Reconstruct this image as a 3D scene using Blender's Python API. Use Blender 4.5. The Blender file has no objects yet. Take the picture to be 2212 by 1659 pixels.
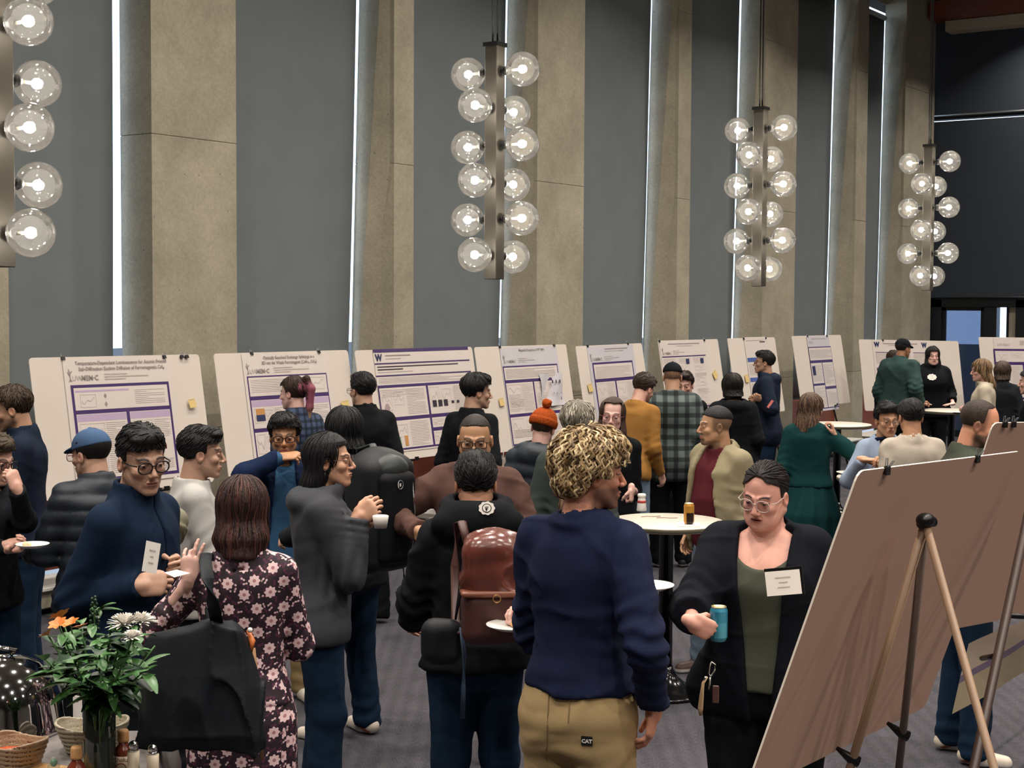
import bpy, math, random
import numpy as np
from mathutils import Vector, Matrix

C = bpy.context.scene.collection
SC = bpy.context.scene
random.seed(4)

# ------------------------------------------------------------------ camera
F = 3300.0                      # focal length in pixels of the 2212 x 1659 frame
CX, CY = 1106.0, 829.5
CAMH = 2.3                      # eye height
ROT = math.radians(55.3)        # angle between the view direction's right axis and the long wall
cR, sR = math.cos(ROT), math.sin(ROT)


def C2W(x, y, z=0.0):
    """camera-aligned ground coordinates (x right, y ahead) to room coordinates (x along the long wall)."""
    return Vector((x * cR + y * sR, -x * sR + y * cR, z))


PITCH = math.atan((CY - 655.0) / F)
ROLL = math.atan(0.005)
_f = C2W(0, math.cos(PITCH), -math.sin(PITCH))
_r0 = C2W(1, 0, 0)
_u0 = C2W(0, math.sin(PITCH), math.cos(PITCH))
_r = _r0 * math.cos(ROLL) + _u0 * math.sin(ROLL)
_u = _u0 * math.cos(ROLL) - _r0 * math.sin(ROLL)
CAMPOS = Vector((0, 0, CAMH))
cd = bpy.data.cameras.new('camera')
cam = bpy.data.objects.new('camera', cd)
C.objects.link(cam)
cam.matrix_world = Matrix(((_r.x, _u.x, -_f.x, 0), (_r.y, _u.y, -_f.y, 0), (_r.z, _u.z, -_f.z, CAMH), (0, 0, 0, 1)))
cd.sensor_fit = 'HORIZONTAL'
cd.sensor_width = 36
cd.lens = 36 * F / 2212
cd.clip_start = 0.05
cd.clip_end = 200
SC.camera = cam


def ray(px, py):
    return _f + _r * ((px - CX) / F) + _u * ((CY - py) / F)


def P(px, py, s):
    """the point seen at a pixel of the photo at the distance where a metre spans s pixels."""
    return CAMPOS + ray(px, py) * (F / s)


def PZ(px, py, z):
    d = ray(px, py)
    return CAMPOS + d * ((z - CAMH) / d.z)


def PW(px, py, y0):
    """point on the plane y = y0 (parallel to the long wall)."""
    d = ray(px, py)
    return CAMPOS + d * (y0 / d.y)


# ------------------------------------------------------------------ world, exposure
def lin(c):
    if isinstance(c, str):
        c = c.lstrip('#')
        c = [int(c[i:i + 2], 16) / 255 for i in (0, 2, 4)]
    return tuple((x / 12.92 if x <= 0.04045 else ((x + 0.055) / 1.055) ** 2.4) for x in c[:3])


w = bpy.data.worlds.new('world')
SC.world = w
w.use_nodes = True
bg = w.node_tree.nodes['Background']
bg.inputs[0].default_value = (*lin('#cfe0f5'), 1)
bg.inputs[1].default_value = 2.6
SC.view_settings.view_transform = 'Standard'
SC.view_settings.look = 'None'
SC.view_settings.gamma = 1
SC.view_settings.exposure = 0.55
SC.view_settings.use_curve_mapping = False
SC.cycles.use_denoising = True
SC.cycles.max_bounces = 7
SC.cycles.diffuse_bounces = 3
SC.cycles.glossy_bounces = 3
SC.cycles.transparent_max_bounces = 24
SC.cycles.sample_clamp_indirect = 4
SC.cycles.caustics_reflective = False
SC.cycles.caustics_refractive = False

CEIL = 7.5
WX0, WX1 = -4.5, 26.4           # room extents
WY0, WY1 = -9.0, 9.72


def light(name, kind, loc, energy, color, size=0.3, rot=(0, 0, 0), spread=None):
    l = bpy.data.lights.new(name, kind)
    l.energy = energy
    l.color = color
    if kind == 'AREA':
        l.shape = 'DISK'
        l.size = size
        if spread:
            l.spread = math.radians(spread)
    elif kind in ('POINT', 'SPOT'):
        l.shadow_soft_size = size
    o = bpy.data.objects.new(name, l)
    o.location = loc
    o.rotation_euler = rot
    C.objects.link(o)
    return o


# recessed ceiling lamps (their cans are built with the ceiling)
CANS = [(x, y) for x in (-1.5, 1.8, 5.2, 8.6, 12.0, 15.4, 18.8, 22.2, 25.4) for y in (-5.5, -2.4, 0.7, 3.8, 6.9)]
for cx_, cy_ in CANS:
    light('ceiling_lamp_light', 'AREA', (cx_, cy_, CEIL - 0.03), 62, lin('#fff4e8'), 0.22, spread=120)

# ------------------------------------------------------------------ materials
MATS = {}


def newmat(name):
    m = bpy.data.materials.new(name)
    m.use_nodes = True
    nt = m.node_tree
    return m, nt, nt.nodes['Principled BSDF']


def N(nt, t, **kw):
    n = nt.nodes.new(t)
    for k, v in kw.items():
        if k in n.inputs:
            n.inputs[k].default_value = v
        else:
            setattr(n, k, v)
    return n


def L(nt, a, b):
    nt.links.new(a, b)


def mat(name, col='#808080', rough=0.6, metal=0.0, var=0.0, vscale=8.0, bump=0.0, bscale=60.0, spec=0.5, emit=None, estr=0.0,
        sheen=0.0, attr=False, trans=0.0, alpha=1.0, stretch=None, coat=0.0):
    if name in MATS:
        return MATS[name]
    m, nt, b = newmat(name)
    c = (*lin(col), 1)
    b.inputs['Base Color'].default_value = c
    b.inputs['Roughness'].default_value = rough
    b.inputs['Metallic'].default_value = metal
    b.inputs['Specular IOR Level'].default_value = spec
    b.inputs['Coat Weight'].default_value = coat
    if sheen:
        b.inputs['Sheen Weight'].default_value = sheen
    if trans:
        b.inputs['Transmission Weight'].default_value = trans
    if alpha < 1:
        b.inputs['Alpha'].default_value = alpha
    if emit:
        b.inputs['Emission Color'].default_value = (*lin(emit), 1)
        b.inputs['Emission Strength'].default_value = estr
    tc = N(nt, 'ShaderNodeTexCoord')
    src = tc.outputs['Object']
    if stretch:
        mp = N(nt, 'ShaderNodeMapping')
        mp.inputs['Scale'].default_value = stretch
        L(nt, src, mp.inputs[0])
        src = mp.outputs[0]
    if attr:
        at = N(nt, 'ShaderNodeVertexColor', layer_name='Col')
        base = at.outputs[0]
    else:
        base = None
    if var:
        no = N(nt, 'ShaderNodeTexNoise', Scale=vscale, Detail=4.0, Roughness=0.6)
        L(nt, src, no.inputs['Vector'])
        mr = N(nt, 'ShaderNodeMapRange')
        mr.inputs[1].default_value = 0.3
        mr.inputs[2].default_value = 0.7
        mr.inputs[3].default_value = 1 - var
        mr.inputs[4].default_value = 1 + var
        L(nt, no.outputs[0], mr.inputs[0])
        mx = N(nt, 'ShaderNodeMix', data_type='RGBA', blend_type='MULTIPLY')
        mx.inputs[0].default_value = 1
        if base:
            L(nt, base, mx.inputs[6])
        else:
            mx.inputs[6].default_value = c
        L(nt, mr.outputs[0], mx.inputs[7])
        base = mx.outputs[2]
    if base:
        L(nt, base, b.inputs['Base Color'])
    if bump:
        no = N(nt, 'ShaderNodeTexNoise', Scale=bscale, Detail=3.0)
        L(nt, src, no.inputs['Vector'])
        bp = N(nt, 'ShaderNodeBump', Strength=bump, Distance=0.01)
        L(nt, no.outputs[0], bp.inputs['Height'])
        L(nt, bp.outputs[0], b.inputs['Normal'])
    MATS[name] = m
    return m


# ------------------------------------------------------------------ mesh building
class MB:
    def __init__(s):
        s.v, s.f, s.m, s.mats, s.sm = [], [], [], [], []

    def mi(s, m):
        if m not in s.mats:
            s.mats.append(m)
        return s.mats.index(m)

    def add(s, vs, fs, m, smooth=False, T=None):
        o = len(s.v)
        if T is not None:
            vs = [T @ Vector(p) for p in vs]
        s.v += [tuple(p) for p in vs]
        s.f += [tuple(i + o for i in f) for f in fs]
        k = s.mi(m)
        s.m += [k] * len(fs)
        s.sm += [smooth] * len(fs)

    def box(s, c, d, m, T=None, bev=0.0):
        x, y, z = (k / 2 for k in d)
        if bev:
            b = min(bev, x * .9, y * .9, z * .9)
            vs, pts = [], []
            for sx in (-1, 1):
                for sy in (-1, 1):
                    for sz in (-1, 1):
                        vs += [(c[0] + sx * x, c[1] + sy * (y - b), c[2] + sz * (z - b)), (c[0] + sx * (x - b), c[1] + sy * y, c[2] + sz * (z - b)),
                               (c[0] + sx * (x - b), c[1] + sy * (y - b), c[2] + sz * z)]
            idx = lambda a, bb, cc, k: ((a > 0) * 4 + (bb > 0) * 2 + (cc > 0)) * 3 + k
            fs = []
            for a in (-1, 1):
                q = [idx(a, -1, -1, 0), idx(a, 1, -1, 0), idx(a, 1, 1, 0), idx(a, -1, 1, 0)]
                fs.append(q if a > 0 else q[::-1])
                q = [idx(-1, a, -1, 1), idx(1, a, -1, 1), idx(1, a, 1, 1), idx(-1, a, 1, 1)]
                fs.append(q if a < 0 else q[::-1])
                q = [idx(-1, -1, a, 2), idx(1, -1, a, 2), idx(1, 1, a, 2), idx(-1, 1, a, 2)]
                fs.append(q if a > 0 else q[::-1])
            for a in (-1, 1):
                for bb in (-1, 1):
                    q = [idx(a, bb, -1, 0), idx(a, bb, 1, 0), idx(a, bb, 1, 1), idx(a, bb, -1, 1)]
                    fs.append(q if a * bb < 0 else q[::-1])
                    q = [idx(a, -1, bb, 0), idx(a, 1, bb, 0), idx(a, 1, bb, 2), idx(a, -1, bb, 2)]
                    fs.append(q if a * bb > 0 else q[::-1])
                    q = [idx(-1, a, bb, 1), idx(1, a, bb, 1), idx(1, a, bb, 2), idx(-1, a, bb, 2)]
                    fs.append(q if a * bb < 0 else q[::-1])
                    for cc in (-1, 1):
                        q = [idx(a, bb, cc, 0), idx(a, bb, cc, 1), idx(a, bb, cc, 2)]
                        fs.append(q if a * bb * cc > 0 else q[::-1])
            s.add(vs, fs, m, False, T)
            return
        vs = [(c[0] + a * x, c[1] + b * y, c[2] + g * z) for a in (-1, 1) for b in (-1, 1) for g in (-1, 1)]
        s.add(vs, [(0, 1, 3, 2), (4, 6, 7, 5), (0, 4, 5, 1), (2, 3, 7, 6), (0, 2, 6, 4), (1, 5, 7, 3)], m, False, T)

    def quad(s, pts, m, T=None):
        s.add(pts, [tuple(range(len(pts)))], m, False, T)

    def tube(s, pts, r, m, n=8, T=None, cap=True, flat=1.0, closed=False):
        pts = [Vector(p) for p in pts]
        K = len(pts)
        rs = r if isinstance(r, (list, tuple)) else [r] * K
        up = Vector((0, 0, 1))
        vs = []
        for i, p in enumerate(pts):
            if closed:
                d = pts[(i + 1) % K] - pts[i - 1]
            else:
                d = pts[min(i + 1, K - 1)] - pts[max(i - 1, 0)]
            d.normalize()
            a = d.cross(up)
            if a.length < 0.05:
                a = d.cross(Vector((0, 1, 0)))
            a.normalize()
            b = a.cross(d).normalized()
            for k in range(n):
                t = 2 * math.pi * k / n + math.pi / n
                vs.append(p + (a * math.cos(t) + b * math.sin(t) * flat) * rs[i])
        fs = []
        R = K if closed else K - 1
        for i in range(R):
            for k in range(n):
                j = (i + 1) % K
                fs.append((i * n + k, i * n + (k + 1) % n, j * n + (k + 1) % n, j * n + k))
        if cap and not closed:
            fs.append(tuple(range(n))[::-1])
            fs.append(tuple((K - 1) * n + k for k in range(n)))
        s.add(vs, fs, m, n > 5, T)

    def lathe(s, prof, m, n=24, T=None, smooth=True, arc=None):
        """prof: list of (r, z), bottom to top."""
        vs, fs = [], []
        for r, z in prof:
            for k in range(n):
                a = 2 * math.pi * k / n
                vs.append((r * math.cos(a), r * math.sin(a), z))
        for i in range(len(prof) - 1):
            for k in range(n):
                fs.append((i * n + k, i * n + (k + 1) % n, (i + 1) * n + (k + 1) % n, (i + 1) * n + k))
        if prof[0][0] > 1e-5:
            fs.append(tuple(range(n))[::-1])
        if prof[-1][0] > 1e-5:
            fs.append(tuple((len(prof) - 1) * n + k for k in range(n)))
        s.add(vs, fs, m, smooth, T)

    def sphere(s, c, r, m, n=16, T=None, sc=(1, 1, 1)):
        vs, fs = [], []
        R = n // 2
        for i in range(R + 1):
            t = math.pi * i / R
            for k in range(n):
                a = 2 * math.pi * k / n
                vs.append((c[0] + r * sc[0] * math.sin(t) * math.cos(a), c[1] + r * sc[1] * math.sin(t) * math.sin(a), c[2] - r * sc[2] * math.cos(t)))
        for i in range(R):
            for k in range(n):
                fs.append((i * n + k, i * n + (k + 1) % n, (i + 1) * n + (k + 1) % n, (i + 1) * n + k))
        s.add(vs, fs, m, True, T)

    def text(s, body, size, m, T, depth=0.0006, align='LEFT', font=None, bold=0.0):
        cu = bpy.data.curves.new('t', 'FONT')
        cu.body = body
        cu.size = size
        cu.align_x = align
        cu.extrude = depth
        cu.offset = bold
        cu.resolution_u = 2
        o = bpy.data.objects.new('t', cu)
        me = bpy.data.meshes.new_from_object(o)
        s.add([v.co for v in me.vertices], [tuple(p.vertices) for p in me.polygons], m, False, T)
        bpy.data.objects.remove(o)
        bpy.data.curves.remove(cu)
        bpy.data.meshes.remove(me)

    def build(s, name, parent=None, loc=None):
        me = bpy.data.meshes.new(name)
        me.from_pydata(s.v, [], s.f)
        for m in s.mats:
            me.materials.append(m)
        me.polygons.foreach_set('material_index', s.m)
        me.polygons.foreach_set('use_smooth', s.sm)
        me.update()
        o = bpy.data.objects.new(name, me)
        C.objects.link(o)
        if parent:
            o.parent = parent
        if loc is not None:
            o.location = loc
        return o


def empty(name, loc=(0, 0, 0), M=None):
    o = bpy.data.objects.new(name, None)
    o.empty_display_size = 0.1
    C.objects.link(o)
    if M is not None:
        o.matrix_world = M
    else:
        o.location = loc
    return o


def tag(o, label, cat, group=None):
    o['label'] = label
    o['category'] = cat
    if group:
        o['group'] = group
    return o


def struct(o):
    o['kind'] = 'structure'
    return o


def Tm(loc, x, y, z):
    return Matrix(((x[0], y[0], z[0], loc[0]), (x[1], y[1], z[1], loc[1]), (x[2], y[2], z[2], loc[2]), (0, 0, 0, 1)))


def facing(loc, yaw):
    """matrix whose +Y looks yaw degrees clockwise from 'away from the camera' (0 away, 90 photo right, 180 to the camera)."""
    a = math.radians(yaw)
    y = C2W(math.sin(a), math.cos(a))
    x = C2W(math.cos(a), -math.sin(a))
    return Tm(loc, x, y, (0, 0, 1))
# ------------------------------------------------------------------ the room
def concrete():
    m, nt, b = newmat('concrete')
    tc = N(nt, 'ShaderNodeTexCoord')
    n1 = N(nt, 'ShaderNodeTexNoise', Scale=1.3, Detail=6.0, Roughness=0.65)
    n2 = N(nt, 'ShaderNodeTexNoise', Scale=38.0, Detail=4.0, Roughness=0.7)
    v = N(nt, 'ShaderNodeTexVoronoi', Scale=7.0, Randomness=1.0)
    for n in (n1, n2, v):
        L(nt, tc.outputs['Object'], n.inputs['Vector'])
    cr = N(nt, 'ShaderNodeValToRGB')
    cr.color_ramp.elements[0].position = 0.3
    cr.color_ramp.elements[0].color = (*lin('#8f8a78'), 1)
    cr.color_ramp.elements[1].position = 0.72
    cr.color_ramp.elements[1].color = (*lin('#b3ab97'), 1)
    L(nt, n1.outputs[0], cr.inputs[0])
    mr = N(nt, 'ShaderNodeMapRange')
    for i, k in enumerate((0.3, 0.7, 0.86, 1.1)):
        mr.inputs[i + 1].default_value = k
    L(nt, n2.outputs[0], mr.inputs[0])
    mx = N(nt, 'ShaderNodeMix', data_type='RGBA', blend_type='MULTIPLY')
    mx.inputs[0].default_value = 1
    L(nt, cr.outputs[0], mx.inputs[6])
    L(nt, mr.outputs[0], mx.inputs[7])
    # small air holes
    mr2 = N(nt, 'ShaderNodeMapRange')
    for i, k in enumerate((0.03, 0.06, 0.45, 1.0)):
        mr2.inputs[i + 1].default_value = k
    L(nt, v.outputs['Distance'], mr2.inputs[0])
    mx2 = N(nt, 'ShaderNodeMix', data_type='RGBA', blend_type='MULTIPLY')
    mx2.inputs[0].default_value = 1
    L(nt, mx.outputs[2], mx2.inputs[6])
    L(nt, mr2.outputs[0], mx2.inputs[7])
    L(nt, mx2.outputs[2], b.inputs['Base Color'])
    bp = N(nt, 'ShaderNodeBump', Strength=0.35, Distance=0.01)
    L(nt, n2.outputs[0], bp.inputs['Height'])
    L(nt, bp.outputs[0], b.inputs['Normal'])
    b.inputs['Roughness'].default_value = 0.85
    return m


def carpet():
    m, nt, b = newmat('carpet')
    tc = N(nt, 'ShaderNodeTexCoord')
    mp = N(nt, 'ShaderNodeMapping')
    mp.inputs['Rotation'].default_value = (0, 0, math.radians(-35))
    L(nt, tc.outputs['Object'], mp.inputs[0])
    sx = N(nt, 'ShaderNodeSeparateXYZ')
    L(nt, mp.outputs[0], sx.inputs[0])
    # wavy woven bands
    n0 = N(nt, 'ShaderNodeTexNoise', Scale=7.0, Detail=2.0)
    L(nt, mp.outputs[0], n0.inputs['Vector'])
    a = N(nt, 'ShaderNodeMath', operation='MULTIPLY_ADD')
    L(nt, n0.outputs[0], a.inputs[0])
    a.inputs[1].default_value = 0.05
    L(nt, sx.outputs[1], a.inputs[2])
    wv = N(nt, 'ShaderNodeMath', operation='SINE')
    sc = N(nt, 'ShaderNodeMath', operation='MULTIPLY')
    sc.inputs[1].default_value = 2 * math.pi / 0.085
    L(nt, a.outputs[0], sc.inputs[0])
    L(nt, sc.outputs[0], wv.inputs[0])
    mp2 = N(nt, 'ShaderNodeMapping')
    mp2.inputs['Scale'].default_value = (30, 160, 1)
    L(nt, mp.outputs[0], mp2.inputs[0])
    n1 = N(nt, 'ShaderNodeTexNoise', Scale=1.0, Detail=5.0, Roughness=0.7)
    L(nt, mp2.outputs[0], n1.inputs['Vector'])
    n2 = N(nt, 'ShaderNodeTexNoise', Scale=3.0, Detail=3.0)
    L(nt, tc.outputs['Object'], n2.inputs['Vector'])
    s1 = N(nt, 'ShaderNodeMath', operation='MULTIPLY_ADD')
    L(nt, wv.outputs[0], s1.inputs[0])
    s1.inputs[1].default_value = 0.045
    L(nt, n1.outputs[0], s1.inputs[2])
    s2 = N(nt, 'ShaderNodeMath', operation='MULTIPLY_ADD')
    L(nt, n2.outputs[0], s2.inputs[0])
    s2.inputs[1].default_value = 0.35
    L(nt, s1.outputs[0], s2.inputs[2])
    cr = N(nt, 'ShaderNodeValToRGB')
    cr.color_ramp.elements[0].position = 0.42
    cr.color_ramp.elements[0].color = (*lin('#2c2b31'), 1)
    cr.color_ramp.elements[1].position = 0.95
    cr.color_ramp.elements[1].color = (*lin('#545258'), 1)
    L(nt, s2.outputs[0], cr.inputs[0])
    L(nt, cr.outputs[0], b.inputs['Base Color'])
    bp = N(nt, 'ShaderNodeBump', Strength=0.5, Distance=0.01)
    L(nt, s1.outputs[0], bp.inputs['Height'])
    L(nt, bp.outputs[0], b.inputs['Normal'])
    b.inputs['Roughness'].default_value = 0.95
    b.inputs['Specular IOR Level'].default_value = 0.2
    return m


M_CON = concrete()
M_CAR = carpet()
M_BLIND = mat('blind_fabric', '#6f777a', 0.8, var=0.05, vscale=3, bump=0.05, bscale=400)
M_BLINDSHADE = mat('shaded_blind_fabric', '#28303b', 0.8, var=0.05, vscale=3)  # the dark colour stands in for the lack of light at the end wall
M_WOOD = mat('cherry_panel', '#6e3422', 0.45, var=0.2, vscale=2.2, stretch=(1, 1, 9), bump=0.04)
M_DARK = mat('black_metal', '#16181b', 0.4, 0.6)
M_FRAME = mat('window_frame', '#22262a', 0.45, 0.5)
M_PLAST = mat('ceiling_paint', '#8a8478', 0.9)
M_WALLP = mat('wall_paint', '#6f6a64', 0.9, var=0.05)
M_ALU = mat('aluminium', '#b9bdbf', 0.35, 0.9)
M_SILL = mat('white_rim_daylit_ledge', '#d9d8d3', 0.5)  # plain white on lamp rims; on ledge tops it stands for daylight

mgl, nt, b = newmat('window_glass')
nt.nodes.remove(b)
out = nt.nodes['Material Output']
tr = N(nt, 'ShaderNodeBsdfTransparent')
tr.inputs[0].default_value = (0.88, 0.94, 1.0, 1)
gl = N(nt, 'ShaderNodeBsdfGlossy')
gl.inputs['Roughness'].default_value = 0.05
fr = N(nt, 'ShaderNodeFresnel', IOR=1.45)
mx = N(nt, 'ShaderNodeMixShader')
L(nt, fr.outputs[0], mx.inputs[0])
L(nt, tr.outputs[0], mx.inputs[1])
L(nt, gl.outputs[0], mx.inputs[2])
L(nt, mx.outputs[0], out.inputs[0])
M_GLASS = mgl

YF, YB, YG = 9.25, 9.588, 9.578        # pier fronts, blinds, glass

fl = MB()
fl.box(((WX0 + WX1) / 2, (WY0 + WY1) / 2, -0.05), (WX1 - WX0, WY1 - WY0, 0.1), M_CAR)
struct(fl.build('floor'))
ce = MB()
ce.box(((WX0 + WX1) / 2, (WY0 + WY1) / 2, CEIL + 0.06), (WX1 - WX0, WY1 - WY0, 0.12), M_PLAST)
ceil_o = struct(ce.build('ceiling'))
M_LAMPFACE = mat('lamp_face', '#fff3e0', emit='#fff0dc', estr=3.0)
for i, (x, y) in enumerate(CANS):
    c = MB()
    c.lathe([(0.15, 0.0), (0.17, -0.015), (0.13, -0.015), (0.12, 0.0)], M_SILL, 20)
    o = c.build('ceiling_lamp', loc=(x, y, CEIL))
    c2 = MB()
    c2.lathe([(0.0, -0.004), (0.12, -0.004)], M_LAMPFACE, 20)
    c2.build('lamp_face', o)
    o.parent = ceil_o
# two brown beams and a white duct at the far end of the ceiling
bm = MB()
bm.box((26.0, 1.5, CEIL - 0.17), (0.5, 15.4, 0.3), M_WOOD)
struct(bm.build('trim_1'))
bm = MB()
bm.box((26.2, 2.0, CEIL - 0.42), (0.4, 14.0, 0.18), mat('cream_beam', '#a89f8b', 0.8))
struct(bm.build('trim_2'))

# long wall of piers, windows and roller blinds
PIERS = [(6.55, 6.99), (8.35, 9.28), (11.37, 11.67), (13.82, 14.77), (16.98, 17.31), (19.46, 20.52), (22.75, 23.19), (24.83, 26.25)]
PIERS = [(5.2, 6.1) if False else (-4.3, -3.4), (-1.4, -1.1), (1.0, 1.9), (3.7, 4.0)] + PIERS
wl = MB()
wl.box(((WX0 + WX1) / 2, 9.75, 0.09), (WX1 - WX0, 0.3, 0.18), M_DARK)
wl.box(((WX0 + WX1) / 2, 9.75, CEIL - 0.06), (WX1 - WX0, 0.3, 0.24), M_CON)
wall = struct(wl.build('wall_left'))
for i, (a, b_) in enumerate(PIERS):
    pm = MB()
    # the window-side corner splays towards the floor; formwork joints split the shaft into lifts
    yb = 9.615
    tp = 0.0 if abs(a - 8.35) < .01 else (.26 if b_ - a < .6 else .22)
    sp = lambda z, e: [(a + e, YF + e, z), (b_ - e, YF + e, z), (b_ - e, yb, z), (a - tp * (1 - z / CEIL) + e, yb, z)]
    for z0, z1 in ((0, 1.25), (1.254, 3.62), (3.624, 5.95), (5.954, CEIL)):
        vs = sp(z0, .004) + sp(z0 + .004, 0) + sp(z1 - .004, 0) + sp(z1, .004)
        fs = [(3, 2, 1, 0), (12, 13, 14, 15)]
        for r_ in range(3):
            fs += [(r_ * 4 + q, r_ * 4 + (q + 1) % 4, r_ * 4 + 4 + (q + 1) % 4, r_ * 4 + 4 + q) for q in range(4)]
        pm.add(vs, fs, M_CON)
    core = sp(0, .008) + sp(CEIL - .01, .008)
    pm.add(core, [(3, 2, 1, 0), (4, 5, 6, 7), (0, 1, 5, 4), (1, 2, 6, 5), (2, 3, 7, 6), (3, 0, 4, 7)], M_CON)
    pm.build('pier', wall)
ends = [WX0 - 0.0] + [v for p in PIERS for v in p] + [WX1]
bays = [(ends[k], ends[k + 1]) for k in range(0, len(ends), 2)]
ZW = 0.62                               # bottom edge of the blinds
wn = 0
names = ['cut by the left edge of the photo', 'behind the leftmost globe chandelier', 'between the first wide pier and the next thin pier',
         'behind the large twelve-globe chandelier', 'just right of the wide pier beside the large chandelier', 'just left of the third chandelier',
         'just right of the third chandelier', 'narrowest of all, just left of the farthest chandelier', 'at the dark corner']
for k, (a, b_) in enumerate(bays):
    if b_ - a < 0.2:
        continue
    wn += 1
    wf = MB()
    wf.box(((a + b_) / 2, YG + 0.03, ZW - 0.36), (b_ - a, 0.06, 0.06), M_FRAME)
    for x in (a + 0.03,):
        wf.box((x, YG + 0.03, CEIL / 2 - 0.1), (0.06, 0.06, CEIL - 0.4), M_FRAME)
    wo = struct(wf.build('window_%d' % wn))
    g = MB()
    g.quad([(a + .002, YG + 0.022, ZW - .33), (b_ - .002, YG + 0.022, ZW - .33), (b_ - .002, YG + 0.022, CEIL - .2), (a + .002, YG + 0.022, CEIL - .2)], M_GLASS)
    g.build('pane', wo)
    # low timber panel and concrete ledge, its top painted white for daylight
    pn = MB()
    pn.box(((a + b_) / 2, 9.52, 0.56), (b_ - a, 0.1, 0.62), M_WOOD, bev=0.004)
    struct(pn.build('trim_%d' % (2 + wn)))
    lg = MB()
    lg.box(((a + b_) / 2, 9.30, 0.13), (b_ - a, 0.42, 0.16), M_CON, bev=0.01)
    lg.box(((a + b_) / 2, 9.27, 0.20), (b_ - a, 0.44, 0.03), M_SILL, bev=0.006)
    lg.box(((a + b_) / 2, 9.34, 0.03), (b_ - a, 0.3, 0.06), M_DARK)
    struct(lg.build('baseboard_%d' % wn))
    # the blind hangs a little off plumb, leaving a slit of daylight at its far edge
    bl = MB()
    x0, zt, zb = a + 0.02, CEIL - 0.45, ZW + 0.26
    g0, g1 = (0.05, 0.10) if (b_ - a) > 1.3 else (0.04, 0.07)
    if a > 6:
        g0, g1 = (0.075, 0.125) if a < 16 else (0.10, 0.15)
    tpn = 0.0 if abs(b_ - 8.35) < .01 or k >= len(PIERS) else (.26 if PIERS[k][1] - PIERS[k][0] < .6 else .22)
    xt = b_ - g0 - tpn * (1 - zt / CEIL)
    xb = b_ - (g1 * .62 if tpn else g1) - tpn * (1 - zb / CEIL)
    nx = 8
    vs, fs = [], []
    for j in range(9):
        z = zt + (zb - zt) * j / 8
        xr = xt + (xb - xt) * j / 8
        for i in range(nx + 1):
            x = x0 + (xr - x0) * i / nx
            vs.append((x, YB + 0.006 * math.sin(i * 1.3 + k) + 0.004 * math.sin(j), z))
    for j in range(8):
        for i in range(nx):
            q = j * (nx + 1) + i
            fs.append((q, q + 1, q + nx + 2, q + nx + 1))
    bl.add(vs, fs, M_BLIND, True)
    bo = bl.build('fabric')
    bo.modifiers.new('t', 'SOLIDIFY').thickness = 0.003
    root = empty('roller_blind', (0, 0, 0)) if b_ > 6 else empty('blind', (0, 0, 0))
    bo.parent = root
    tb = MB()
    tb.tube([(x0, YB, zt + 0.03), (xt, YB, zt + 0.03)], 0.045, M_ALU, 14)
    tb.build('roller_tube', root)
    bb = MB()
    bb.tube([(x0, YB, zb), (xb, YB, zb)], 0.012, M_FRAME, 8)
    bb.build('bottom_bar', root)
    if b_ > 6:
        tag(root, 'tall grey roller blind ' + names[len([v for v in bays[:k] if v[1] > 6])], 'blind', 'grey roller blinds of the long wall')
    else:
        root.parent = wo

# unseen sides of the hall
for nm, c, d in (('wall_right', ((WX0 + WX1) / 2, WY0 - 0.1, CEIL / 2), (WX1 - WX0, 0.2, CEIL)),
                 ('wall_back', (WX0 - 0.1, (WY0 + WY1) / 2, CEIL / 2), (0.2, WY1 - WY0, CEIL))):
    q = MB()
    q.box(c, d, M_WALLP)
    struct(q.build(nm))

# end wall: dark framed glazing with shade-darkened blinds above, tinted glass door below
XE = 26.35
M_TINT, nt, b = newmat('blue_tinted_glass')
nt.nodes.remove(b)
tr = N(nt, 'ShaderNodeBsdfTransparent')
tr.inputs[0].default_value = (0.26, 0.30, 0.37, 1)
gl = N(nt, 'ShaderNodeBsdfGlossy')
gl.inputs['Roughness'].default_value = 0.12
mx = N(nt, 'ShaderNodeMixShader')
mx.inputs[0].default_value = 0.06
L(nt, tr.outputs[0], mx.inputs[1])
L(nt, gl.outputs[0], mx.inputs[2])
L(nt, mx.outputs[0], nt.nodes['Material Output'].inputs[0])
ew = MB()
ew.box((XE + 0.1, -1.4 + 0.2, CEIL / 2), (0.2, 15.2, CEIL), M_FRAME)          # right of the doors (out of view)
ew.box((XE + 0.1, 9.4, 1.2), (0.2, 0.62, 2.4), M_FRAME)                         # next to the last pier
ew.box((XE + 0.1, 8.05, 2.35), (0.2, 3.3, 0.16), M_FRAME)                       # transom
ew.box((XE + 0.1, 8.23, 1.14), (0.2, 0.22, 2.28), M_FRAME)                      # between the leaves
ew.box((XE + 0.1, 7.55, 1.2), (0.2, 0.5, 2.4), M_FRAME)
ew.box((XE + 0.1, 8.05, CEIL - 0.12), (0.2, 3.3, 0.24), M_FRAME)
ew.box((XE + 0.1, 8.05, 5.56), (0.2, 3.3, 0.05), M_FRAME)
endw = struct(ew.build('wall_end'))
dr = MB()
dr.box((XE + 0.08, 9.06, 1.14), (0.06, 0.06, 2.26), M_FRAME)
dr.box((XE + 0.08, 8.38, 1.14), (0.06, 0.06, 2.26), M_FRAME)
dr.box((XE + 0.08, 8.72, 2.24), (0.06, 0.74, 0.06), M_FRAME)
dr.box((XE + 0.08, 8.72, 0.06), (0.06, 0.74, 0.12), M_FRAME)
door = struct(dr.build('door_1'))
q = MB()
q.box((XE + 0.08, 8.72, 1.17), (0.012, 0.66, 2.1), M_TINT)
q.build('pane', door)
q = MB()
q.box((XE + 0.02, 8.45, 1.05), (0.03, 0.03, 0.5), M_ALU)
q.build('handle', door)
q = MB()
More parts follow.
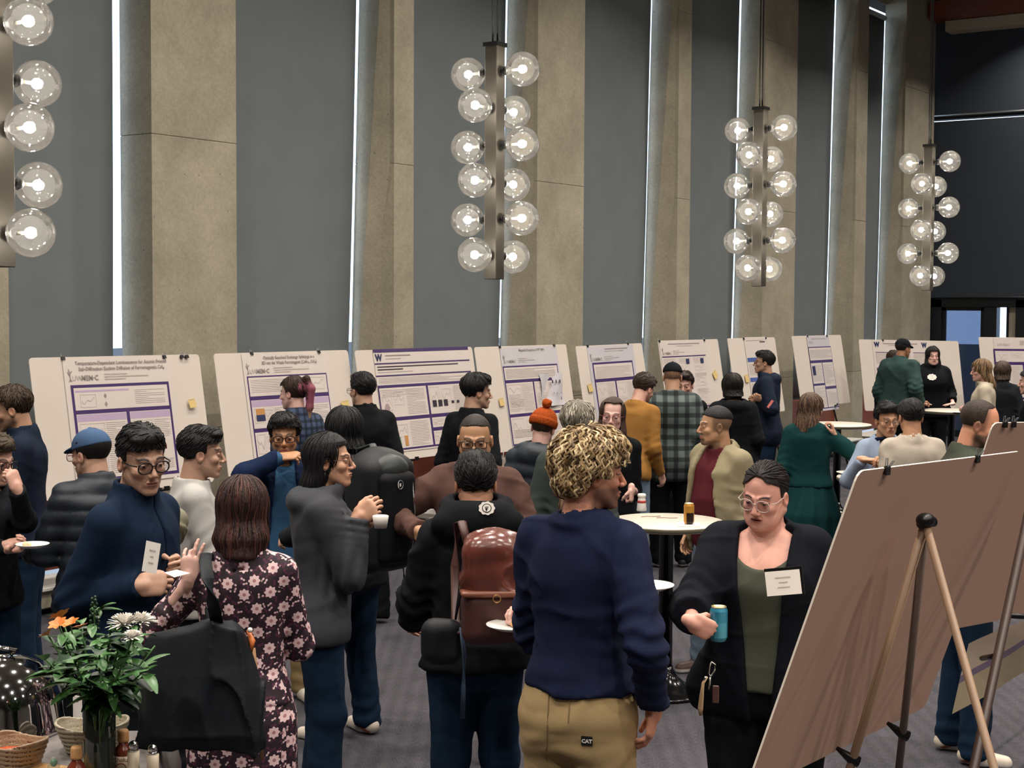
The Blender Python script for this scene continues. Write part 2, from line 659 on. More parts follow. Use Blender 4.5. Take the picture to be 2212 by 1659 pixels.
q.box((XE + 0.08, 7.95, 1.18), (0.05, 0.04, 2.3), M_FRAME)
w2 = struct(q.build('window_%d' % (wn + 1)))
q = MB()
q.box((XE + 0.08, 8.04, 1.2), (0.012, 0.16, 2.2), M_GLASS)
q.box((XE + 0.08, 7.88, 1.2), (0.012, 0.15, 2.2), mat('beige_strip', '#a39c8a', 0.8))
q.build('pane', w2)
for z0, z1, nm in ((2.44, 5.50, 'lower'), (5.60, CEIL - 0.16, 'upper')):
    q = MB()
    q.box((XE - 0.02, 8.05, (z0 + z1) / 2), (0.004, 3.1, z1 - z0), M_BLINDSHADE)
    root = empty('roller_blind')
    q.build('fabric', root)
    q = MB()
    q.tube([(XE - 0.02, 6.5, z0), (XE - 0.02, 9.6, z0)], 0.018, M_ALU if nm == 'upper' else M_FRAME, 8)
    q.build('bottom_bar', root)
    tag(root, 'roller blind on the end wall, painted dark for shade, %s one of two' % nm, 'blind', 'shade-dark roller blinds of the end wall')
gr = MB()
gr.box((40, 5, -0.3), (120, 120, 0.1), mat('outside_paving', '#0c0f14', 0.9))
struct(gr.build('ground_outside'))
# ------------------------------------------------------------------ chandeliers
mg, nt, b = newmat('globe_glass')
nt.nodes.remove(b)
tr = N(nt, 'ShaderNodeBsdfTransparent')
tr.inputs[0].default_value = (0.97, 0.97, 0.96, 1)
gl = N(nt, 'ShaderNodeBsdfGlossy')
gl.inputs['Roughness'].default_value = 0.02
tl = N(nt, 'ShaderNodeBsdfTranslucent')
tl.inputs[0].default_value = (0.9, 0.88, 0.84, 1)
lw = N(nt, 'ShaderNodeLayerWeight', Blend=0.30)
m1 = N(nt, 'ShaderNodeMixShader')
m1.inputs[0].default_value = 0.035
L(nt, tr.outputs[0], m1.inputs[1])
L(nt, tl.outputs[0], m1.inputs[2])
m2 = N(nt, 'ShaderNodeMixShader')
L(nt, lw.outputs['Fresnel'], m2.inputs[0])
L(nt, m1.outputs[0], m2.inputs[1])
L(nt, gl.outputs[0], m2.inputs[2])
L(nt, m2.outputs[0], nt.nodes['Material Output'].inputs[0])
M_GLOBE = mg
M_BULB = mat('bulb', '#ffffff', emit='#fff4e4', estr=135.0)
M_POST = mat('bronze_post', '#46423b', 0.55, 0.2)
M_ROD = mat('dark_rod', '#1c1d1e', 0.5, 0.5)

_arm = MB()
_arm.tube([(0, 0, 0), (0.055, 0, 0)], 0.012, M_ROD, 10)
_arm.lathe([(0.0, 0), (0.03, 0), (0.034, 0.02), (0.026, 0.045), (0.0, 0.05)], M_ROD, 16, T=Matrix.Translation((0.045, 0, 0)) @ Matrix.Rotation(math.pi / 2, 4, 'Y'))
_gl = MB()
_gl.sphere((0.20, 0, 0), 0.122, M_GLOBE, 40)
_bu = MB()
_bu.sphere((0.195, 0, 0), 0.028, M_BULB, 14)
_bu.tube([(0.09, 0, 0), (0.165, 0, 0)], 0.009, mat('bulb_neck', '#d8cfc0', 0.3), 8)
_proto = None


def chandelier(px, s, swap, label):
    global _proto
    c = P(px, 655, s)
    root = empty('chandelier', (c.x, c.y, 2.5))
    pm = MB()
    pm.box((0, 0, 0.80), (0.105, 0.105, 1.66), M_POST, bev=0.004)
    pm.box((0, 0, 1.64), (0.125, 0.125, 0.03), M_ROD)
    pm.build('post', root)
    pr = MB()
    for k in (-1, 1):
        pr.tube([(0.03 * k, 0, 1.6), (0.03 * k, 0, CEIL - 2.5)], 0.007, M_ROD, 8)
    pr.build('suspension_rod', root)
    pc = MB()
    pc.lathe([(0.0, CEIL - 2.54), (0.09, CEIL - 2.54), (0.09, CEIL - 2.5), (0, CEIL - 2.5)], M_ROD, 24)
    pc.build('ceiling_rose', root)
    for t in range(6):
        z = 0.14 + 0.262 * t
        base = (90 if t % 2 == 0 else 0) if not swap else (0 if t % 2 == 0 else 90)
        # even tiers from the bottom: along the room, odd tiers: across it
        for a in (base, base + 180):
            M = Matrix.Translation((0, 0, z)) @ Matrix.Rotation(math.radians(a + 90), 4, 'Z') @ Matrix.Translation((0.04, 0, 0))
            if _proto is None:
                ar = _arm.build('socket_arm')
                g = _gl.build('globe')
                bu = _bu.build('bulb')
                _proto = (ar, g, bu)
                tr_ = _proto
            else:
                tr_ = tuple(o.copy() for o in _proto)
                for o in tr_:
                    C.objects.link(o)
            tr_[0].parent = root
            tr_[0].matrix_local = M
            for o in tr_[1:]:
                o.parent = tr_[0]
                o.matrix_local = Matrix.Identity(4)
    tag(root, label, 'chandelier', 'globe chandeliers hung in a row along the hall')
    return root


chandelier(3, 423, True, 'glass globe chandelier cut off by the left edge of the photo')
chandelier(1067, 300, False, 'large twelve-globe chandelier in front of the slit beside the wide middle pier')
chandelier(1638, 228, False, 'third glass globe chandelier, in front of the pier above the black-jacketed man')
chandelier(2002, 186, False, 'farthest and smallest glass globe chandelier, by the dark end wall')

# ------------------------------------------------------------------ boards, posters, easels
M_FOAM = mat('foam_board', '#d6ccc2', 0.75)
M_KRAFT = mat('kraft_back', '#c7a38e', 0.85, var=0.06, vscale=260)
M_EDGE = mat('foam_edge', '#e6dccf', 0.8)
M_PAPER = mat('poster_paper', '#d6ccc6', 0.5)
M_PAPER2 = mat('poster_paper_cool', '#c6c2c8', 0.45)
M_PUR = mat('purple_ink', '#3d2560', 0.5)
M_LILAC = mat('lilac_ink', '#b8a3c0', 0.5)
M_BLUEI = mat('blue_ink', '#4a5f9e', 0.5)
M_TXT = mat('grey_ink', '#8f8783', 0.6)
M_TXT2 = mat('faint_ink', '#b3aba7', 0.6)
M_INK = mat('black_ink', '#2c2430', 0.6)
M_PINK = mat('pink_ink', '#d08378', 0.6)
M_GREENI = mat('green_ink', '#86a98a', 0.6)
M_ORI = mat('orange_ink', '#c08a4e', 0.6)
M_NAVYI = mat('navy_ink', '#232a55', 0.6)
M_CLIP = mat('binder_clip', '#121214', 0.35, 0.3)
M_NOTE = mat('sticky_note', '#d6bb7c', 0.8)
M_LEGD = mat('dark_easel_wood', '#3a2a24', 0.5, var=0.15, vscale=6)
M_LEGT = mat('tan_easel_wood', '#8a7059', 0.5, var=0.12, vscale=6)
M_LEGW = mat('white_easel_metal', '#cfcac2', 0.4)


class Poster:
    """a printed sheet drawn in its own plane: x right, y down from the top-left corner, in metres."""

    def __init__(s, w, h, paper=None):
        s.b = MB()
        s.w, s.h = w, h
        s.rng = random.Random(int(w * 1000 + h * 77))
        n = 14
        vs, fs = [], []
        for j in range(2):
            for i in range(n + 1):
                vs.append((w * i / n, -h * j, 0.004))
        for i in range(n):
            fs.append((i, i + n + 1, i + n + 2, i + 1))
        s.b.add(vs, fs, paper or M_PAPER)
        s.b.quad([(0, 0, 0.0032), (w, 0, 0.0032), (w, -h, 0.0032), (0, -h, 0.0032)], paper or M_PAPER)

    def rect(s, x, y, w, h, m, z=0.006):
        s.b.quad([(x, -y, z), (x, -y - h, z), (x + w, -y - h, z), (x + w, -y, z)], m)

    def lines(s, x, y, w, h, m=None, pitch=0.014, th=0.003, z=0.0078):
        k = 0
        while k * pitch < h - th:
            ww = w * (1 if s.rng.random() > 0.25 else s.rng.uniform(0.4, 0.95))
            s.rect(x, y + k * pitch, ww, th, m or M_TXT2, z)
            k += 1

    def txt(s, t, x, y, size, m, bold=0.0, align='LEFT'):
        T = Matrix.Translation((x, -y, 0.0078))
        s.b.text(t, size, m, T, 0.0002, align, bold=bold)

    def graph(s, x, y, w, h, m=None, kind=0):
        m = m or M_TXT2
        t = 0.0022
        for a in ((x, y, w, t), (x, y + h, w, t), (x, y, t, h), (x + w, y, t, h)):
            s.rect(*a, m, 0.0078)
        pts = [(x + w * (0.08 + 0.84 * i / 14), -(y + h * (0.5 + 0.3 * math.sin(i * 0.6 + kind) * math.cos(kind * 2 + i * .2))), 0.0082) for i in range(15)]
        for i in range(14):
            a, b_ = Vector(pts[i]), Vector(pts[i + 1])
            d = (b_ - a).normalized()
            n = Vector((-d.y, d.x, 0)) * 0.0012
            s.b.quad([a - n, b_ - n, b_ + n, a + n], M_TXT)

    def frame(s, x, y, w, h, cells, m, gap):
        """coloured backing with white panels: cells are fractions (x0,y0,x1,y1)."""
        s.rect(x, y, w, h, m, 0.0052)
        out = []
        for (a, b_, c, d) in cells:
            X0, Y0, X1, Y1 = x + gap + (w - gap) * a, y + gap + (h - gap) * b_, x + (w - gap) * c + 0, y + (h - gap) * d + 0
            s.rect(X0, Y0, X1 - X0, Y1 - Y0, M_PAPER2 if m is not M_PUR else M_PAPER, 0.0064)
            out.append((X0, Y0, X1 - X0, Y1 - Y0))
        return out

    def fill(s, c, hdr=True, seed=0, graphs=2):
        x, y, w, h = c
        rng = random.Random(seed)
        p = 0.018
        y0 = y + p
        if hdr:
            s.rect(x + 0.004, y + 0.004, w - 0.008, 0.05, M_LILAC, 0.0070)
            s.rect(x + w * 0.2, y + 0.014, w * 0.6, 0.007, M_INK)
            s.rect(x + w * 0.12, y + 0.034, w * 0.76, 0.007, M_INK)
            y0 = y + 0.07
        hh = y + h - p - y0
        gw = w * 0.52
        if h < w * 0.6:
            s.graph(x + p, y0, w * 0.2, hh * 0.8, kind=seed)
            s.graph(x + w * 0.28, y0 + hh * .1, w * 0.2, hh * 0.5, kind=seed + 1)
            s.lines(x + w * 0.55, y0, w * 0.4, hh)
            return
        n = graphs
        for k in range(n):
            s.graph(x + p, y0 + hh * k / n, gw - p, hh / n * 0.72, kind=seed + k)
            s.lines(x + p, y0 + hh * (k + .8) / n, gw - p, hh / n * .16)
        s.lines(x + gw + p, y0, w - gw - 2 * p, hh)

    def build(s, T, label, group='research posters clipped to the white boards'):
        o = s.b.build('poster')
        o.matrix_world = T
        return tag(o, label, 'poster', group)


def memc_head(p, title=None, lines=None, ls=0.05, x0=0.05):
    w = p.w
    # tree-like sketch beside the letters
    for a, b_ in (((0, .0), (0.0, .045)), ((0, .03), (-.02, .055)), ((0, .045), (.02, .06)), ((0, .045), (-.008, .075)), ((.0, .0), (.012, -.012)), ((0, 0), (-.012, -.012))):
        A = Vector((x0 + a[0], -0.15 + a[1], 0.008))
        B = Vector((x0 + b_[0], -0.15 + b_[1], 0.008))
        d = (B - A).normalized()
        n = Vector((-d.y, d.x, 0)) * 0.0035
        p.b.quad([A - n, B - n, B + n, A + n], M_TXT)
    p.txt('UW', x0 + .018, 0.158, ls, M_TXT2)
    p.txt('MEM·C', x0 + .018 + ls * 1.55, 0.158, ls, M_TXT, bold=0.0008)
    if title:
        for i, t in enumerate(title):
            p.txt(t, w * 0.54, 0.045 + 0.042 * i, 0.036, M_TXT, bold=0.0006, align='CENTER')
    x = x0 + .03 + ls * 5.4
    for i, f in enumerate((0.22, 0.42, 0.2)):
        p.rect(x, 0.115 + 0.018 * i, w * f * (lines or 1), 0.005, M_TXT2, 0.0078)


def board(name_mat, c00, ux, uy, w, h, label, group='white foam poster boards on easels', back=None):
    """c00: top-left corner, ux along the board, uy down the board."""
    nz = uy.cross(ux).normalized() * -1
    T = Tm(c00, ux, -uy, ux.cross(-uy))
    b = MB()
    r = 0.03
    pts = []
    for cx, cy, a0 in ((r, -r, 90), (r, -h + r, 180), (w - r, -h + r, 270), (w - r, -r, 0)):
        for k in range(4):
            a = math.radians(a0 + 30 * k)
            pts.append((cx + r * math.cos(a), cy + r * math.sin(a)))
    n = len(pts)
    z0, z1 = (-0.006, 0.0)
    b.add([(x, y, z1) for x, y in pts], [tuple(range(n))], name_mat)
    b.add([(x, y, z0) for x, y in pts], [tuple(range(n))[::-1]], back or name_mat)
    b.add([(x, y, z1) for x, y in pts] + [(x, y, z0) for x, y in pts], [(i, i + n, (i + 1) % n + n, (i + 1) % n) for i in range(n)], M_EDGE)
    o = b.build('poster_board')
    o.matrix_world = T
    tag(o, label, 'poster board', group)
    return T


def clip(T, x, label, group='black binder clips on the board tops', flip=False):
    b = MB()
    b.add([(-.016, -.018, -.012), (.016, -.018, -.012), (.016, -.018, .010), (-.016, -.018, .010), (-.016, .006, -.003), (.016, .006, -.003), (.016, .006, .003), (-.016, .006, .003)],
          [(0, 1, 5, 4), (2, 3, 7, 6), (1, 2, 6, 5), (3, 0, 4, 7), (4, 5, 6, 7)], M_CLIP)
    o = b.build('binder_clip')
    h = MB()
    for s_ in (-1, 1):
        h.tube([(-.008, .004, .004 * s_), (-.006, .026, .010 * s_), (.006, .026, .010 * s_), (.008, .004, .004 * s_)], 0.0015, M_ALU, 5)
    h.build('wire_handle', o)
    o.matrix_world = T @ Matrix.Translation((x, 0.0, 0.001))
    tag(o, label, 'binder clip', group)


def note(T, x, y, label, sz=0.07, rot=0.1):
    b = MB()
    n = 5
    vs = [(sz * i / n, -sz * j, 0.009 + 0.006 * j) for j in range(2) for i in range(n + 1)]
    b.add(vs, [(i, i + n + 1, i + n + 2, i + 1) for i in range(n)], M_NOTE)
    b.box((sz * .5, -sz * .12, 0.0095), (sz * .8, 0.004, 0.001), M_TXT)
    o = b.build('sticky_note')
    o.matrix_world = T @ Matrix.Translation((x, -y, 0)) @ Matrix.Rotation(rot, 4, 'Z')
    tag(o, label, 'sticky note', 'yellow sticky notes on the boards')


def easel(T, w, h, label, m=None, m3=None, apex=-0.05, spread=0.36):
    """tripod standing behind a board whose matrix is T."""
    m = m or M_LEGD
    root = empty('easel')
    R = T.to_3x3()
    mid = T @ Vector((w / 2, -h, -0.03))
    root.location = (mid.x, mid.y, 0)
    inv = Vector((mid.x, mid.y, 0))
    top = T @ Vector((w / 2, apex, -0.045))
    dn = (T @ Vector((w / 2, -h, -0.03))) - (T @ Vector((w / 2, 0, -0.03)))
    for sgn in (-1, 1):
        a = T @ Vector((w / 2 + 0.02 * sgn, apex, -0.035))
        bq = T @ Vector((w / 2 + spread * 0.72 * sgn, -h, -0.03))
        d = (bq - a)
        k = (0.015 - a.z) / d.z
        e = a + d * k
        q = MB()
        q.tube([a - inv, e - inv], 0.014, m, 8)
        q.build('leg', root)
        q = MB()
        t2 = Tm(bq - inv, T.col[0].xyz, T.col[1].xyz, T.col[2].xyz)
        q.box((0, -0.012, 0.03), (0.05, 0.016, 0.09), M_CLIP, T=t2, bev=0.004)
        q.box((0, 0.0, 0.075), (0.05, 0.03, 0.008), M_CLIP, T=t2)
        q.build('board_rest', root)
    n = Vector((T.col[2].x, T.col[2].y, 0)).normalized()
    e = top - n * 0.42
    e.z = 0.015
    q = MB()
    q.tube([top - inv, e - inv], 0.013, m3 or m, 8)
    q.build('leg', root)
    q = MB()
    q.lathe([(0.0, -0.03), (0.03, -0.03), (0.036, 0.0), (0.03, 0.03), (0.0, 0.036)], M_CLIP, 14, T=Matrix.Translation(top - inv))
    q.build('hinge_cap', root)
    tag(root, label, 'easel', 'tripod easels holding the boards')
    return root


def wallboard(x0, x1, y0, y1, h, label, lean=0.17, ypl=8.78, elabel=None, legs=None):
    a = PW(x0, y0, ypl)
    c = PW(x1, y1, ypl)
    ux = (c - a)
    w = ux.length
    ux.normalize()
    uy = Vector((0, -math.sin(lean), -math.cos(lean)))
    T = board(M_FOAM, a, ux, uy, w, h, label)
    easel(T, w, h, elabel or ('easel under the ' + label), *(legs or ()))
    return T, w


B = []
T, w = wallboard(62, 432, 773, 768, 1.0, 'wide white foam board, leftmost of the row, behind the man in the blue cap', elabel='easel under the leftmost board, mostly hidden by people')
B.append((T, w))
p = Poster(1.0, 0.92)
memc_head(p, ('Temperature-Dependent Luminescence for Atomic Printed', 'Sub-Diffraction Exciton Diffusion of Ferromagnetic CrI₃'), ls=0.052)
cs = p.frame(0.045, 0.19, 0.93, 0.70, [(0, 0, 1, .27), (0, .28, .53, 1), (.54, .28, 1, 1)], M_PUR, 0.022)
x, y, ww, hh = cs[0]
p.rect(x + .01, y + .018, ww * .56, .014, M_LILAC, 0.007)
p.rect(x + .02, y + .022, ww * .5, .006, M_INK)
p.graph(x + .05, y + .05, .14, .09)
for k in range(2):
    cx, cy = x + .28, y + .065 + .06 * k
    p.b.quad([(cx - .014, -cy, .0078), (cx, -cy - .02, .0078), (cx + .014, -cy, .0078), (cx, -cy + .02, .0078)], M_TXT)
for k in range(5):
    p.rect(x + .40 + .027 * k, y + .05, .016, .02, M_TXT)
    p.rect(x + .40 + .027 * k, y + .085, .016, .012, M_TXT2)
p.lines(x + ww * .63, y + .03, ww * .33, hh - .05)
p.fill(cs[1], True, 2)
x, y, ww, hh = cs[2]
p.fill(cs[2], True, 5)
p.b.add([(x + .05 + .03 * math.cos(k * 1.047), -(y + .13) + .036 * math.sin(k * 1.047), .0086) for k in range(6)], [(0, 1, 2, 3, 4, 5)], M_PINK)
p.rect(x + ww * .72, y + hh * .45, .1, .16, M_PAPER, .0084)
p.rect(x + ww * .78, y + hh * .55, .012, .04, mat('red_ink', '#7d2a38'), .009)
p.build(T @ Matrix.Translation((0.28, -0.012, 0)), 'portrait research poster with thick purple frame, MEM·C heading and pink hexagon')
for xx, lb in ((.29, 'left corner of the leftmost poster'), (1.24, 'right corner of the leftmost poster'), (1.42, 'far right of the leftmost board, first of a close pair'), (1.47, 'far right of the leftmost board, second of a close pair')):
    clip(T, xx, 'small black binder clip at ' + lb)
note(T, 1.42, .34, 'yellow sticky note at right edge of the leftmost board')

T, w = wallboard(461, 752, 764, 757, 1.0, 'white foam board behind the woman with the pink ponytail', elabel='easel under the board behind the pink ponytail')
p = Poster(1.02, 0.9)
memc_head(p, ('Optically Resolved Exchange Splittings in a', '2D van der Waals Ferromagnet (CrBr₃, CrI₃)'), ls=0.05)
cs = p.frame(0.03, 0.18, 0.96, 0.70, [(0, 0, 1, .24), (0, .27, .5, .62), (.5, .27, 1, .62), (0, .65, .5, 1), (.5, .65, 1, 1)], M_PUR, 0.012)
p.lines(cs[0][0] + .02, cs[0][1] + .02, .62, .11)
p.graph(cs[0][0] + .7, cs[0][1] + .02, .2, .1)
for i, c in enumerate(cs[1:]):
    p.fill(c, i < 2, i, 1)
x, y, ww, hh = cs[1]
p.rect(x + .04, y + .07, .10, .10, M_ORI, .0085)
p.rect(x + .04, y + .12, .10, .05, M_NAVYI, .009)
p.build(T @ Matrix.Translation((0.30, -0.012, 0)), 'research poster with thin purple grid behind the woman with the pink ponytail')
clip(T, .42, 'small black binder clip above the MEM·C heading of the second board from left')
clip(T, 1.23, 'silver-lit binder clip at the right of the second board from left')
note(T, 1.42, .44, 'yellow sticky note in front of the man in the black shirt with glasses', .1)

T, w = wallboard(766, 1020, 757, 750, 1.0, 'white foam board holding the poster headed by a W', elabel='easel with dark legs under the board headed by a W', ypl=8.72)
p = Poster(1.42, 0.93, M_PAPER)
p.rect(0, 0, 1.42, .03, M_PUR, .006)
p.txt('W', .02, .105, .085, M_NAVYI, bold=.004)
p.rect(.16, .055, .36, .010, M_TXT)
p.rect(.16, .085, .22, .007, M_TXT2)
for y in (.125, .235, .325):
    p.rect(0, y, 1.42, .012 if y < .3 else .02, M_PUR, .006)
p.rect(.03, .155, 1.2, .010, M_INK)
p.rect(.03, .18, .36, .010, M_INK)
p.rect(.03, .205, .5, .006, M_TXT2)
p.lines(.03, .26, 1.3, .05)
cs = p.frame(0, .335, 1.42, .58, [(0, 0, .49, .50), (0, .53, .49, 1), (.5, 0, 1, .50), (.5, .53, 1, .72), (.5, .75, 1, 1)], M_PUR, .016)
for i, c in enumerate(cs):
    p.fill(c, False, i + 3, 1)
x, y, ww, hh = cs[0]
p.lines(x + .03, y + .02, ww * .8, .07)
p.b.add([(x + .08 + .04 * math.cos(k * 1.047), -(y + .18) + .045 * math.sin(k * 1.047), .0086) for k in range(6)], [(0, 1, 2, 3, 4, 5)], mat('mauve_ink', '#a58f93'))
x, y, ww, hh = cs[2]
for k in range(3):
    p.rect(x + .04 + .085 * k, y + .14, .06, .06, M_INK, .009)
for k in range(2):
    p.rect(x + .33 + .08 * k, y + .155, .04, .025, M_INK, .009)
x, y, ww, hh = cs[1]
p.rect(x + .17, y + .15, .045, .08, M_GREENI, .009)
p.rect(x + .27, y + .14, .045, .09, M_ORI, .009)
p.build(T @ Matrix.Translation((0.24, .004, 0)), 'wide research poster with a dark W and purple bars')

T, w = wallboard(1024, 1223, 750, 744, 1.05, 'white foam board behind the orange knit hat', elabel='easel under the board behind the orange knit hat')
p = Poster(1.04, 1.0, M_PAPER2)
memc_head(p, ('Magnetic Properties of VI³⁺:NPs',), .7, ls=.04)
cs = p.frame(0.01, .19, 1.0, .80, [(0, 0, 1, .18), (0, .2, .5, .62), (.51, .2, 1, .62), (0, .64, 1, 1)], M_PUR, .016)
p.lines(cs[0][0] + .02, cs[0][1] + .02, .9, .1, M_TXT)
for i, c in enumerate(cs[1:]):
    p.fill(c, False, i + 1, 2)
    p.lines(c[0] + .03, c[1] + c[3] * .5, c[2] * .5, c[3] * .3, M_TXT)
p.build(T @ Matrix.Translation((0.42, -.012, 0)), 'crinkled grey-white poster with purple frame above the orange knit hat')
clip(T, .43, 'small black binder clip at left of the poster above the orange knit hat')
clip(T, 1.42, 'small black binder clip at right of the poster above the orange knit hat')
note(T, .28, .52, 'yellow sticky note right of the young man in black profile', .08)
# the loose sheet pinned over the poster
q = MB()

n = 6
vs = []
for j in range(6):
    for i in range(n + 1):
        vs.append((.42 * i / n, -.34 * j / 5, 0.012 + 0.014 * math.sin(i * 1.3 + j) + 0.01 * (j == 5)))
q.add(vs, [(j * (n + 1) + i, (j + 1) * (n + 1) + i, (j + 1) * (n + 1) + i + 1, j * (n + 1) + i + 1) for j in range(5) for i in range(n)], M_PAPER2, True)
for i in range(3):
    q.box((.2 + .07 * i, -.09, .034), (.02, .035, .001), M_INK)
    q.box((.2 + .07 * i, -.21, .034), (.012, .02, .001), M_TXT)
o = q.build('paper_sheet')
o.matrix_world = T @ Matrix.Translation((1.05, -.30, 0))
tag(o, 'curled loose paper sheet pinned over the poster above the orange knit hat', 'paper')

T, w = wallboard(1243, 1385, 748, 740, 1.0, 'white foam board left of the black-capped man in plaid, behind long-haired woman', elabel='easel under the board behind the mustard sweater')
p = Poster(.98, .92, M_PAPER2)
memc_head(p, None, .8, .045)
p.rect(.35, .03, .5, .01, M_TXT)
p.rect(.35, .055, .4, .008, M_TXT2)
cs = p.frame(0.06, .18, .86, .72, [(0, 0, 1, .26), (0, .28, .5, 1), (.51, .28, 1, 1)], M_PUR, .022)
p.lines(cs[0][0] + .03, cs[0][1] + .03, .74, .12)
p.fill(cs[1], False, 1)
p.fill(cs[2], False, 2)
p.build(T @ Matrix.Translation((.22, -.012, 0)), 'poster with thick purple frame on the board behind the mustard sweater')
clip(T, .24, 'small binder clip at left of the poster behind the mustard sweater')
clip(T, 1.1, 'small binder clip at right of the poster behind the mustard sweater')
note(T, .12, .42, 'yellow sticky note at left of the board behind the mustard sweater', .09)

T, w = wallboard(1421, 1551, 736, 733, 1.05, 'white foam board behind the black-capped man in plaid', elabel='easel under the board behind the man in plaid')
p = Poster(1.14, 1.0)
memc_head(p, None, .6, .04)
p.rect(.2, .03, .8, .01, M_TXT)
p.rect(.4, .055, .4, .008, M_TXT2)
p.rect(.02, .18, 1.1, .012, M_PUR)
for i in range(3):
    x = .02 + .37 * i
    for j in range(4):
        y = .21 + .19 * j
        p.lines(x + .02, y, .3, .05)
        p.graph(x + .04, y + .06, .22, .09, kind=i + j)
    if i:
        p.rect(x + .2, .22, .08, .06, M_NAVYI, .009)
p.rect(.85, .8, .27, .012, M_PUR, .009)
p.build(T @ Matrix.Translation((.02, -.01, 0)), 'three-column poster with a thin purple rule behind the man in plaid')
clip(T, .03, 'small black binder clip at the left corner of the board behind the man in plaid')
clip(T, 1.16, 'small black binder clip mid-top of the board behind the man in plaid')
note(T, 1.24, .42, 'tilted yellow sticky note on the board behind the man in plaid', .1, .5)

T, w = wallboard(1571, 1674, 731, 729, 1.0, 'white foam board behind the man in the black jacket and glasses', elabel='easel under the board behind the man in the black jacket')
p = Poster(.66, .96)
p.rect(.05, .04, .5, .008, M_TXT2)
p.rect(.45, .06, .16, .012, M_INK)
for k in range(3):
    p.rect(.02, .27 + .26 * k, .55, .055, M_BLUEI)
    p.lines(.03, .35 + .26 * k, .55, .15)
p.build(T @ Matrix.Translation((.46, .01, 0)), 'narrow poster with three blue headings')
clip(T, .46, 'small black binder clip at left of the poster with blue headings')
clip(T, 1.12, 'small black binder clip at right of the poster with blue headings')
note(T, .32, .48, 'yellow sticky note left of the poster with blue headings', .1)

T, w = wallboard(1710, 1817, 726, 724, 1.0, 'white foam board above the woman in the teal dress', elabel='easel with one black leg under the board above the teal dress')
p = Poster(.78, 1.06, M_PAPER2)
p.rect(.15, .03, .5, .01, M_TXT2)
p.rect(.05, .07, .14, .03, M_TXT2)
cs = p.frame(.0, .15, .8, .88, [(0, 0, 1, .22), (0, .25, .5, .60), (.51, .25, 1, .66), (0, .62, .5, 1), (.51, .69, 1, 1)], M_PUR, .014)
for i, c in enumerate(cs):
    p.lines(c[0] + .02, c[1] + .03, c[2] - .04, c[3] - .06)
p.rect(cs[1][0] + .03, cs[1][1] + .04, .1, .13, M_NAVYI, .009)
p.build(T @ Matrix.Translation((.48, -.01, 0)), 'narrow curling poster in a dark purple grid above the teal dress')
clip(T, .52, 'small black binder clip at left of the poster above the teal dress')
clip(T, 1.2, 'small black binder clip at right of the poster above the teal dress')


def freeboard(a, c, h, lean, label, elabel):
    ux = (c - a)
    w = ux.length
    ux.normalize()
    n = Vector((ux.y, -ux.x, 0)).normalized()
    uy = Vector((0, 0, -1)) * math.cos(lean) + n * math.sin(lean)
    uy = (uy - ux * uy.dot(ux)).normalized()
    T = board(M_FOAM, a, ux, uy, w, h, label)
    easel(T, w, h, elabel)
    return T, w


T, w = freeboard(P(1855, 733, 151), P(2070, 737, 144), 1.03, .17, 'white foam board behind the woman with the white badge', 'easel under the board behind the woman with the badge')
p = Poster(1.14, .95)
p.txt('W', .03, .09, .09, M_NAVYI, bold=.006)
p.txt('W', .99, .09, .09, M_NAVYI, bold=.006)
p.rect(.2, .04, .7, .01, M_TXT)
p.rect(.3, .065, .5, .008, M_TXT2)
for x in (.04, .42, .8):
    p.rect(x, .17, .32, .008, M_PUR)
    p.lines(x, .19, .32, .15)
    p.rect(x, .40, .32, .04, M_PUR)
    p.lines(x, .47, .32, .16)
    p.graph(x + .02, .68, .26, .18)
p.build(T @ Matrix.Translation((.26, -.01, 0)), 'poster with a dark W at each end of its heading')
clip(T, .47, 'small black binder clip on the board with two dark Ws')
T, w = freeboard(P(2114, 728, 150), P(2345, 731, 144), 1.0, .17, 'cream foam board at the right edge behind the dark-haired woman', 'easel under the board at the right edge of the row')
p = Poster(1.1, .92)
p.txt('UW MEM·C', .06, .115, .05, M_TXT2)
p.lines(.5, .04, .5, .07, M_TXT)
cs = p.frame(-.02, .16, 1.1, .74, [(0, 0, 1, .27), (0, .29, .5, 1), (.51, .29, 1, 1)], M_PUR, .03)
p.fill(cs[0], False, 1)
p.fill(cs[1], False, 2)
p.fill(cs[2], False, 3)
p.build(T @ Matrix.Translation((.27, -.01, 0)), 'poster with thick dark purple frame at the right edge of the photo')

# ---- the two boards seen from behind, right foreground
def backboard(TLc, TRc, BLc, label, clips):
    ux = TRc - TLc
    w = ux.length
    ux.normalize()
    uy = BLc - TLc
    h = uy.length
    uy = (uy - ux * uy.dot(ux)).normalized()
    T = board(M_KRAFT, TLc, ux, uy, w, h, label, 'brown-backed boards seen from behind', back=M_FOAM)
    for x, lb in clips:
        clip(T, x, lb, 'black binder clips on the brown-backed boards')
    return T, w, h


TL, TR, BL = P(1856, 1018, 800), P(2205, 975, 622), P(1655, 1692, 745)
T, w, h = backboard(TL, TR, BL, 'large foam board seen from its brown back, leaning in the right foreground', ((.20, 'small black binder clip at the left of the large brown board back'), (.98, 'small black binder clip at the right of the large brown board back')))


def leg(root, a, b_, m, r=0.012, inv=None, name='leg', r2=None):
    q = MB()
    q.tube([a - inv, b_ - inv], [r, r2 or r], m, 12)
    return q.build(name, root)


def tofloor(a, b_):
    d = b_ - a
    return a + d * ((0.01 - a.z) / d.z)


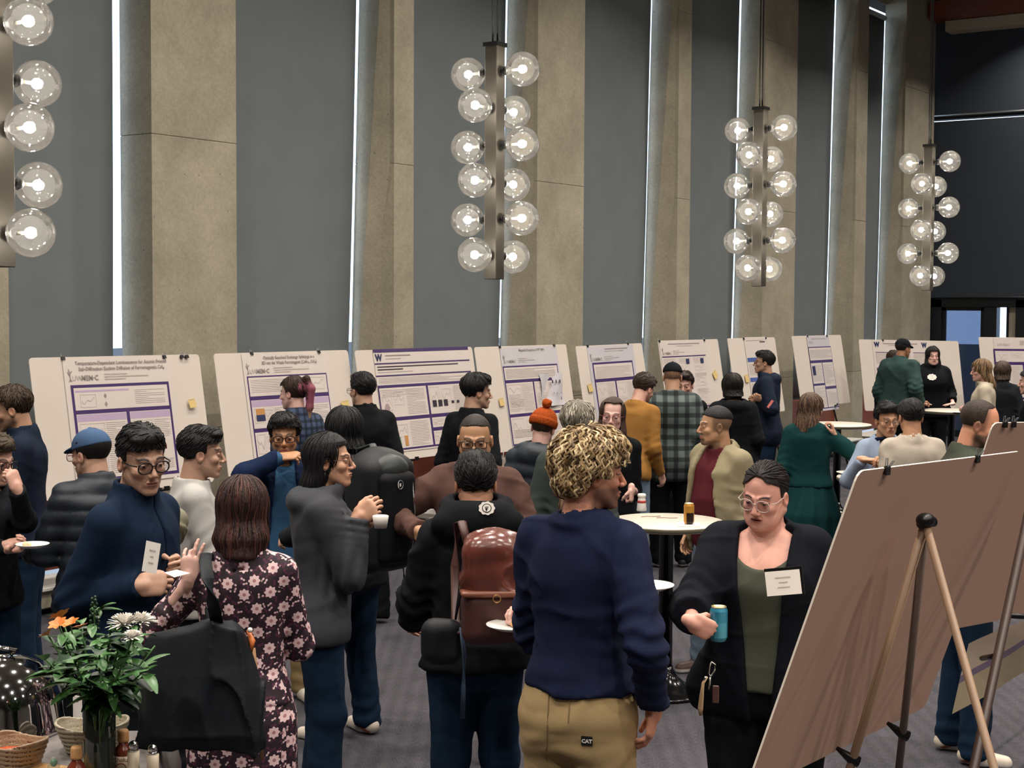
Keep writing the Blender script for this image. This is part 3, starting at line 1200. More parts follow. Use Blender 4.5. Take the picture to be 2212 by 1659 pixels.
ap = P(1999, 1130, 742)
root = empty('easel', (ap.x, ap.y, 0))
inv = root.location.copy()
for px, py, s_, m, r in ((1842, 1640, 700, M_LEGT, .0135), (1950, 1585, 668, mat('grey_easel_leg', '#5e5048', .5), .0125)):
    b_ = P(px, py, s_)
    leg(root, ap, tofloor(ap, b_), m, r, inv)
    q = MB()
    dirn = -(P(px - 30, py - 14, s_) - b_).normalized()
    q.tube([b_ - inv - dirn * .055 + Vector((0, 0, .012)), b_ - inv - dirn * .01, b_ - inv + dirn * .02], [.006, .016, .018], M_CLIP, 8)
    q.build('board_rest', root)
b_ = P(2147, 1659, 790)
leg(root, ap + Vector((0, 0, 0)), tofloor(ap, b_), M_LEGT, .012, inv)
q = MB()
q.sphere((0, 0, .008), .028, M_CLIP, 14, sc=(1.15, 1, .8))
q.tube([(-.02, .01, 0), (.03, -.015, .002)], .015, M_CLIP, 10)
q.build('hinge_cap', root).location = ap - inv
tag(root, 'tan tripod easel with black cap behind the large brown board', 'easel', 'easels in the right foreground')

TL2, TR2, BL2 = P(2146, 914, 520), P(2700, 900, 410), P(2060, 1385, 500)
BL2 = TL2 + Vector((0, 0.30, -.93))
T2, w2, h2 = backboard(TL2, TR2, BL2, 'second foam board seen from its brown back, cut off by the right edge', ((.09, 'black binder clip near the left corner of the rear brown board'), (.16, 'black binder clip beside its twin on the rear brown board')))
a = P(2222, 1105, 640)
b_ = P(2104, 1659, 720)
root = empty('easel', (a.x, a.y, 0))
inv = root.location.copy()
top = a + (a - b_) * .25
leg(root, top, tofloor(top, b_), M_LEGD, .015, inv)
for px, py in ((2195, 1345), (2163, 1432)):
    q = MB()
    c_ = a + (b_ - a) * ((py - 1105) / 554)
    q.tube([c_ - inv, P(px - 42 if py > 1400 else px + 60, py - 10, 660) - inv], .009, M_CLIP, 6)
    q.build('board_rest', root)
tag(root, 'dark wooden easel leg with black pegs at the right edge', 'easel', 'easels in the right foreground')
# poster hanging below the second board
n = 8
q = MB()
yh = BL2.y + .015
c0, c1, c2, c3 = PW(2068, 1452, yh), PW(2260, 1362, yh), PW(2260, 1425, yh), PW(2059, 1543, yh)
c0, c1 = c0 + Vector((0, -.05, .14)), c1 + Vector((0, -.05, .14))
vs = []
for j in range(3):
    for i in range(n + 1):
        t, s_ = i / n, j / 2
        v = (c0 * (1 - t) + c1 * t) * (1 - s_) + (c3 * (1 - t) + c2 * t) * s_
        vs.append(v + Vector((0, 0.006 * math.sin(i * 1.1 + j), 0)))
org = Vector(vs[0])
M_HANG, nt_, b2 = newmat('hanging_poster')
tc = N(nt_, 'ShaderNodeTexCoord')
sp = N(nt_, 'ShaderNodeSeparateXYZ')
L(nt_, tc.outputs['Object'], sp.inputs[0])
cr = N(nt_, 'ShaderNodeValToRGB')
cr.color_ramp.interpolation = 'CONSTANT'
e = cr.color_ramp.elements
e[0].position = 0.0
e[0].color = (*lin('#b9a98a'), 1)
e[1].position = 0.48
e[1].color = (*lin('#7d6b86'), 1)
e2 = e.new(0.58)
e2.color = (*lin('#cdbba5'), 1)
mr = N(nt_, 'ShaderNodeMapRange')
mr.inputs[1].default_value = -.36
mr.inputs[2].default_value = 0.0
L(nt_, sp.outputs[2], mr.inputs[0])
L(nt_, mr.outputs[0], cr.inputs[0])
L(nt_, cr.outputs[0], b2.inputs['Base Color'])
q.add([v - org for v in vs], [(j * (n + 1) + i, (j + 1) * (n + 1) + i, (j + 1) * (n + 1) + i + 1, j * (n + 1) + i + 1) for j in range(2) for i in range(n)], M_HANG, True)
o = q.build('poster', loc=org)
tag(o, 'cream poster with purple stripe hanging below the rear brown board', 'poster', 'posters in the right foreground')
# ------------------------------------------------------------------ implicit surfaces for bodies and cloth
F32 = np.float32


def V3(*a):
    return np.array(a, F32)


def smin(a, b, k):
    if k <= 0:
        return np.minimum(a, b)
    h = np.maximum(k - np.abs(a - b), 0) / k
    return np.minimum(a, b) - h * h * k * F32(0.25)


def smax(a, b, k):
    return -smin(-a, -b, k)


def cap(p, a, b, ra, rb=None):
    rb = ra if rb is None else rb
    a, b = np.asarray(a, F32), np.asarray(b, F32)
    ab = b - a
    l2 = float(ab @ ab) + 1e-9
    q = p - a
    t = np.clip(q @ ab / F32(l2), 0, 1)
    d = q - t[:, None] * ab
    return np.sqrt((d * d).sum(1)) - (F32(ra) + F32(rb - ra) * t)


def ell(p, c, r):
    q = (p - np.asarray(c, F32)) / np.asarray(r, F32)
    k0 = np.sqrt((q * q).sum(1))
    q2 = q / np.asarray(r, F32)
    k1 = np.sqrt((q2 * q2).sum(1)) + 1e-6
    return k0 * (k0 - 1) / k1


def loft(p, T, A, Bf, Bb, n=2.3, x0=0.0, z0=None, z1=None, yc=None):
    """vertical body of superelliptic slices: half width A, front depth Bf, back depth Bb at the heights T."""
    z = p[:, 2]
    a = np.interp(z, T, A).astype(F32)
    bf = np.interp(z, T, Bf).astype(F32)
    bb = np.interp(z, T, Bb).astype(F32)
    y = p[:, 1] if yc is None else p[:, 1] - np.interp(z, T, yc).astype(F32)
    b = np.where(y > 0, bf, bb)
    q = (np.abs((p[:, 0] - x0) / a) ** n + np.abs(y / b) ** n) ** F32(1 / n)
    r = np.sqrt((p[:, 0] - x0) ** 2 + y ** 2) + 1e-6
    d = r * (1 - 1 / np.maximum(q, 1e-3))
    d = np.maximum(d, -0.2)
    z0 = T[0] if z0 is None else z0
    z1 = T[-1] if z1 is None else z1
    return smax(d, np.maximum(z0 - z, z - z1), 0.02)


def tor(p, c, nrm, R, r, sx=1.0):
    nrm = np.asarray(nrm, F32)
    nrm = nrm / np.linalg.norm(nrm)
    q = p - np.asarray(c, F32)
    q = q * np.array((1 / sx, 1, 1), F32)
    h = q @ nrm
    rad = np.sqrt(np.maximum((q * q).sum(1) - h * h, 0)) - R
    return np.sqrt(rad * rad + h * h) - r


def wav(p, f, seed, k=5, an=(1, 1, 1)):
    """cheap smooth noise in -1..1."""
    rng = np.random.RandomState(seed)
    s = np.zeros(len(p), F32)
    q = p * np.asarray(an, F32)
    for i in range(k):
        d = rng.normal(size=3)
        d = (d / np.linalg.norm(d) * f * rng.uniform(0.7, 1.5)).astype(F32)
        e = (rng.normal(size=3) * f * 0.5).astype(F32)
        s += np.sin(q @ d + F32(rng.uniform(0, 6.28)) + F32(1.3) * np.sin(q @ e + F32(rng.uniform(0, 6.28))))
    return s / F32(k) * F32(1.3)


_cor = np.array([(x, y, z) for x in (0, 1) for y in (0, 1) for z in (0, 1)])
_edg = [(a, b) for a in range(8) for b in range(a + 1, 8) if np.abs(_cor[a] - _cor[b]).sum() == 1]


def surf(fn, lo, hi, h, marg=0.02):
    lo = np.asarray(lo, float)
    hi = np.asarray(hi, float)
    BB = 8
    nb = np.maximum(np.ceil((hi - lo) / (BB * h)).astype(int), 1)
    g = np.stack(np.meshgrid(*[np.arange(n) for n in nb], indexing='ij'), -1).reshape(-1, 3)
    ctr = lo + (g + 0.5) * BB * h
    d = fn(ctr.astype(F32))
    g = g[np.abs(d) < BB * h * 0.87 * 1.35 + marg]
    if not len(g):
        return np.zeros((0, 3)), np.zeros((0, 4), int)
    r = np.arange(BB + 1)
    loc = np.stack(np.meshgrid(r, r, r, indexing='ij'), -1).reshape(-1, 3)
    idx = (g[:, None, :] * BB + loc[None]).reshape(-1, 3)
    pts = (lo + idx * h).astype(F32)
    D = np.empty(len(pts), F32)
    CH = 400000
    for i in range(0, len(pts), CH):
        D[i:i + CH] = fn(pts[i:i + CH])
    D = D.reshape(-1, BB + 1, BB + 1, BB + 1)
    cs = np.stack([D[:, x:x + BB, y:y + BB, z:z + BB] for x, y, z in _cor], -1)
    neg = (cs < 0).sum(-1)
    act = (neg > 0) & (neg < 8)
    bi, ci, cj, ck = np.nonzero(act)
    v = cs[bi, ci, cj, ck]
    cell = g[bi] * BB + np.stack([ci, cj, ck], -1)
    acc = np.zeros((len(v), 3))
    cnt = np.zeros(len(v))
    for a, b in _edg:
        da, db = v[:, a], v[:, b]
        m = (da < 0) != (db < 0)
        t = np.where(m, da / np.where(m, da - db, 1), 0)
        pt = _cor[a] + t[:, None] * (_cor[b] - _cor[a])
        acc += pt * m[:, None]
        cnt += m
    V = lo + (cell + acc / cnt[:, None]) * h
    dims = nb * BB + 2
    key = (cell[:, 0] * dims[1] + cell[:, 1]) * dims[2] + cell[:, 2]
    order = np.argsort(key)
    key, V, cell, v = key[order], V[order], cell[order], v[order]
    st = (dims[1] * dims[2], dims[2], 1)
    faces = []
    c0 = v[:, 0] < 0
    for ax in range(3):
        c1 = v[:, (4, 2, 1)[ax]] < 0
        e1, e2 = [(1, 2), (2, 0), (0, 1)][ax]
        m = np.nonzero(c0 != c1)[0]
        ks = [key[m], key[m] - st[e1], key[m] - st[e1] - st[e2], key[m] - st[e2]]
        ix = [np.clip(np.searchsorted(key, k), 0, len(key) - 1) for k in ks]
        ok = np.ones(len(m), bool)
        for k, i in zip(ks, ix):
            ok &= key[i] == k
        q = np.stack(ix, -1)[ok]
        fl_ = c0[m][ok]
        q[~fl_] = q[~fl_][:, ::-1]
        faces.append(q)
    return V, np.concatenate(faces)


def npmesh(name, parts, mats, parent=None, T=None):
    """parts: list of (V, F, colour or None, material index)."""
    me = bpy.data.meshes.new(name)
    nv = sum(len(p[0]) for p in parts)
    Vs = np.concatenate([p[0] for p in parts]) if parts else np.zeros((0, 3))
    Fs, off, mi = [], 0, []
    lens = []
    for p in parts:
        f = np.asarray(p[1])
        Fs.append((f + off).reshape(-1))
        lens.append(np.full(len(f), f.shape[1] if len(f) else 4))
        mi.append(np.full(len(f), p[3] if len(p) > 3 else 0))
        off += len(p[0])
    Fl = np.concatenate(Fs).astype(np.int32)
    ln = np.concatenate(lens).astype(np.int32)
    me.vertices.add(nv)
    me.vertices.foreach_set('co', Vs.astype(F32).reshape(-1))
    me.loops.add(len(Fl))
    me.loops.foreach_set('vertex_index', Fl)
    me.polygons.add(len(ln))
    me.polygons.foreach_set('loop_start', np.concatenate([[0], np.cumsum(ln)[:-1]]).astype(np.int32))
    me.polygons.foreach_set('use_smooth', np.ones(len(ln), bool))
    for m in mats:
        me.materials.append(m)
    me.polygons.foreach_set('material_index', np.concatenate(mi).astype(np.int32))
    if any(p[2] is not None for p in parts):
        col = np.ones((nv, 4), F32)
        o = 0
        for p in parts:
            if p[2] is not None:
                col[o:o + len(p[0]), :3] = p[2]
            o += len(p[0])
        ca = me.color_attributes.new('Col', 'FLOAT_COLOR', 'POINT')
        ca.data.foreach_set('color', col.reshape(-1))
    me.update(calc_edges=True)
    o = bpy.data.objects.new(name, me)
    C.objects.link(o)
    if parent:
        o.parent = parent
    if T is not None:
        o.matrix_local = T
    return o


def RZ(a):
    c, s = math.cos(a), math.sin(a)
    return np.array(((c, -s, 0), (s, c, 0), (0, 0, 1)), F32)


def RX(a):
    c, s = math.cos(a), math.sin(a)
    return np.array(((1, 0, 0), (0, c, -s), (0, s, c)), F32)


def RY(a):
    c, s = math.cos(a), math.sin(a)
    return np.array(((c, 0, s), (0, 1, 0), (-s, 0, c)), F32)


# ------------------------------------------------------------------ head
def head_sdf(p, o):
    """head-local metres: origin between the eyes' height at mid-skull, +y face, +x the person's right."""
    w = o.get('fw', 1.0)
    fat = o.get('fat', 0.0)
    q = p.copy()
    q[:, 0] = np.abs(q[:, 0]) / w
    d = ell(q, (0, -.016, .036), (.074, .094, .084))
    d = smin(d, ell(q, (0, .022, -.03), (.058 + fat * .5, .064, .082)), .03)
    d = smin(d, cap(q, (.050 + fat * .4, -.004, -.052), (.012, .066 + fat * .2, -.100), .020 + fat * .5, .017 + fat * .3), .028)
    if fat > .004:
        d = smin(d, ell(q, (.03, .035, -.085), (.03, .035, .028)), .03)
    d = smin(d, ell(q, (.040, .058, -.026), (.020, .022, .018)), .016)
    d = smin(d, cap(q, (.010, .083, .020), (.040, .070, .022), .0095, .008), .012)
    d = smax(d, -ell(q, (.031, .101, .003), (.017, .017, .0115)), .010)
    d = smin(d, ell(q, (.031, .0745, .0), (.0135, .0125, .0105)), .003)
    d = smin(d, cap(q, (0, .086, .010), (0, .108, -.030), .0065, .0105), .009)
    d = smin(d, ell(q, (.011, .097, -.036), (.008, .011, .0075)), .005)
    d = smax(d, -ell(q, (.0065, .103, -.0445), (.0035, .006, .004)), .003)
    d = smin(d, ell(q, (0, .078, -.068), (.026, .018, .020)), .015)
    d = smin(d, ell(q, (0, .0915, -.0600), (.021, .0085, .0050)), .003)
    d = smin(d, ell(q, (0, .0895, -.0700), (.018, .0085, .0060)), .003)
    mo = o.get('mouth', 0)
    d = smax(d, -ell(q, (0, .099, -.0645 - mo * .2), (.024, .010, .0011 + mo)), .002)
    d = smin(d, ell(q, (0, .076, -.101), (.017, .015, .014)), .014)
    # ear
    e = ell(q, (.0785, -.010, -.010), (.009, .0195, .031))
    e = smax(e, -ell(q, (.0865, -.006, -.006), (.006, .011, .018)), .004)
    e = smin(e, cap(q, (.070, .004, -.012), (.079, -.004, -.026), .006, .005), .006)
    d = smin(d, e, .005)
    return d


def mixc(c, m, k):
    m = np.clip(m, 0, 1)[:, None]
    return c * (1 - m) + np.asarray(k, F32) * m


def sst(a, b, x):
    t = np.clip((x - a) / (b - a), 0, 1)
    return t * t * (3 - 2 * t)


def head_colour(p, o):
    sk = np.array(lin(o.get('skin', '#c99a7c')), F32)
    c = np.tile(sk, (len(p), 1))
    x, y, z = np.abs(p[:, 0]) / o.get('fw', 1.0), p[:, 1], p[:, 2]
    n = wav(p, 90, 3)
    c *= (1 + .05 * n)[:, None]
    # rosier cheeks, nose, ears
    rosy = sk * np.array((1.0, .72, .68), F32)
    for cc, r, a in (((.040, .062, -.030), .024, .45), ((0, .108, -.032), .016, .45), ((.080, -.01, -.01), .028, .5)):
        dd = np.sqrt((x - cc[0]) ** 2 + (y - cc[1]) ** 2 + (z - cc[2]) ** 2)
        c = mixc(c, (1 - sst(r * .3, r, dd)) * a, rosy)
    hc = np.array(lin(o.get('haircol', '#1d1a1a')), F32)
    bc = np.array(lin(o.get('beardcol', o.get('haircol', '#1d1a1a'))), F32)
    # brows
    zb = .0235 + .004 * np.sin(np.clip((x - .012) / .036, 0, 1) * 3.0)
    m = (1 - sst(.0025, .0058, np.abs(z - zb))) * sst(.010, .016, x) * (1 - sst(.046, .054, x)) * (y > .05)
    c = mixc(c, m * o.get('brow', .95), hc)
    # lips
    m = (1 - sst(.85, 1.15, np.sqrt((x / .023) ** 2 + ((z + .0655) / .0105) ** 2))) * (y > .075)
    c = mixc(c, m * .75, np.array(lin(o.get('lip', '#a05a50')), F32))
    m = (1 - sst(.6, 1.2, np.sqrt((x / .022) ** 2 + ((z + .0645) / (.0018 + o.get('mouth', 0))) ** 2))) * (y > .075)
    c = mixc(c, m * .8, np.array(lin('#4a1f1c'), F32))
    # eyes
    ex = x - .031
    if not o.get('closed'):
        m = (1 - sst(.8, 1.05, np.sqrt((ex / .0125) ** 2 + (z / .0038) ** 2))) * (y > .07)
        c = mixc(c, m, np.array(lin('#b5a89f'), F32))
        m = (1 - sst(.0056, .0070, np.sqrt((ex + o.get('gaze', 0) * np.sign(p[:, 0])) ** 2 + z ** 2))) * (y > .075) * (np.abs(z) < .0045)
        c = mixc(c, m, np.array(lin(o.get('iris', '#2a1a12')), F32))
    lid = z - .0040 * np.sqrt(np.clip(1 - (ex / .014) ** 2, 0, 1)) if not o.get('closed') else z + .003
    m = (1 - sst(.0009, .0028, np.abs(lid))) * (np.abs(ex) < .0145) * (y > .066)
    c = mixc(c, m * .85, np.array(lin('#241613'), F32))
    b = o.get('beard', 0)
    if b:
        m = sst(-.030, -.050, z) * sst(-.03, .0, y) * 1.0
        m *= 1 - (1 - sst(.8, 1.3, np.sqrt((x / .024) ** 2 + ((z + .066) / .011) ** 2))) * .9
        up = np.clip((z + .052) / .02, 0, 1) * (x > .033)
        m *= (1 - up)
        if o.get('beardshape') == 'goatee':
            m *= np.maximum((1 - sst(.024, .034, x)), sst(-.080, -.095, z) * .8)
        c = mixc(c, m * b * (.85 + .15 * n), bc)
    if o.get('fade'):
        m = sst(.02, .05, z) * sst(.052, .035, y) if o['fade'] == 'shaved' else sst(-.045, -.02, z) * sst(.045, .02, y)
        c = mixc(c, m * .6, hc)
    return c


# ------------------------------------------------------------------ hair
def hair_sdf(p, o):
    st = o.get('hair', 'short')
    t = o.get('ht', .012)
    q = p.copy()
    ax = np.abs(q[:, 0])
    y, z = q[:, 1], q[:, 2]
    cr = ell(q, (0, -.018, .038), (.075 + t, .095 + t, .084 + t))
    if st in ('short', 'crop'):
        cr = cr + (1 - sst(-.03, .065, z)) * t * .62
    line = o.get('line', .073)              # height of the front hairline
    # face opening: in front of the ear line and below the hairline
    vl = o.get('vline', .25 if st != 'pulled' else .8)
    face = np.maximum(z - (line - vl * np.maximum(ax - .012, 0)), .020 - y + np.clip(-z, 0, .05) * .4)
    face = -face                             # positive inside the face opening
    nape = o.get('nape', -.062)
    n = wav(p, 42, 7, an=(1.6, 1.2, .5))
    if st in ('short', 'crop', 'fade'):
        low = nape - z
        side = -(z + .012) * 1.0            # above the ears at the side
        side = np.where(y > -.030, side, -1)
        d = smax(cr, face, .008)
        d = smax(d, low, .01)
        d = smax(d, np.where((y > -.034) & (ax > .05), .004 - z, -1.0), .008)
        if o.get('fringe'):
            d = smin(d, ell(q, (.012, .050, .098), (.060, .042, .024)) - .002 * n, .018)
            d = smin(d, ell(q, (0, .0, .108), (.066, .08, .026)), .02)
        if st == 'fade':
            d = smax(cr, .052 - z + y * .12, .01)
            d = smax(d, face, .006)
        d = d - .0022 * n
    elif st == 'buzz':
        d = smax(cr, face, .006)
        d = smax(d, nape - z, .01)
        d = smax(d, np.where((y > -.034) & (ax > .05), .010 - z, -1.0), .006)
    elif st in ('bob', 'long', 'half'):
        L_ = o.get('len', .26)
        zb = -L_
        T = [zb - .01, zb + .04, -.10, -.03, .04, .09, .128]
        wd = o.get('hw', 1.0)
        A = [.07 * wd, .088 * wd, .094 * wd, .092, .090, .074, .02]
        Bf = [.0, .015, .03, .035, .06, .07, .02]
        Bf = [max(v, .012) for v in Bf]
        Bb = [.085, .100, .105, .110, .118, .095, .02]
        hy = o.get('hy', -.06)
        lf = loft(q, T, A, Bf, Bb, 2.1, yc=[hy if v < -.16 else (hy * .6 if v < -.09 else 0) for v in T])
        d = smin(cr, lf, .02)
        op = o.get('open', .050)
        fo = np.maximum(ax - op - np.clip((.06 - z), 0, .2) * .02, np.maximum(.004 - y, z - line))
        d = smax(d, -fo - .0, .006) if False else np.maximum(d, -np.maximum(fo, -1))
        d = d - .003 * wav(p, 60, 8, an=(1.6, 1.3, .12))
        if o.get('ears'):
            d = smax(d, -ell(q, (.082, -.004, -.012), (.03, .026, .036)), .006) if False else np.maximum(d, -(np.maximum(np.abs(z + .012) - .034, np.maximum(y - .03, -.020 - y)) + 0 * ax + np.where(ax > .072, 0, .1)))
    elif st in ('pulled', 'bun', 'pony'):
        d = smax(cr, face, .006)
        d = smax(d, nape - z, .01)
        d = smax(d, np.where((y > -.022) & (ax > .05), -.002 - z, -1.0), .006)
        if st == 'pulled':
            d = smin(d, ell(q, (0, -.085, -.055), (.062, .048, .055)), .03)
        if st == 'pony':
            d = smin(d, cap(q, (0, -.09, .085), (0, -.135, .10), .024, .022), .015)
            d = smin(d, cap(q, (0, -.135, .10), (0.01, -.155, .02), .024, .03), .02)
            d = smin(d, cap(q, (.01, -.155, .02), (.0, -.135, -.12), .032, .030), .02)
            d = smin(d, cap(q, (.0, -.135, -.12), (-.01, -.125, -.22), .028, .012), .02)
        d = d - .0025 * wav(p, 70, 8, an=(1.2, 1.2, .15))
    elif st == 'curly':
        d = cr - .007 * wav(p, 60, 5)
        d = smin(d, ell(q, (0, -.055, -.035), (.082, .062, .055)) - .004 * wav(p, 80, 15), .02)
        d = smin(d, ell(q, (0, .03, .09), (.07, .07, .04)) - .004 * wav(p, 80, 25), .03)
        d = smax(d, face, .008)
        d = smax(d, -.092 - z, .01)
        d = smax(d, np.where((y > -.028) & (ax > .05), -.002 - z, -1.0), .008)
    return d


def rbox(p, c, h, r):
    q = np.abs(p - np.asarray(c, F32)) - (np.asarray(h, F32) - F32(r))
    return np.sqrt((np.maximum(q, 0) ** 2).sum(1)) + np.minimum(q.max(1), 0) - F32(r)


def hair_locks(fn, o, n, length, rad, wig, rng, comb, region, seg=9, prof=5, lift=.004):
    lf_ = rng.uniform(.1, 1.0, n) * lift
    """tapered locks of hair that follow the hair surface; returns V, F, colours."""
    pts = []
    while len(pts) < n:
        v = rng.normal(size=(n * 3, 3))
        v /= np.linalg.norm(v, axis=1)[:, None]
        q = v * np.array((.09, .11, .10)) + np.array((0, -.018, .036))
        q = q[region(q)]
        pts += list(q)
    p = np.array(pts[:n], F32)

    def grad(p):
        e = 2e-3
        d0 = fn(p)
        g = np.stack([(fn(p + np.eye(3, dtype=F32)[i] * e) - d0) / e for i in range(3)], -1)
        g /= np.linalg.norm(g, axis=1)[:, None] + 1e-6
        return d0, g
    for _ in range(4):
        d0, g = grad(p)
        p = p - g * np.clip(d0, -.03, .03)[:, None]
    ln = length * rng.uniform(.6, 1.25, n)
    ph = rng.uniform(0, 6.28, n)
    fr = rng.uniform(.7, 1.3, n) * o.get('curlf', 1.0)
    path = []
    for k in range(seg):
        d0, g = grad(p)
        p = p - g * (d0 - lf_ * math.sin(math.pi * (k + .6) / (seg + .4)))[:, None]
        c = comb(p)
        side = np.cross(g, c)
        side /= np.linalg.norm(side, axis=1)[:, None] + 1e-6
        a = np.sin(ph + fr * k * 1.25) * wig
        t = c - g * (c * g).sum(1)[:, None]
        t /= np.linalg.norm(t, axis=1)[:, None] + 1e-6
        path.append((p.copy(), g, np.cross(g, t)))
        p = p + (t + side * a[:, None]) * (ln / seg)[:, None]
    V = []
    for k in range(seg):
        pp, g, s = path[k]
        s = s / (np.linalg.norm(s, axis=1)[:, None] + 1e-6)
        r = rad * (math.sin(math.pi * (.12 + .84 * k / (seg - 1))) ** .6)
        for j in range(prof):
            a = 2 * math.pi * j / prof
            V.append(pp + (s * math.cos(a) * 1.25 + g * math.sin(a) * .8) * r)
    V = np.array(V).reshape(seg, prof, n, 3).transpose(2, 0, 1, 3).reshape(-1, 3)
    Fc = []
    for k in range(seg - 1):
        for j in range(prof):
            Fc.append((k * prof + j, k * prof + (j + 1) % prof, (k + 1) * prof + (j + 1) % prof, (k + 1) * prof + j))
    Fc = np.array(Fc)
    Fa = (Fc[None] + (np.arange(n) * seg * prof)[:, None, None]).reshape(-1, 4)
    base = np.array([lin(c) for c in o.get('lockcols', [o.get('haircol', '#1d1a1a')])])
    pick = base[rng.randint(0, len(base), n)] * rng.uniform(.75, 1.2, n)[:, None]
    col = np.repeat(pick, seg * prof, 0)
    return V, Fa, col


# ------------------------------------------------------------------ hands
HPOSE = {  # finger curls (index..pinky), spread, thumb (in, bend)
    'relax': ((.25, .32, .38, .42), .05, .35), 'grip': ((.62, .66, .70, .74), .02, .9), 'fist': ((1, 1, 1, 1), .0, 1.0),
    'flat': ((.06, .04, .05, .08), .06, .1), 'gesture': ((.10, .16, .55, .30), .20, .2), 'pinch': ((.55, .60, .66, .72), .04, .8),
    'chin': ((.75, .85, .9, .95), .02, .8), 'mouth': ((.30, .36, .42, .5), .07, .5), 'loose': ((.45, .5, .55, .6), .05, .5)}


def hand_sdf(p, pose):
    """wrist at the origin, fingers along +y, thumb towards +x, palm facing -z."""
    cu, spr, th = HPOSE[pose]
    d = cap(p, (0, -.02, 0), (0, .02, 0), .024, .026)
    q = p * np.array((1, 1, 1.75), F32)
    pa = smin(cap(q, (.022, .02, 0), (.028, .078, 0), .024, .020), cap(q, (-.018, .02, 0), (-.026, .07, 0), .024, .019), .02)
    pa = smin(pa, cap(q, (0, .02, 0), (0, .078, 0), .026, .022), .02)
    d = smin(d, pa / 1.35, .012)
    for i, (x, y, L_, r) in enumerate(((.029, .082, .070, .0088), (.0095, .087, .078, .0090), (-.010, .083, .072, .0086), (-.028, .074, .056, .0076))):
        a = -(1.5 - i) * spr
        dirx = -math.sin(a)
        c = cu[i]
        ang = 0
        pt = np.array((x, y, 0), float)
        segs = (.45, .30, .25)
        r0 = r
        for s_, bend in zip(segs, (1.25 * c, 1.6 * c, 1.0 * c)):
            ang += bend
            nd = np.array((dirx * math.cos(ang), math.cos(ang) * math.cos(a), -math.sin(ang)))
            e = pt + nd * L_ * s_
            d = smin(d, cap(p, pt, e, r0, r0 * .92), .0035)
            pt = e
            r0 *= .92
    # thumb
    b0 = np.array((.026, .016, -.006))
    k = th
    d1 = np.array((.72 - .25 * k, .66, -.20 - .45 * k))
    d1 /= np.linalg.norm(d1)
    d2 = np.array((.45 - .55 * k, .85, -.2 - .5 * k))
    d2 /= np.linalg.norm(d2)
    d3 = np.array((.25 - .8 * k, .9, -.2 - .35 * k))
    d3 /= np.linalg.norm(d3)
    b1 = b0 + d1 * .040
    b2 = b1 + d2 * .030
    b3 = b2 + d3 * .024
    d = smin(d, cap(p, b0, b1, .0150, .0118), .010)
    d = smin(d, cap(p, b1, b2, .0110, .0102), .003)
    d = smin(d, cap(p, b2, b3, .0102, .0088), .003)
    return d
# ------------------------------------------------------------------ people
def skinmat():
    m, nt, b = newmat('skin')
    at = N(nt, 'ShaderNodeVertexColor', layer_name='Col')
    L(nt, at.outputs[0], b.inputs['Base Color'])
    b.inputs['Roughness'].default_value = 0.48
    b.inputs['Specular IOR Level'].default_value = 0.4
    b.inputs['Subsurface Weight'].default_value = 0.0
    tc = N(nt, 'ShaderNodeTexCoord')
    no = N(nt, 'ShaderNodeTexNoise', Scale=260.0, Detail=2.0)
    L(nt, tc.outputs['Object'], no.inputs['Vector'])
    bp = N(nt, 'ShaderNodeBump', Strength=0.12, Distance=0.003)
    L(nt, no.outputs[0], bp.inputs['Height'])
    L(nt, bp.outputs[0], b.inputs['Normal'])
    return m


M_SKIN = skinmat()
M_HAIR = mat('hair', '#222222', 0.55, spec=.3, attr=True, var=0.18, vscale=30, bump=0.5, bscale=160, stretch=(1.4, 1.4, .12))
M_HAIRC = mat('curly_hair', '#222222', 0.5, attr=True, var=0.15, vscale=60, bump=0.3, bscale=200)
M_LENS = None
mlens, nt, b = newmat('spectacle_lens')
nt.nodes.remove(b)
tr = N(nt, 'ShaderNodeBsdfTransparent')
tr.inputs[0].default_value = (.9, .9, .92, 1)
gl = N(nt, 'ShaderNodeBsdfGlossy')
gl.inputs['Roughness'].default_value = 0.03
mx = N(nt, 'ShaderNodeMixShader')
mx.inputs[0].default_value = 0.10
L(nt, tr.outputs[0], mx.inputs[1])
L(nt, gl.outputs[0], mx.inputs[2])
L(nt, mx.outputs[0], nt.nodes['Material Output'].inputs[0])
M_LENS = mlens


def clothmat(name, col, rough=.85, var=.06, bump=.25, bscale=500, sheen=0.0):
    return mat('cloth_' + name, col, rough, var=var, vscale=14, bump=bump, bscale=bscale, sheen=sheen, spec=.12)


PROF = {
    'm': ([.40, .44, .50, .545, .60, .66, .72, .768, .795, .815, .835],
          [.12, .148, .168, .160, .144, .146, .158, .164, .150, .112, .055],
          [.06, .088, .105, .108, .108, .112, .118, .112, .088, .060, .05],
          [.06, .098, .122, .112, .094, .094, .108, .113, .103, .080, .055]),
    'f': ([.40, .44, .50, .545, .60, .66, .72, .768, .795, .815, .835],
          [.12, .158, .176, .165, .134, .130, .140, .146, .134, .095, .048],
          [.06, .085, .100, .100, .095, .102, .130, .108, .080, .055, .045],
          [.06, .105, .128, .115, .085, .085, .098, .103, .095, .072, .05])}


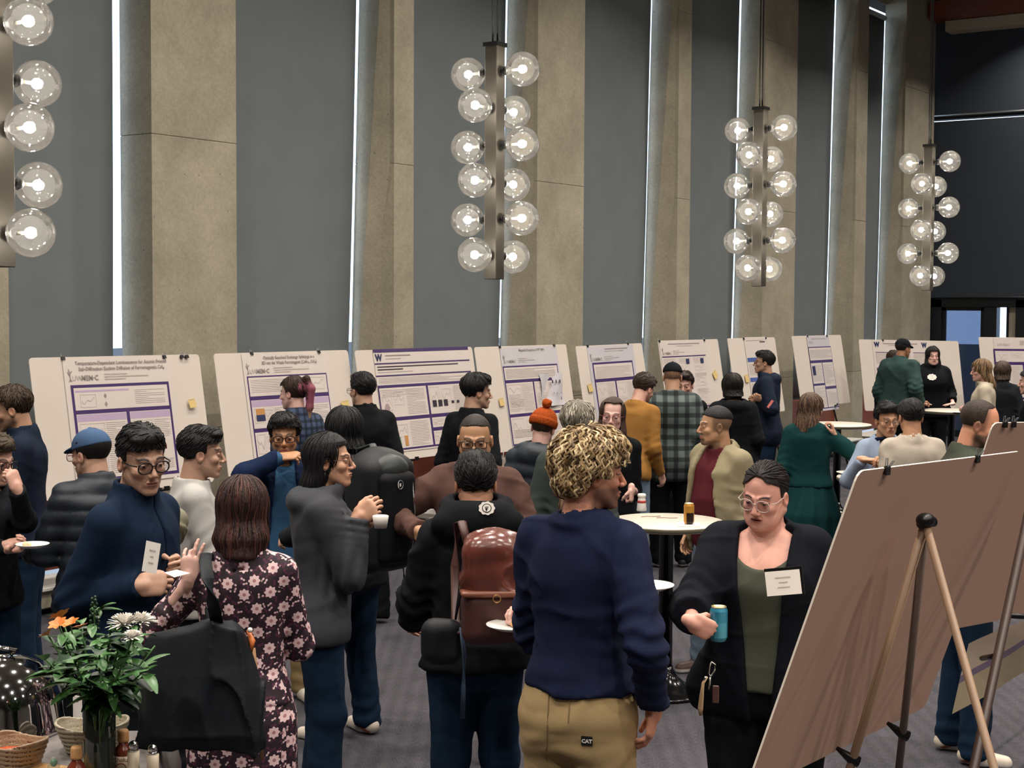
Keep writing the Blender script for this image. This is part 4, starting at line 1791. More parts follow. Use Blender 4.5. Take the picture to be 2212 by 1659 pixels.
class Person:
    def __init__(self, **k):
        s = self
        s.k = k
        g = k.get
        s.s = k['s']
        top = P(k['x'], k['y'], s.s)
        s.yaw = k['yaw']
        s.look = g('look', s.yaw)
        s.sex = g('sex', 'm')
        s.w = g('w', 1.0)
        s.lean = math.radians(g('lean', 2))
        s.tilt = math.radians(g('tilt', 0))       # sideways lean, + to the person's right
        s.hp = math.radians(g('pitch', 4))
        s.hr = math.radians(g('roll', 0))
        s.hs = g('hs', 1.0) * (.985 if s.sex == 'm' else .94)
        s.hh = min(max(1.5 / s.s, .0029), .0052)
        s.hc = min(max(5.0 / s.s, .0085), .016)
        H = top.z
        for _ in range(3):
            s.H = H
            s.skel()
            H *= top.z / s.topl[2]
        s.H = H
        s.skel()
        M = facing((0, 0, 0), s.yaw)
        off = M.to_3x3() @ Vector(s.topl)
        s.root = empty(g('name', 'person'), M=Matrix.Translation((top.x - off.x, top.y - off.y, 0)) @ M)
        s.M = s.root.matrix_world.copy()
        s.Mi = s.M.inverted()
        tag(s.root, k['label'], 'person')
        s.u = s.H / 1.75
        s.arms()
        s.build()

    def loc(s, v):
        return np.array(s.Mi @ Vector(v), float)

    def dirl(s, r, u, t):
        """direction given as photo-right, up, towards the camera -> local."""
        wv = C2W(r, -t, u)
        return np.array(s.Mi.to_3x3() @ wv, float)

    def skel(s):
        H = s.H
        u = H / 1.75
        s.hip = np.array((0, 0, .52 * H))
        s.Rt = (RX(-s.lean) @ RY(s.tilt)).astype(float)

        def tl(v):
            return s.hip + s.Rt @ (np.array(v, float) - s.hip)
        sw = (.150 if s.sex == 'm' else .134) * (.6 + .4 * s.w) * u
        s.nb = tl((0, -.005, .829 * H))
        s.S = {'R': tl((sw, -.008, .791 * H)), 'L': tl((-sw, -.008, .791 * H))}
        yr = math.radians(s.look - s.yaw)
        s.Rh = (RZ(-yr) @ RX(-s.hp) @ RY(s.hr)).astype(float)
        piv = tl((0, .014, .838 * H + .050 * s.hs))
        s.HC = piv + s.Rh @ np.array((0, .018, .088)) * s.hs
        s.topl = s.HC + s.Rh @ np.array((0, -.015, .123 + s.k.get('tophair', .008))) * s.hs
        s.topl = np.array((s.topl[0], s.topl[1], s.topl[2]))

    def arms(s):
        u = s.u
        L1, L2 = .295 * u, .255 * u
        s.A = {}
        for sd in 'RL':
            sg = 1 if sd == 'R' else -1
            S = s.S[sd]
            a = s.k.get(sd)
            o = {}
            if a is None:
                Wt = S + np.array((.055 * sg, .06, -.50 * u))
                pose = 'relax'
                pole = np.array((.3 * sg, -1, -.2))
            else:
                o = a[4] if len(a) > 4 else {}
                if a[0] == 'l':
                    Wt = np.array(a[1], float)
                    pose = a[2]
                    o = a[3] if len(a) > 3 else {}
                else:
                    sh = F / (F / s.s - a[2])
                    Wt = s.loc(P(a[0], a[1], sh))
                    pose = a[3]
                pole = s.dirl(*o['pole']) if 'pole' in o else np.array((.45 * sg, -.35, -1))
            hd = None
            if 'dir' in o:
                hd = s.dirl(*o['dir'])
                hd /= np.linalg.norm(hd)
                Wt = Wt - hd * .085          # the target pixel is the middle of the hand
            v = Wt - S
            dl = np.linalg.norm(v)
            mx_ = (L1 + L2) * .985
            if dl > mx_:
                Wt = S + v / dl * mx_
                v = Wt - S
                dl = mx_
            dl = max(dl, .12)
            n = v / np.linalg.norm(v)
            x = (L1 ** 2 - L2 ** 2 + dl ** 2) / (2 * dl)
            h = math.sqrt(max(L1 ** 2 - x * x, 0))
            pp = pole - n * (pole @ n)
            pp /= np.linalg.norm(pp) + 1e-9
            E = S + n * x + pp * h
            fd = (Wt - E) / np.linalg.norm(Wt - E)
            if hd is None:
                hd = fd
            pn = s.dirl(*o['pn']) if 'pn' in o else np.array((-sg, .2, -.3 if a is None else -.6))
            pn = pn - hd * (pn @ hd)
            pn /= np.linalg.norm(pn)
            # hand frame: y fingers, -z palm normal, x thumb side
            z = -pn
            x_ = np.cross(hd, z)
            # thumb: for a right hand palm down, fingers ahead, the thumb points to the left
            mir = 1 if sd == 'L' else -1
            s.A[sd] = dict(S=S, E=E, W=Wt, fd=fd, pose=pose, R=np.stack([x_ * mir, hd, z], -1), mir=mir, o=o, bare=o.get('bare', .05))

    # ---- fields in root-local coordinates
    def tq(s, p):
        return ((p - s.hip.astype(F32)) @ s.Rt.astype(F32)) + s.hip.astype(F32)

    def prof(s, t=0.0, wx=1.0, lo=None, hi=None):
        T, A, Bf, Bb = [np.array(v, float) for v in PROF[s.sex]]
        b = s.k.get('belly', 0)
        bl = b * np.exp(-((T - .62) / .07) ** 2)
        if s.k.get('bust') or s.sex == 'f':
            pass
        w = s.w
        A = A * s.u * (w if w < 1 else 1 + (w - 1) * 1.0) * wx + t + bl * .5
        Bf = Bf * s.u * (1 + (w - 1) * .9) + t + bl
        Bb = Bb * s.u * (1 + (w - 1) * .7) + t
        Td = np.linspace(T[0], T[-1], 90)
        kk = np.exp(-np.linspace(-2.2, 2.2, 13) ** 2)
        kk /= kk.sum()
        sm_ = lambda v: np.convolve(np.pad(np.interp(Td, T, v), 6, mode='edge'), kk, 'valid')
        return Td * s.H, sm_(A), sm_(Bf), sm_(Bb)

    def torso(s, p, t=0.0, wx=1.0, z0=None, z1=None, n=2.3):
        T, A, Bf, Bb = s.prof(t, wx)
        return loft(s.tq(p), T, A, Bf, Bb, n, z0=z0, z1=z1)

    def neck(s, p, r=0.0):
        a = s.nb + s.Rt @ np.array((0, -.012, -.06))
        b = s.HC + s.Rh @ np.array((0, -.030, -.055)) * s.hs
        w = .9 + .1 * s.w + (.0 if s.sex == 'm' else -.10)
        return cap(p, a, b, .070 * w + r, .057 * w + r)

    def headd(s, p):
        q = ((p - s.HC.astype(F32)) @ s.Rh.astype(F32)) / F32(s.hs)
        return head_sdf(q, s.k) * F32(s.hs)

    def arm(s, p, sd, t, t2=None, end=1.0, k=.03):
        a = s.A[sd]
        g = .9 + .1 * s.w if s.w < 1.15 else s.w * .95
        if s.sex == 'f':
            g *= .88
        u = s.u * g
        t2 = t if t2 is None else t2
        r = (.056 * u + t, .043 * u + t, .041 * u + t2, .028 * u + t2)
        d = cap(p, a['S'], a['E'], r[0], r[1])
        if end > 0:
            e = a['E'] + (a['W'] - a['E']) * min(end, 1.0)
            d2 = cap(p, a['E'], e + a['fd'] * .03, r[2], r[3] + (r[2] - r[3]) * (1 - min(end, 1)))
            d2 = smax(d2, (p - e.astype(F32)) @ a['fd'].astype(F32), .006)
            d = smin(d, d2, k)
        elif end <= 0:
            f = a['S'] + (a['E'] - a['S']) * (1 + end)
            dd = (a['E'] - a['S']) / np.linalg.norm(a['E'] - a['S'])
            d = smax(d, (p - f.astype(F32)) @ dd.astype(F32), .006)
        return d

    def legs(s, p, t=0.0, flare=0.0, z0=.05, kn=.02):
        d = None
        st = s.k.get('stance', .11)
        fy = s.k.get('feet', (0, 0))
        for i, sg in enumerate((1, -1)):
            hp = np.array((.085 * sg * s.u * s.w, 0, .50 * s.H))
            an = np.array((st * sg, fy[i], .07))
            kn_ = (hp + an) / 2 + np.array((0, .03, .015))
            e = smin(cap(p, hp, kn_, .090 * s.u * (.5 + .5 * s.w) + t, .063 * s.u + t), cap(p, kn_, an, .062 * s.u + t, .045 * s.u + t + flare), .03)
            d = e if d is None else smin(d, e, .02)
        return smax(d, z0 - p[:, 2], .006)

    def add(s, name, fn, lo, hi, h, m, post=None, col=None):
        V, Fa = surf(fn, lo, hi, h)
        if not len(V):
            return None
        c = col(V.astype(F32)) if col else None
        return npmesh(name, [(V, Fa, c, 0)], [m], s.root)

    def bounds(s, z0=0.0, z1=None, pad=.12):
        pts = [s.hip, s.nb]
        for a in s.A.values():
            pts += [a['S'], a['E'], a['W']]
        pts = np.array(pts)
        lo = pts.min(0) - pad
        hi = pts.max(0) + pad
        lo[0] = min(lo[0], -.34 * s.w)
        hi[0] = max(hi[0], .34 * s.w)
        lo[1] = min(lo[1], -.32 * s.w)
        hi[1] = max(hi[1], .30 * s.w)
        lo[2] = z0
        hi[2] = s.nb[2] + .16 if z1 is None else z1
        hi[2] = max(hi[2], pts[:, 2].max() + .08) if z1 is None else hi[2]
        return lo, hi

    # ---- garments
    def top(s, o, name):
        t = o.get('t', .014)
        hem = o.get('hem', .47) * s.H
        kind = o.get('kind', 'shirt')
        seed = abs(int(s.k['x'])) + 3
        ta = o.get('ta', t)
        fold = o.get('fold', .006)
        wx = o.get('wx', 1.0)
        slv = o.get('sleeve', 1.0)          # share of the forearm covered; negative: up the upper arm
        nr = o.get('neck', .012)

        def fn(p):
            T_, A_, Bf_, Bb_ = s.prof(t, wx)
            g_ = np.exp(-((T_ / s.H - .47) / .075) ** 2)
            d = loft(s.tq(p), T_, A_ + (0.0 if o.get('slim') else .034) * g_ * s.w + o.get('flare', 0) * g_, Bf_ + .012 * g_ + o.get('flare', 0) * g_, Bb_ + .010 * g_ + o.get('flare', 0) * g_, 2.35, z0=hem, z1=.833 * s.H)
            for sd in 'RL':
                d = smin(d, s.arm(p, sd, ta, o.get('cuff', ta * .9), slv), .028)
            # trapezius slope
            for sd in 'RL':
                d = smin(d, cap(p, s.nb + s.Rt @ np.array((0, -.025, .004)), s.S[sd] + np.array((0, 0, .010)), .042 + t * .5, .030 + t * .6), .05)
            q = s.tq(p)
            if kind == 'puffer':
                sp = o.get('quilt', .075)
                d = d - .015 * np.sqrt(np.abs(np.sin(q[:, 2] * math.pi / sp + .5 * np.sin(q[:, 0] * 4)))) + .006
                d = d - .003 * wav(p, 45, seed)
            else:
                f = wav(p, 12, seed, 5, an=(1.0, 1.0, .6)) * .6 + wav(p, 26, seed + 1, 5, an=(.6, .6, 1.1)) * .4
                r1 = (1 - np.minimum(np.abs(wav(p, 10, seed + 2, 4, an=(1.2, 1.2, .6))) * 2.4, 1)) ** 2
                r2 = (1 - np.minimum(np.abs(wav(p, 15, seed + 5, 4, an=(.6, .8, 1.3))) * 2.4, 1)) ** 2
                d = d - fold * (np.abs(f) * .9 - .5 + r1 * .9 + r2 * .7)
                # bunching at the elbows and above the hem
                for sd in 'RL':
                    a = s.A[sd]
                    r = np.sqrt(((p - a['E'].astype(F32)) ** 2).sum(1))
                    ax = (a['W'] - a['S'])
                    ax = (ax / (np.linalg.norm(ax) + 1e-6)).astype(F32)
                    d = d - fold * .8 * np.exp(-(r / .13) ** 2) * np.sin(p @ ax * 110 + 2 * np.sin(p[:, 0] * 30))
                    if slv > .8:
                        r = np.sqrt(((p - a['W'].astype(F32)) ** 2).sum(1))
                        d = d - fold * .5 * np.exp(-(r / .09) ** 2) * np.sin(p @ a['fd'].astype(F32) * 190)
            if o.get('hood'):
                hk = o['hood'] * .85
                hz = o.get('hoodz', 0)
                c = s.nb + s.Rt @ np.array((0, -.095, -.030 + hz * .6))
                hd = ell(p, c, (.150 * hk, .070 * hk, .070 * hk))
                hd = smin(hd, tor(p, s.nb + s.Rt @ np.array((0, -.02, .004 + hz)), s.Rt @ np.array((0, -.35 + hz * 4, 1)), .092 + hz * .35, .026 + .010 * hk), .035)
                hd = hd - .006 * np.abs(wav(p, 26, seed + 9))
                d = smin(d, hd, .03)
            cl = o.get('collar', 0)
            if cl:
                qq = (p - s.nb.astype(F32)) @ s.Rt.astype(F32)
                c = s.neck(p, .024)
                c = smax(c, qq[:, 2] - cl * (1.0 - 2.2 * qq[:, 1]), .006)
                c = smax(c, -.06 - qq[:, 2], .006)
                d = smin(d, c, .02)
            # neck opening
            nk = s.neck(p, (.009 if cl else nr) + (.014 if o.get('hood') else 0))
            up = (.819 if not o.get('scoop') else .79) * s.H - q[:, 2]
            d = smax(d, -smax(nk, up, .004), .004)
            if not cl and not o.get('hood') and not o.get('scoop'):
                d = smin(d, tor(p, s.nb + s.Rt @ np.array((0, -.006, .008)), s.Rt @ np.array((0, -.24, 1)), .084 * (.9 + .1 * s.w), .015), .014)
            if o.get('scoop'):
                e = ell(q, (0, .11 * s.u, .835 * s.H), (o.get('sw', .085), .14, o['scoop']))
                d = smax(d, -e, .006)
            if 'open' in o:
                w0, w1 = o['open']             # half width of the front opening at neck and hem
                zt = .84 * s.H
                hw = w0 + (w1 - w0) * np.clip((zt - q[:, 2]) / (zt - hem), 0, 1)
                cut = np.maximum(np.abs(q[:, 0] - o.get('ox', 0)) - hw, .02 - q[:, 1])
                if 'openz' in o:
                    cut = np.maximum(cut, o['openz'] * s.H - q[:, 2])
                d = smax(d, -cut, .008)
            if o.get('slit'):
                d = smax(d, -np.maximum(np.abs(q[:, 0]) - .004, np.maximum(.0 - q[:, 1], o['slit'] * s.H - q[:, 2])), .004)
            return d
        lo, hi = s.bounds(hem - .04, pad=.13 + ta)
        return s.add(name, fn, lo, hi, o.get('h', s.hc), o['m'])

    def skirt(s, o, name):
        hem = o.get('hem', .2) * s.H
        top_ = o.get('top', .62) * s.H
        wd = o.get('wd', .25)

        def fn(p):
            T, A, Bf, Bb = s.prof(.014)
            zs = np.array([hem, hem + (top_ - hem) * .5, .50 * s.H, top_])
            a = np.array([wd, wd * .93, max(np.interp(.5 * s.H, T, A) * 1.02, wd * .8), np.interp(top_, T, A)])
            bf = np.array([wd * .8, wd * .75, np.interp(.5 * s.H, T, Bf) * 1.05, np.interp(top_, T, Bf)])
            bb = np.array([wd * .85, wd * .8, np.interp(.5 * s.H, T, Bb) * 1.08, np.interp(top_, T, Bb)])
            th = np.arctan2(p[:, 1], p[:, 0])
            pl = .010 * o.get('pleat', 1.0) * np.sin(th * 13 + 1.3 * np.sin(p[:, 2] * 5)) * np.clip((top_ - p[:, 2]) / .25, 0, 1)
            return loft(s.tq(p) if s.lean < .2 else p, zs, a, bf, bb, 2.1) - pl
        return s.add(name, fn, (-.42 * s.w, -.42 * s.w, hem - .03), (.42 * s.w, .42 * s.w, top_ + .03), s.hc, o['m'])

    def trousers(s, o, name='trousers'):
        t = o.get('t', .016)
        hi_ = o.get('top', .575) * s.H
        seed = abs(int(s.k['x'])) + 77

        def fn(p):
            d = s.torso(p, t * .25 if o.get('under', 1) else t * .8, 1.0, z0=.445 * s.H, z1=hi_)
            d = smin(d, s.legs(p, t, o.get('flare', .012), z0=o.get('hem', .035)), .05)
            f = np.abs(wav(p, 16, seed, 5, an=(1, 1, .5)) * .5 + wav(p, 32, seed + 1, 5, an=(.5, .5, 1.2)) * .5) * 1.5 - .5
            f2 = np.sin(p[:, 2] * 75 + 2 * np.sin(p[:, 0] * 25)) * np.exp(-((p[:, 2] - .12) / .09) ** 2)
            r1 = (1 - np.minimum(np.abs(wav(p, 13, seed + 2, 4, an=(1, 1, .5))) * 2.4, 1)) ** 2
            return d - .0055 * f - .004 * f2 - .006 * r1
        st = s.k.get('stance', .11) + .14
        fy = s.k.get('feet', (0, 0))
        return s.add(name, fn, (min(-.28 * s.w, -st), min(-.26 * s.w, min(fy) - .14), o.get('zlo', 0.0)), (max(.28 * s.w, st), max(.26 * s.w, max(fy) + .16), hi_ + .03), o.get('h', s.hc), o['m'])

    def shoes(s, o):
        st = s.k.get('stance', .11)
        fy = s.k.get('feet', (0, 0))
        top_, sole = np.array(lin(o['col'])), np.array(lin(o.get('sole', '#d8d4cc')))
        for i, sg in enumerate((1, -1)):
            c = np.array((st * sg, fy[i], 0))
            ta = math.radians(12) * sg

            def fn(p):
                q = (p - c.astype(F32)) @ RZ(-ta)
                d = cap(q * np.array((1, 1, 1.0), F32), (0, -.045, .045), (0, .03, .045), .040, .043)
                d = smin(d, cap(q, (0, .03, .032), (.004, .145, .024), .046, .036), .03)
                d = smin(d, cap(q, (0, -.03, .05), (0, -.02, .10), .038, .042), .02)
                d = smax(d, .112 - q[:, 2] * 1.0 - .112 * 0 - .112, .004) if False else smax(d, q[:, 2] - .105 - .15 * q[:, 1] * 0, .01)
                return smax(d, .002 - q[:, 2], .006)

            def col(V):
                m = 1 - sst(.024, .030, V[:, 2])
                c_ = np.tile(top_.astype(F32), (len(V), 1))
                c_ = mixc(c_, m, sole)
                if o.get('accent'):
                    q = (V - c.astype(F32)) @ RZ(-ta)
                    a = (1 - sst(.010, .016, np.abs(q[:, 1] * .5 - (q[:, 2] - .045)))) * (q[:, 2] < .075) * (np.abs(q[:, 0]) > .025)
                    c_ = mixc(c_, a, np.array(lin(o['accent'])))
                return c_
            lo = c + np.array((-.11, -.13, -.01))
            hi = c + np.array((.11, .22, .13))
            sh = s.add('shoe', fn, lo, hi, max(s.hh, .005), MATS.get('shoe_leather') or mat('shoe_leather', '#ffffff', .5, attr=True), col=col)

    def glasses(s, o):
        T = Matrix(((*s.Rh[0], s.HC[0]), (*s.Rh[1], s.HC[1]), (*s.Rh[2], s.HC[2]), (0, 0, 0, 1)))
        g = MB()
        r = max(o.get('r', .0016), .45 / s.s)
        wd, ht = o.get('w', .025), o.get('h', .020)
        n = o.get('n', 3.0)
        m = o['m']
        hs = s.hs
        cx = .0335
        y0 = .103
        for sg in (-1, 1):
            pts = []
            for k in range(28):
                a = 2 * math.pi * k / 28
                ca, sa = math.cos(a), math.sin(a)
                f = (abs(ca) ** n + abs(sa) ** n) ** (-1 / n)
                x = cx * sg + wd * ca * f
                zz = -.001 + ht * sa * f
                if o.get('half') and sa < 0:
                    pass
                pts.append(Vector((x, y0 - .10 * abs(x) ** 1.0 * .35, zz)) * hs)
            g.tube(pts, r, m, 6, T=T, closed=True)
            e = Vector((sg * (cx + wd), y0 - .014, .006)) * hs
            g.tube([e, Vector((sg * .079, .07, .008)) * hs, Vector((sg * .083, .01, .006)) * hs, Vector((sg * .079, -.02, -.012)) * hs], r, m, 6, T=T)
        g.tube([Vector((-cx + wd, y0 - .003, .004)) * hs, Vector((0, y0 + .002, .007)) * hs, Vector((cx - wd, y0 - .003, .004)) * hs], r, m, 6, T=T)
        o1 = g.build('glasses', s.root)
        l = MB()
        for sg in (-1, 1):
            vs = []
            for k in range(28):
                a = 2 * math.pi * k / 28
                ca, sa = math.cos(a), math.sin(a)
                f = (abs(ca) ** n + abs(sa) ** n) ** (-1 / n)
                x = cx * sg + wd * ca * f
                vs.append(Vector((x, y0 - .035 * abs(x), -.001 + ht * sa * f)) * hs)
            l.add(vs, [tuple(range(28))[::sg]], M_LENS, T=T)
        l.build('lens', o1)

    def hat(s, o):
        kind = o['kind']
        hs = F32(s.hs)
        Rh, HC = s.Rh.astype(F32), s.HC.astype(F32)

        def fn(p):
            q = ((p - HC) @ Rh) / hs
            if kind == 'cap':
                d = ell(q, (0, -.018, .042), (.088, .108, .092))
                d = smax(d, .040 - q[:, 2] - .12 * (q[:, 1] + .02), .006)
                br = ell(q, (0, .115 if not o.get('short') else .10, .046), (.072, .085, .030))
                br = smax(br, np.abs(q[:, 2] - (.058 - .9 * (q[:, 1] - .02) ** 2 * 3 - 2.2 * q[:, 0] ** 2)) - .004, .003)
                br = smax(br, .045 - q[:, 1], .004)
                d = smin(d, br, .006)
                d = smin(d, ell(q, (0, -.018, .134), (.010, .010, .006)), .004)
                if o.get('arch'):
                    d = smax(d, -ell(q, (0, -.13, .028), (.035, .06, .024)), .004)
                return (d - .0012 * wav(q, 60, 3)) * hs
            if kind == 'beanie':
                d = ell(q, (0, -.022, .045), (.092, .110, .100))
                d = smax(d, .012 - q[:, 2] - .18 * (q[:, 1]), .01)
                th = np.arctan2(q[:, 0], q[:, 1] + .02)
                d = d - .0022 * np.sin(th * 34)
                roll = smax(np.abs(q[:, 2] - .030 + .18 * q[:, 1]) - .026, ell(q, (0, -.022, .045), (.099, .117, .107)), .01)
                d = smin(d, roll - .002 * np.sin(th * 40), .006)
                d = smin(d, ell(q, (.01, -.045, .172), (.034, .034, .032)) - .006 * wav(q, 160, 4), .006)
                return d * hs
            if kind == 'hood':
                d = ell(q, (0, -.020, .040), (.095, .115, .105))
                d = smin(d, ell(q, (0, -.05, -.06), (.09, .085, .09)), .05)
                face = np.maximum(np.abs(q[:, 0]) - .066, np.maximum(.045 - q[:, 1], q[:, 2] - .07))
                d = smax(d, -face, .01)
                return (d - .004 * wav(q, 30, 4)) * hs
            if kind == 'bucket':
                d = ell(q, (0, -.018, .045), (.09, .11, .095))
                d = smax(d, .035 - q[:, 2], .006)
                b_ = smax(np.abs(q[:, 2] - .040 + (np.abs(q[:, 0]) + np.abs(q[:, 1])) * .12) - .005, ell(q, (0, -.01, .03), (.12, .145, .08)), .004)
                return smin(d, b_, .01) * hs
            if kind == 'band':
                return tor(q, (0, -.02, .052), (0, -.18, 1), .100, .006, sx=.86) * hs
            if kind == 'scarf':
                d = ell(q, (0, -.020, .036), (.087, .106, .096))
                d = smax(d, -.05 - q[:, 2], .01)
                d = smax(d, -np.maximum(np.abs(q[:, 0]) - .075, np.maximum(.03 - q[:, 1], q[:, 2] - .065)), .01)
                return d * hs
        r = .20 * s.hs
        nm = {'cap': 'cap', 'beanie': 'knit_hat', 'hood': 'hood', 'bucket': 'hat', 'scarf': 'cap', 'band': 'headband'}[kind]
        ho = s.add(nm, fn, s.HC - np.array((r, r, r * 1.3)), s.HC + np.array((r, r, r * 1.2)), min(s.hh * 1.1, .005), o['m'])
        return ho

    def build(s):
        k = s.k
        # body: head and neck finely, hands finely, the covered rest coarsely, one mesh
        head = s.headd
        bust = k.get('chest', .10)

        def skin(p):
            d = s.headd(p)
            d = smin(d, s.neck(p), .022)
            tt = s.torso(p, -.002 if bust > .2 else -.016, z1=.832 * s.H if bust > .2 else .822 * s.H)
            d = smin(d, tt, .035)
            for sd in 'RL':
                d = smin(d, cap(p, s.nb + s.Rt @ np.array((0, -.02, -.02)), s.S[sd], .035 if bust > .2 else .026, .03 if bust > .2 else .022), .04)
            return d
        R = .165 * s.hs
        lo = s.HC - np.array((R, R, .13 * s.hs))
        hi = s.HC + np.array((R, R, .15 * s.hs))
        lo[2] = s.nb[2] - bust
        lo[:2] = np.minimum(lo[:2], s.nb[:2] - .12)
        hi[:2] = np.maximum(hi[:2], s.nb[:2] + .12)
        V, Fa = surf(skin, lo, hi, s.hh)
        q = ((V - s.HC) @ s.Rh / s.hs).astype(F32)
        parts = [(V, Fa, head_colour(q, k), 0)]

        def rest(p):
            d = smin(s.torso(p, -.014, z0=.47 * s.H), s.legs(p, -.012), .05)
            for sd in 'RL':
                d = smin(d, s.arm(p, sd, -.010), .04)
            return d
        lo, hi = s.bounds(0.03)
        sk = np.array(lin(k.get('skin', '#c99a7c')), F32)
        V, Fa = surf(rest, lo, hi, .022)
        parts.append((V, Fa, np.tile(sk * .9, (len(V), 1)), 0))
        for sd in 'RL':
            a = s.A[sd]
            if k.get('nohand' + sd):
                continue
            bare = a['bare']
            el = ((a['E'] - a['W']) @ a['R'])
            el = el * np.array((a['mir'] if False else 1, 1, 1))
            eld = el / np.linalg.norm(el)
            gg = .86 if s.sex == 'f' else 1.0

            def fn(p):
                d = hand_sdf(p / F32(gg), a['pose']) * F32(gg)
                L_ = min(bare, np.linalg.norm(el))
                d = smin(d, cap(p, (0, 0, 0), eld * L_, .0235 * gg, (.026 + .045 * min(L_, .2)) * gg * (.9 + .1 * s.w)), .012)
                return d
            lo = np.minimum(np.array((-.06, -.06, -.11)), eld * bare - .05)
            hi = np.maximum(np.array((.10, .20, .05)), eld * bare + .05)
            V, Fa = surf(fn, lo, hi, min(max(1.3 / s.s, .0026), .0045))
            if a['mir'] < 0:
                pass
            Vw = a['W'] + V @ a['R'].T
            if np.linalg.det(a['R']) < 0:
                Fa = Fa[:, ::-1]
            c = np.tile(sk, (len(V), 1)) * (1 + .05 * wav(V.astype(F32), 80, 5))[:, None]
            tip = sst(.10, .17, V[:, 1])
            c = mixc(c, tip * .35, sk * np.array((1.0, .75, .70), F32))
            parts.append((Vw, Fa, c, 0))
            a['Mw'] = s.M @ Matrix(((*a['R'][0], a['W'][0]), (*a['R'][1], a['W'][1]), (*a['R'][2], a['W'][2]), (0, 0, 0, 1)))
        npmesh('body', parts, [M_SKIN], s.root)
        # hair
        st = k.get('hair', 'short')
        if st:
            hf = lambda p: hair_sdf((((p - s.HC.astype(F32)) @ s.Rh.astype(F32)) / F32(s.hs)), k) * F32(s.hs)
            L_ = k.get('len', .26) if st in ('long', 'bob', 'half') else (.26 if st == 'pony' else .12)
            lo = s.HC - np.array((.20, .24, max(L_, .10) + .05)) * s.hs
            hi = s.HC + np.array((.20, .24, .18)) * s.hs
            V, Fa = surf(hf, lo, hi, max(s.hh, .0034))
            hc = np.array(lin(k.get('haircol', '#1d1a1a')), F32)
            q = ((V - s.HC) @ s.Rh / s.hs).astype(F32)
            c = np.tile(hc, (len(V), 1)) * (1 + .25 * wav(q, 55, 11, an=(1, 1, .15)))[:, None]
            if k.get('haircol2'):
                c = mixc(c, sst(k.get('hz0', .0), k.get('hz1', -.12), q[:, 2]) * (q[:, 1] < -.09 if st == 'pony' else 1), np.array(lin(k['haircol2']), F32))
            if k.get('haircol3'):
                c = mixc(c, sst(-.10, -.2, q[:, 2]) * (q[:, 1] < -.09), np.array(lin(k['haircol3']), F32))
            parts = [(V, Fa, c, 0)]
            if k.get('locks'):
                n, ln, rad, wig = k['locks']
                rng = np.random.RandomState(abs(int(k['x'])))
                hl = lambda p: hair_sdf(p, k)
                cx_ = np.array(k.get('whorl', (0, -.05, .12)))

                def comb(p):
                    c_ = p - cx_
                    c_ = c_ / (np.linalg.norm(c_, axis=1)[:, None] + 1e-3) * 1.0
                    c_[:, 2] -= k.get('grav', 1.0)
                    c_[:, 1] += k.get('back', 0.0)
                    return c_ / (np.linalg.norm(c_, axis=1)[:, None] + 1e-6)
                ln0 = k.get('line', .062)
                lng = st in ('long', 'bob', 'half')
                reg = lambda q: (~(lng & (q[:, 1] > .015) & (np.abs(q[:, 0]) < .05) & (q[:, 2] < .125)) & (q[:, 2] > .0 - .6 * (q[:, 1] < -.02)) & ~((q[:, 1] > .03) & (q[:, 2] < ln0 + .005)) & (q[:, 2] > k.get('nape', -.06) + .03 + (np.abs(q[:, 0]) > .05) * (q[:, 1] > -.035) * .07))
                Vl, Fl_, cl = hair_locks(hl, k, n, ln, rad, wig, rng, comb, reg, lift=k.get('lift', .005))
                Vl = s.HC + (Vl * s.hs) @ s.Rh.T
                parts.append((Vl, Fl_, cl.astype(F32), 0))
            npmesh('hair', parts, [M_HAIRC if k.get('curlymat') else M_HAIR], s.root)
        for nm, o in k.get('wear', ()):
            if nm in ('trousers', 'jeans'):
                s.trousers(o, nm)
            elif nm == 'shoes':
                s.shoes(o)
            elif nm == 'skirt':
                s.skirt(o, nm)
            elif nm == 'glasses':
                s.glasses(o)
            elif nm == 'hat':
                s.hat(o)
            else:
                s.top(o, nm)
# ------------------------------------------------------------------ patterned cloth
def plaidmat(name, base, dark, light, p=.075, bands=True):
    m, nt, b = newmat(name)
    tc = N(nt, 'ShaderNodeTexCoord')
    sx = N(nt, 'ShaderNodeSeparateXYZ')
    L(nt, tc.outputs['Object'], sx.inputs[0])

    def stripes(src, period, off):
        a = N(nt, 'ShaderNodeMath', operation='MULTIPLY_ADD')
        a.inputs[1].default_value = 2 * math.pi / period
        a.inputs[2].default_value = off
        L(nt, src, a.inputs[0])
        s_ = N(nt, 'ShaderNodeMath', operation='SINE')
        L(nt, a.outputs[0], s_.inputs[0])
        r = N(nt, 'ShaderNodeMapRange')
        r.inputs[1].default_value = .0
        r.inputs[2].default_value = .5
        L(nt, s_.outputs[0], r.inputs[0])
        return r.outputs[0]
    u = stripes(sx.outputs[0], p, 0)
    v = stripes(sx.outputs[2], p, 1)
    ad = N(nt, 'ShaderNodeMath', operation='ADD')
    L(nt, u, ad.inputs[0])
    L(nt, v, ad.inputs[1])
    cr = N(nt, 'ShaderNodeValToRGB')
    cr.color_ramp.interpolation = 'LINEAR'
    e = cr.color_ramp.elements
    e[0].position, e[0].color = 0.0, (*lin(light), 1)
    e[1].position, e[1].color = 1.0, (*lin(dark), 1)
    e2 = e.new(0.5)
    e2.color = (*lin(base), 1)
    dv = N(nt, 'ShaderNodeMath', operation='MULTIPLY')
    dv.inputs[1].default_value = .5
    L(nt, ad.outputs[0], dv.inputs[0])
    L(nt, dv.outputs[0], cr.inputs[0])
    L(nt, cr.outputs[0], b.inputs['Base Color'])
    b.inputs['Roughness'].default_value = .9
    return m


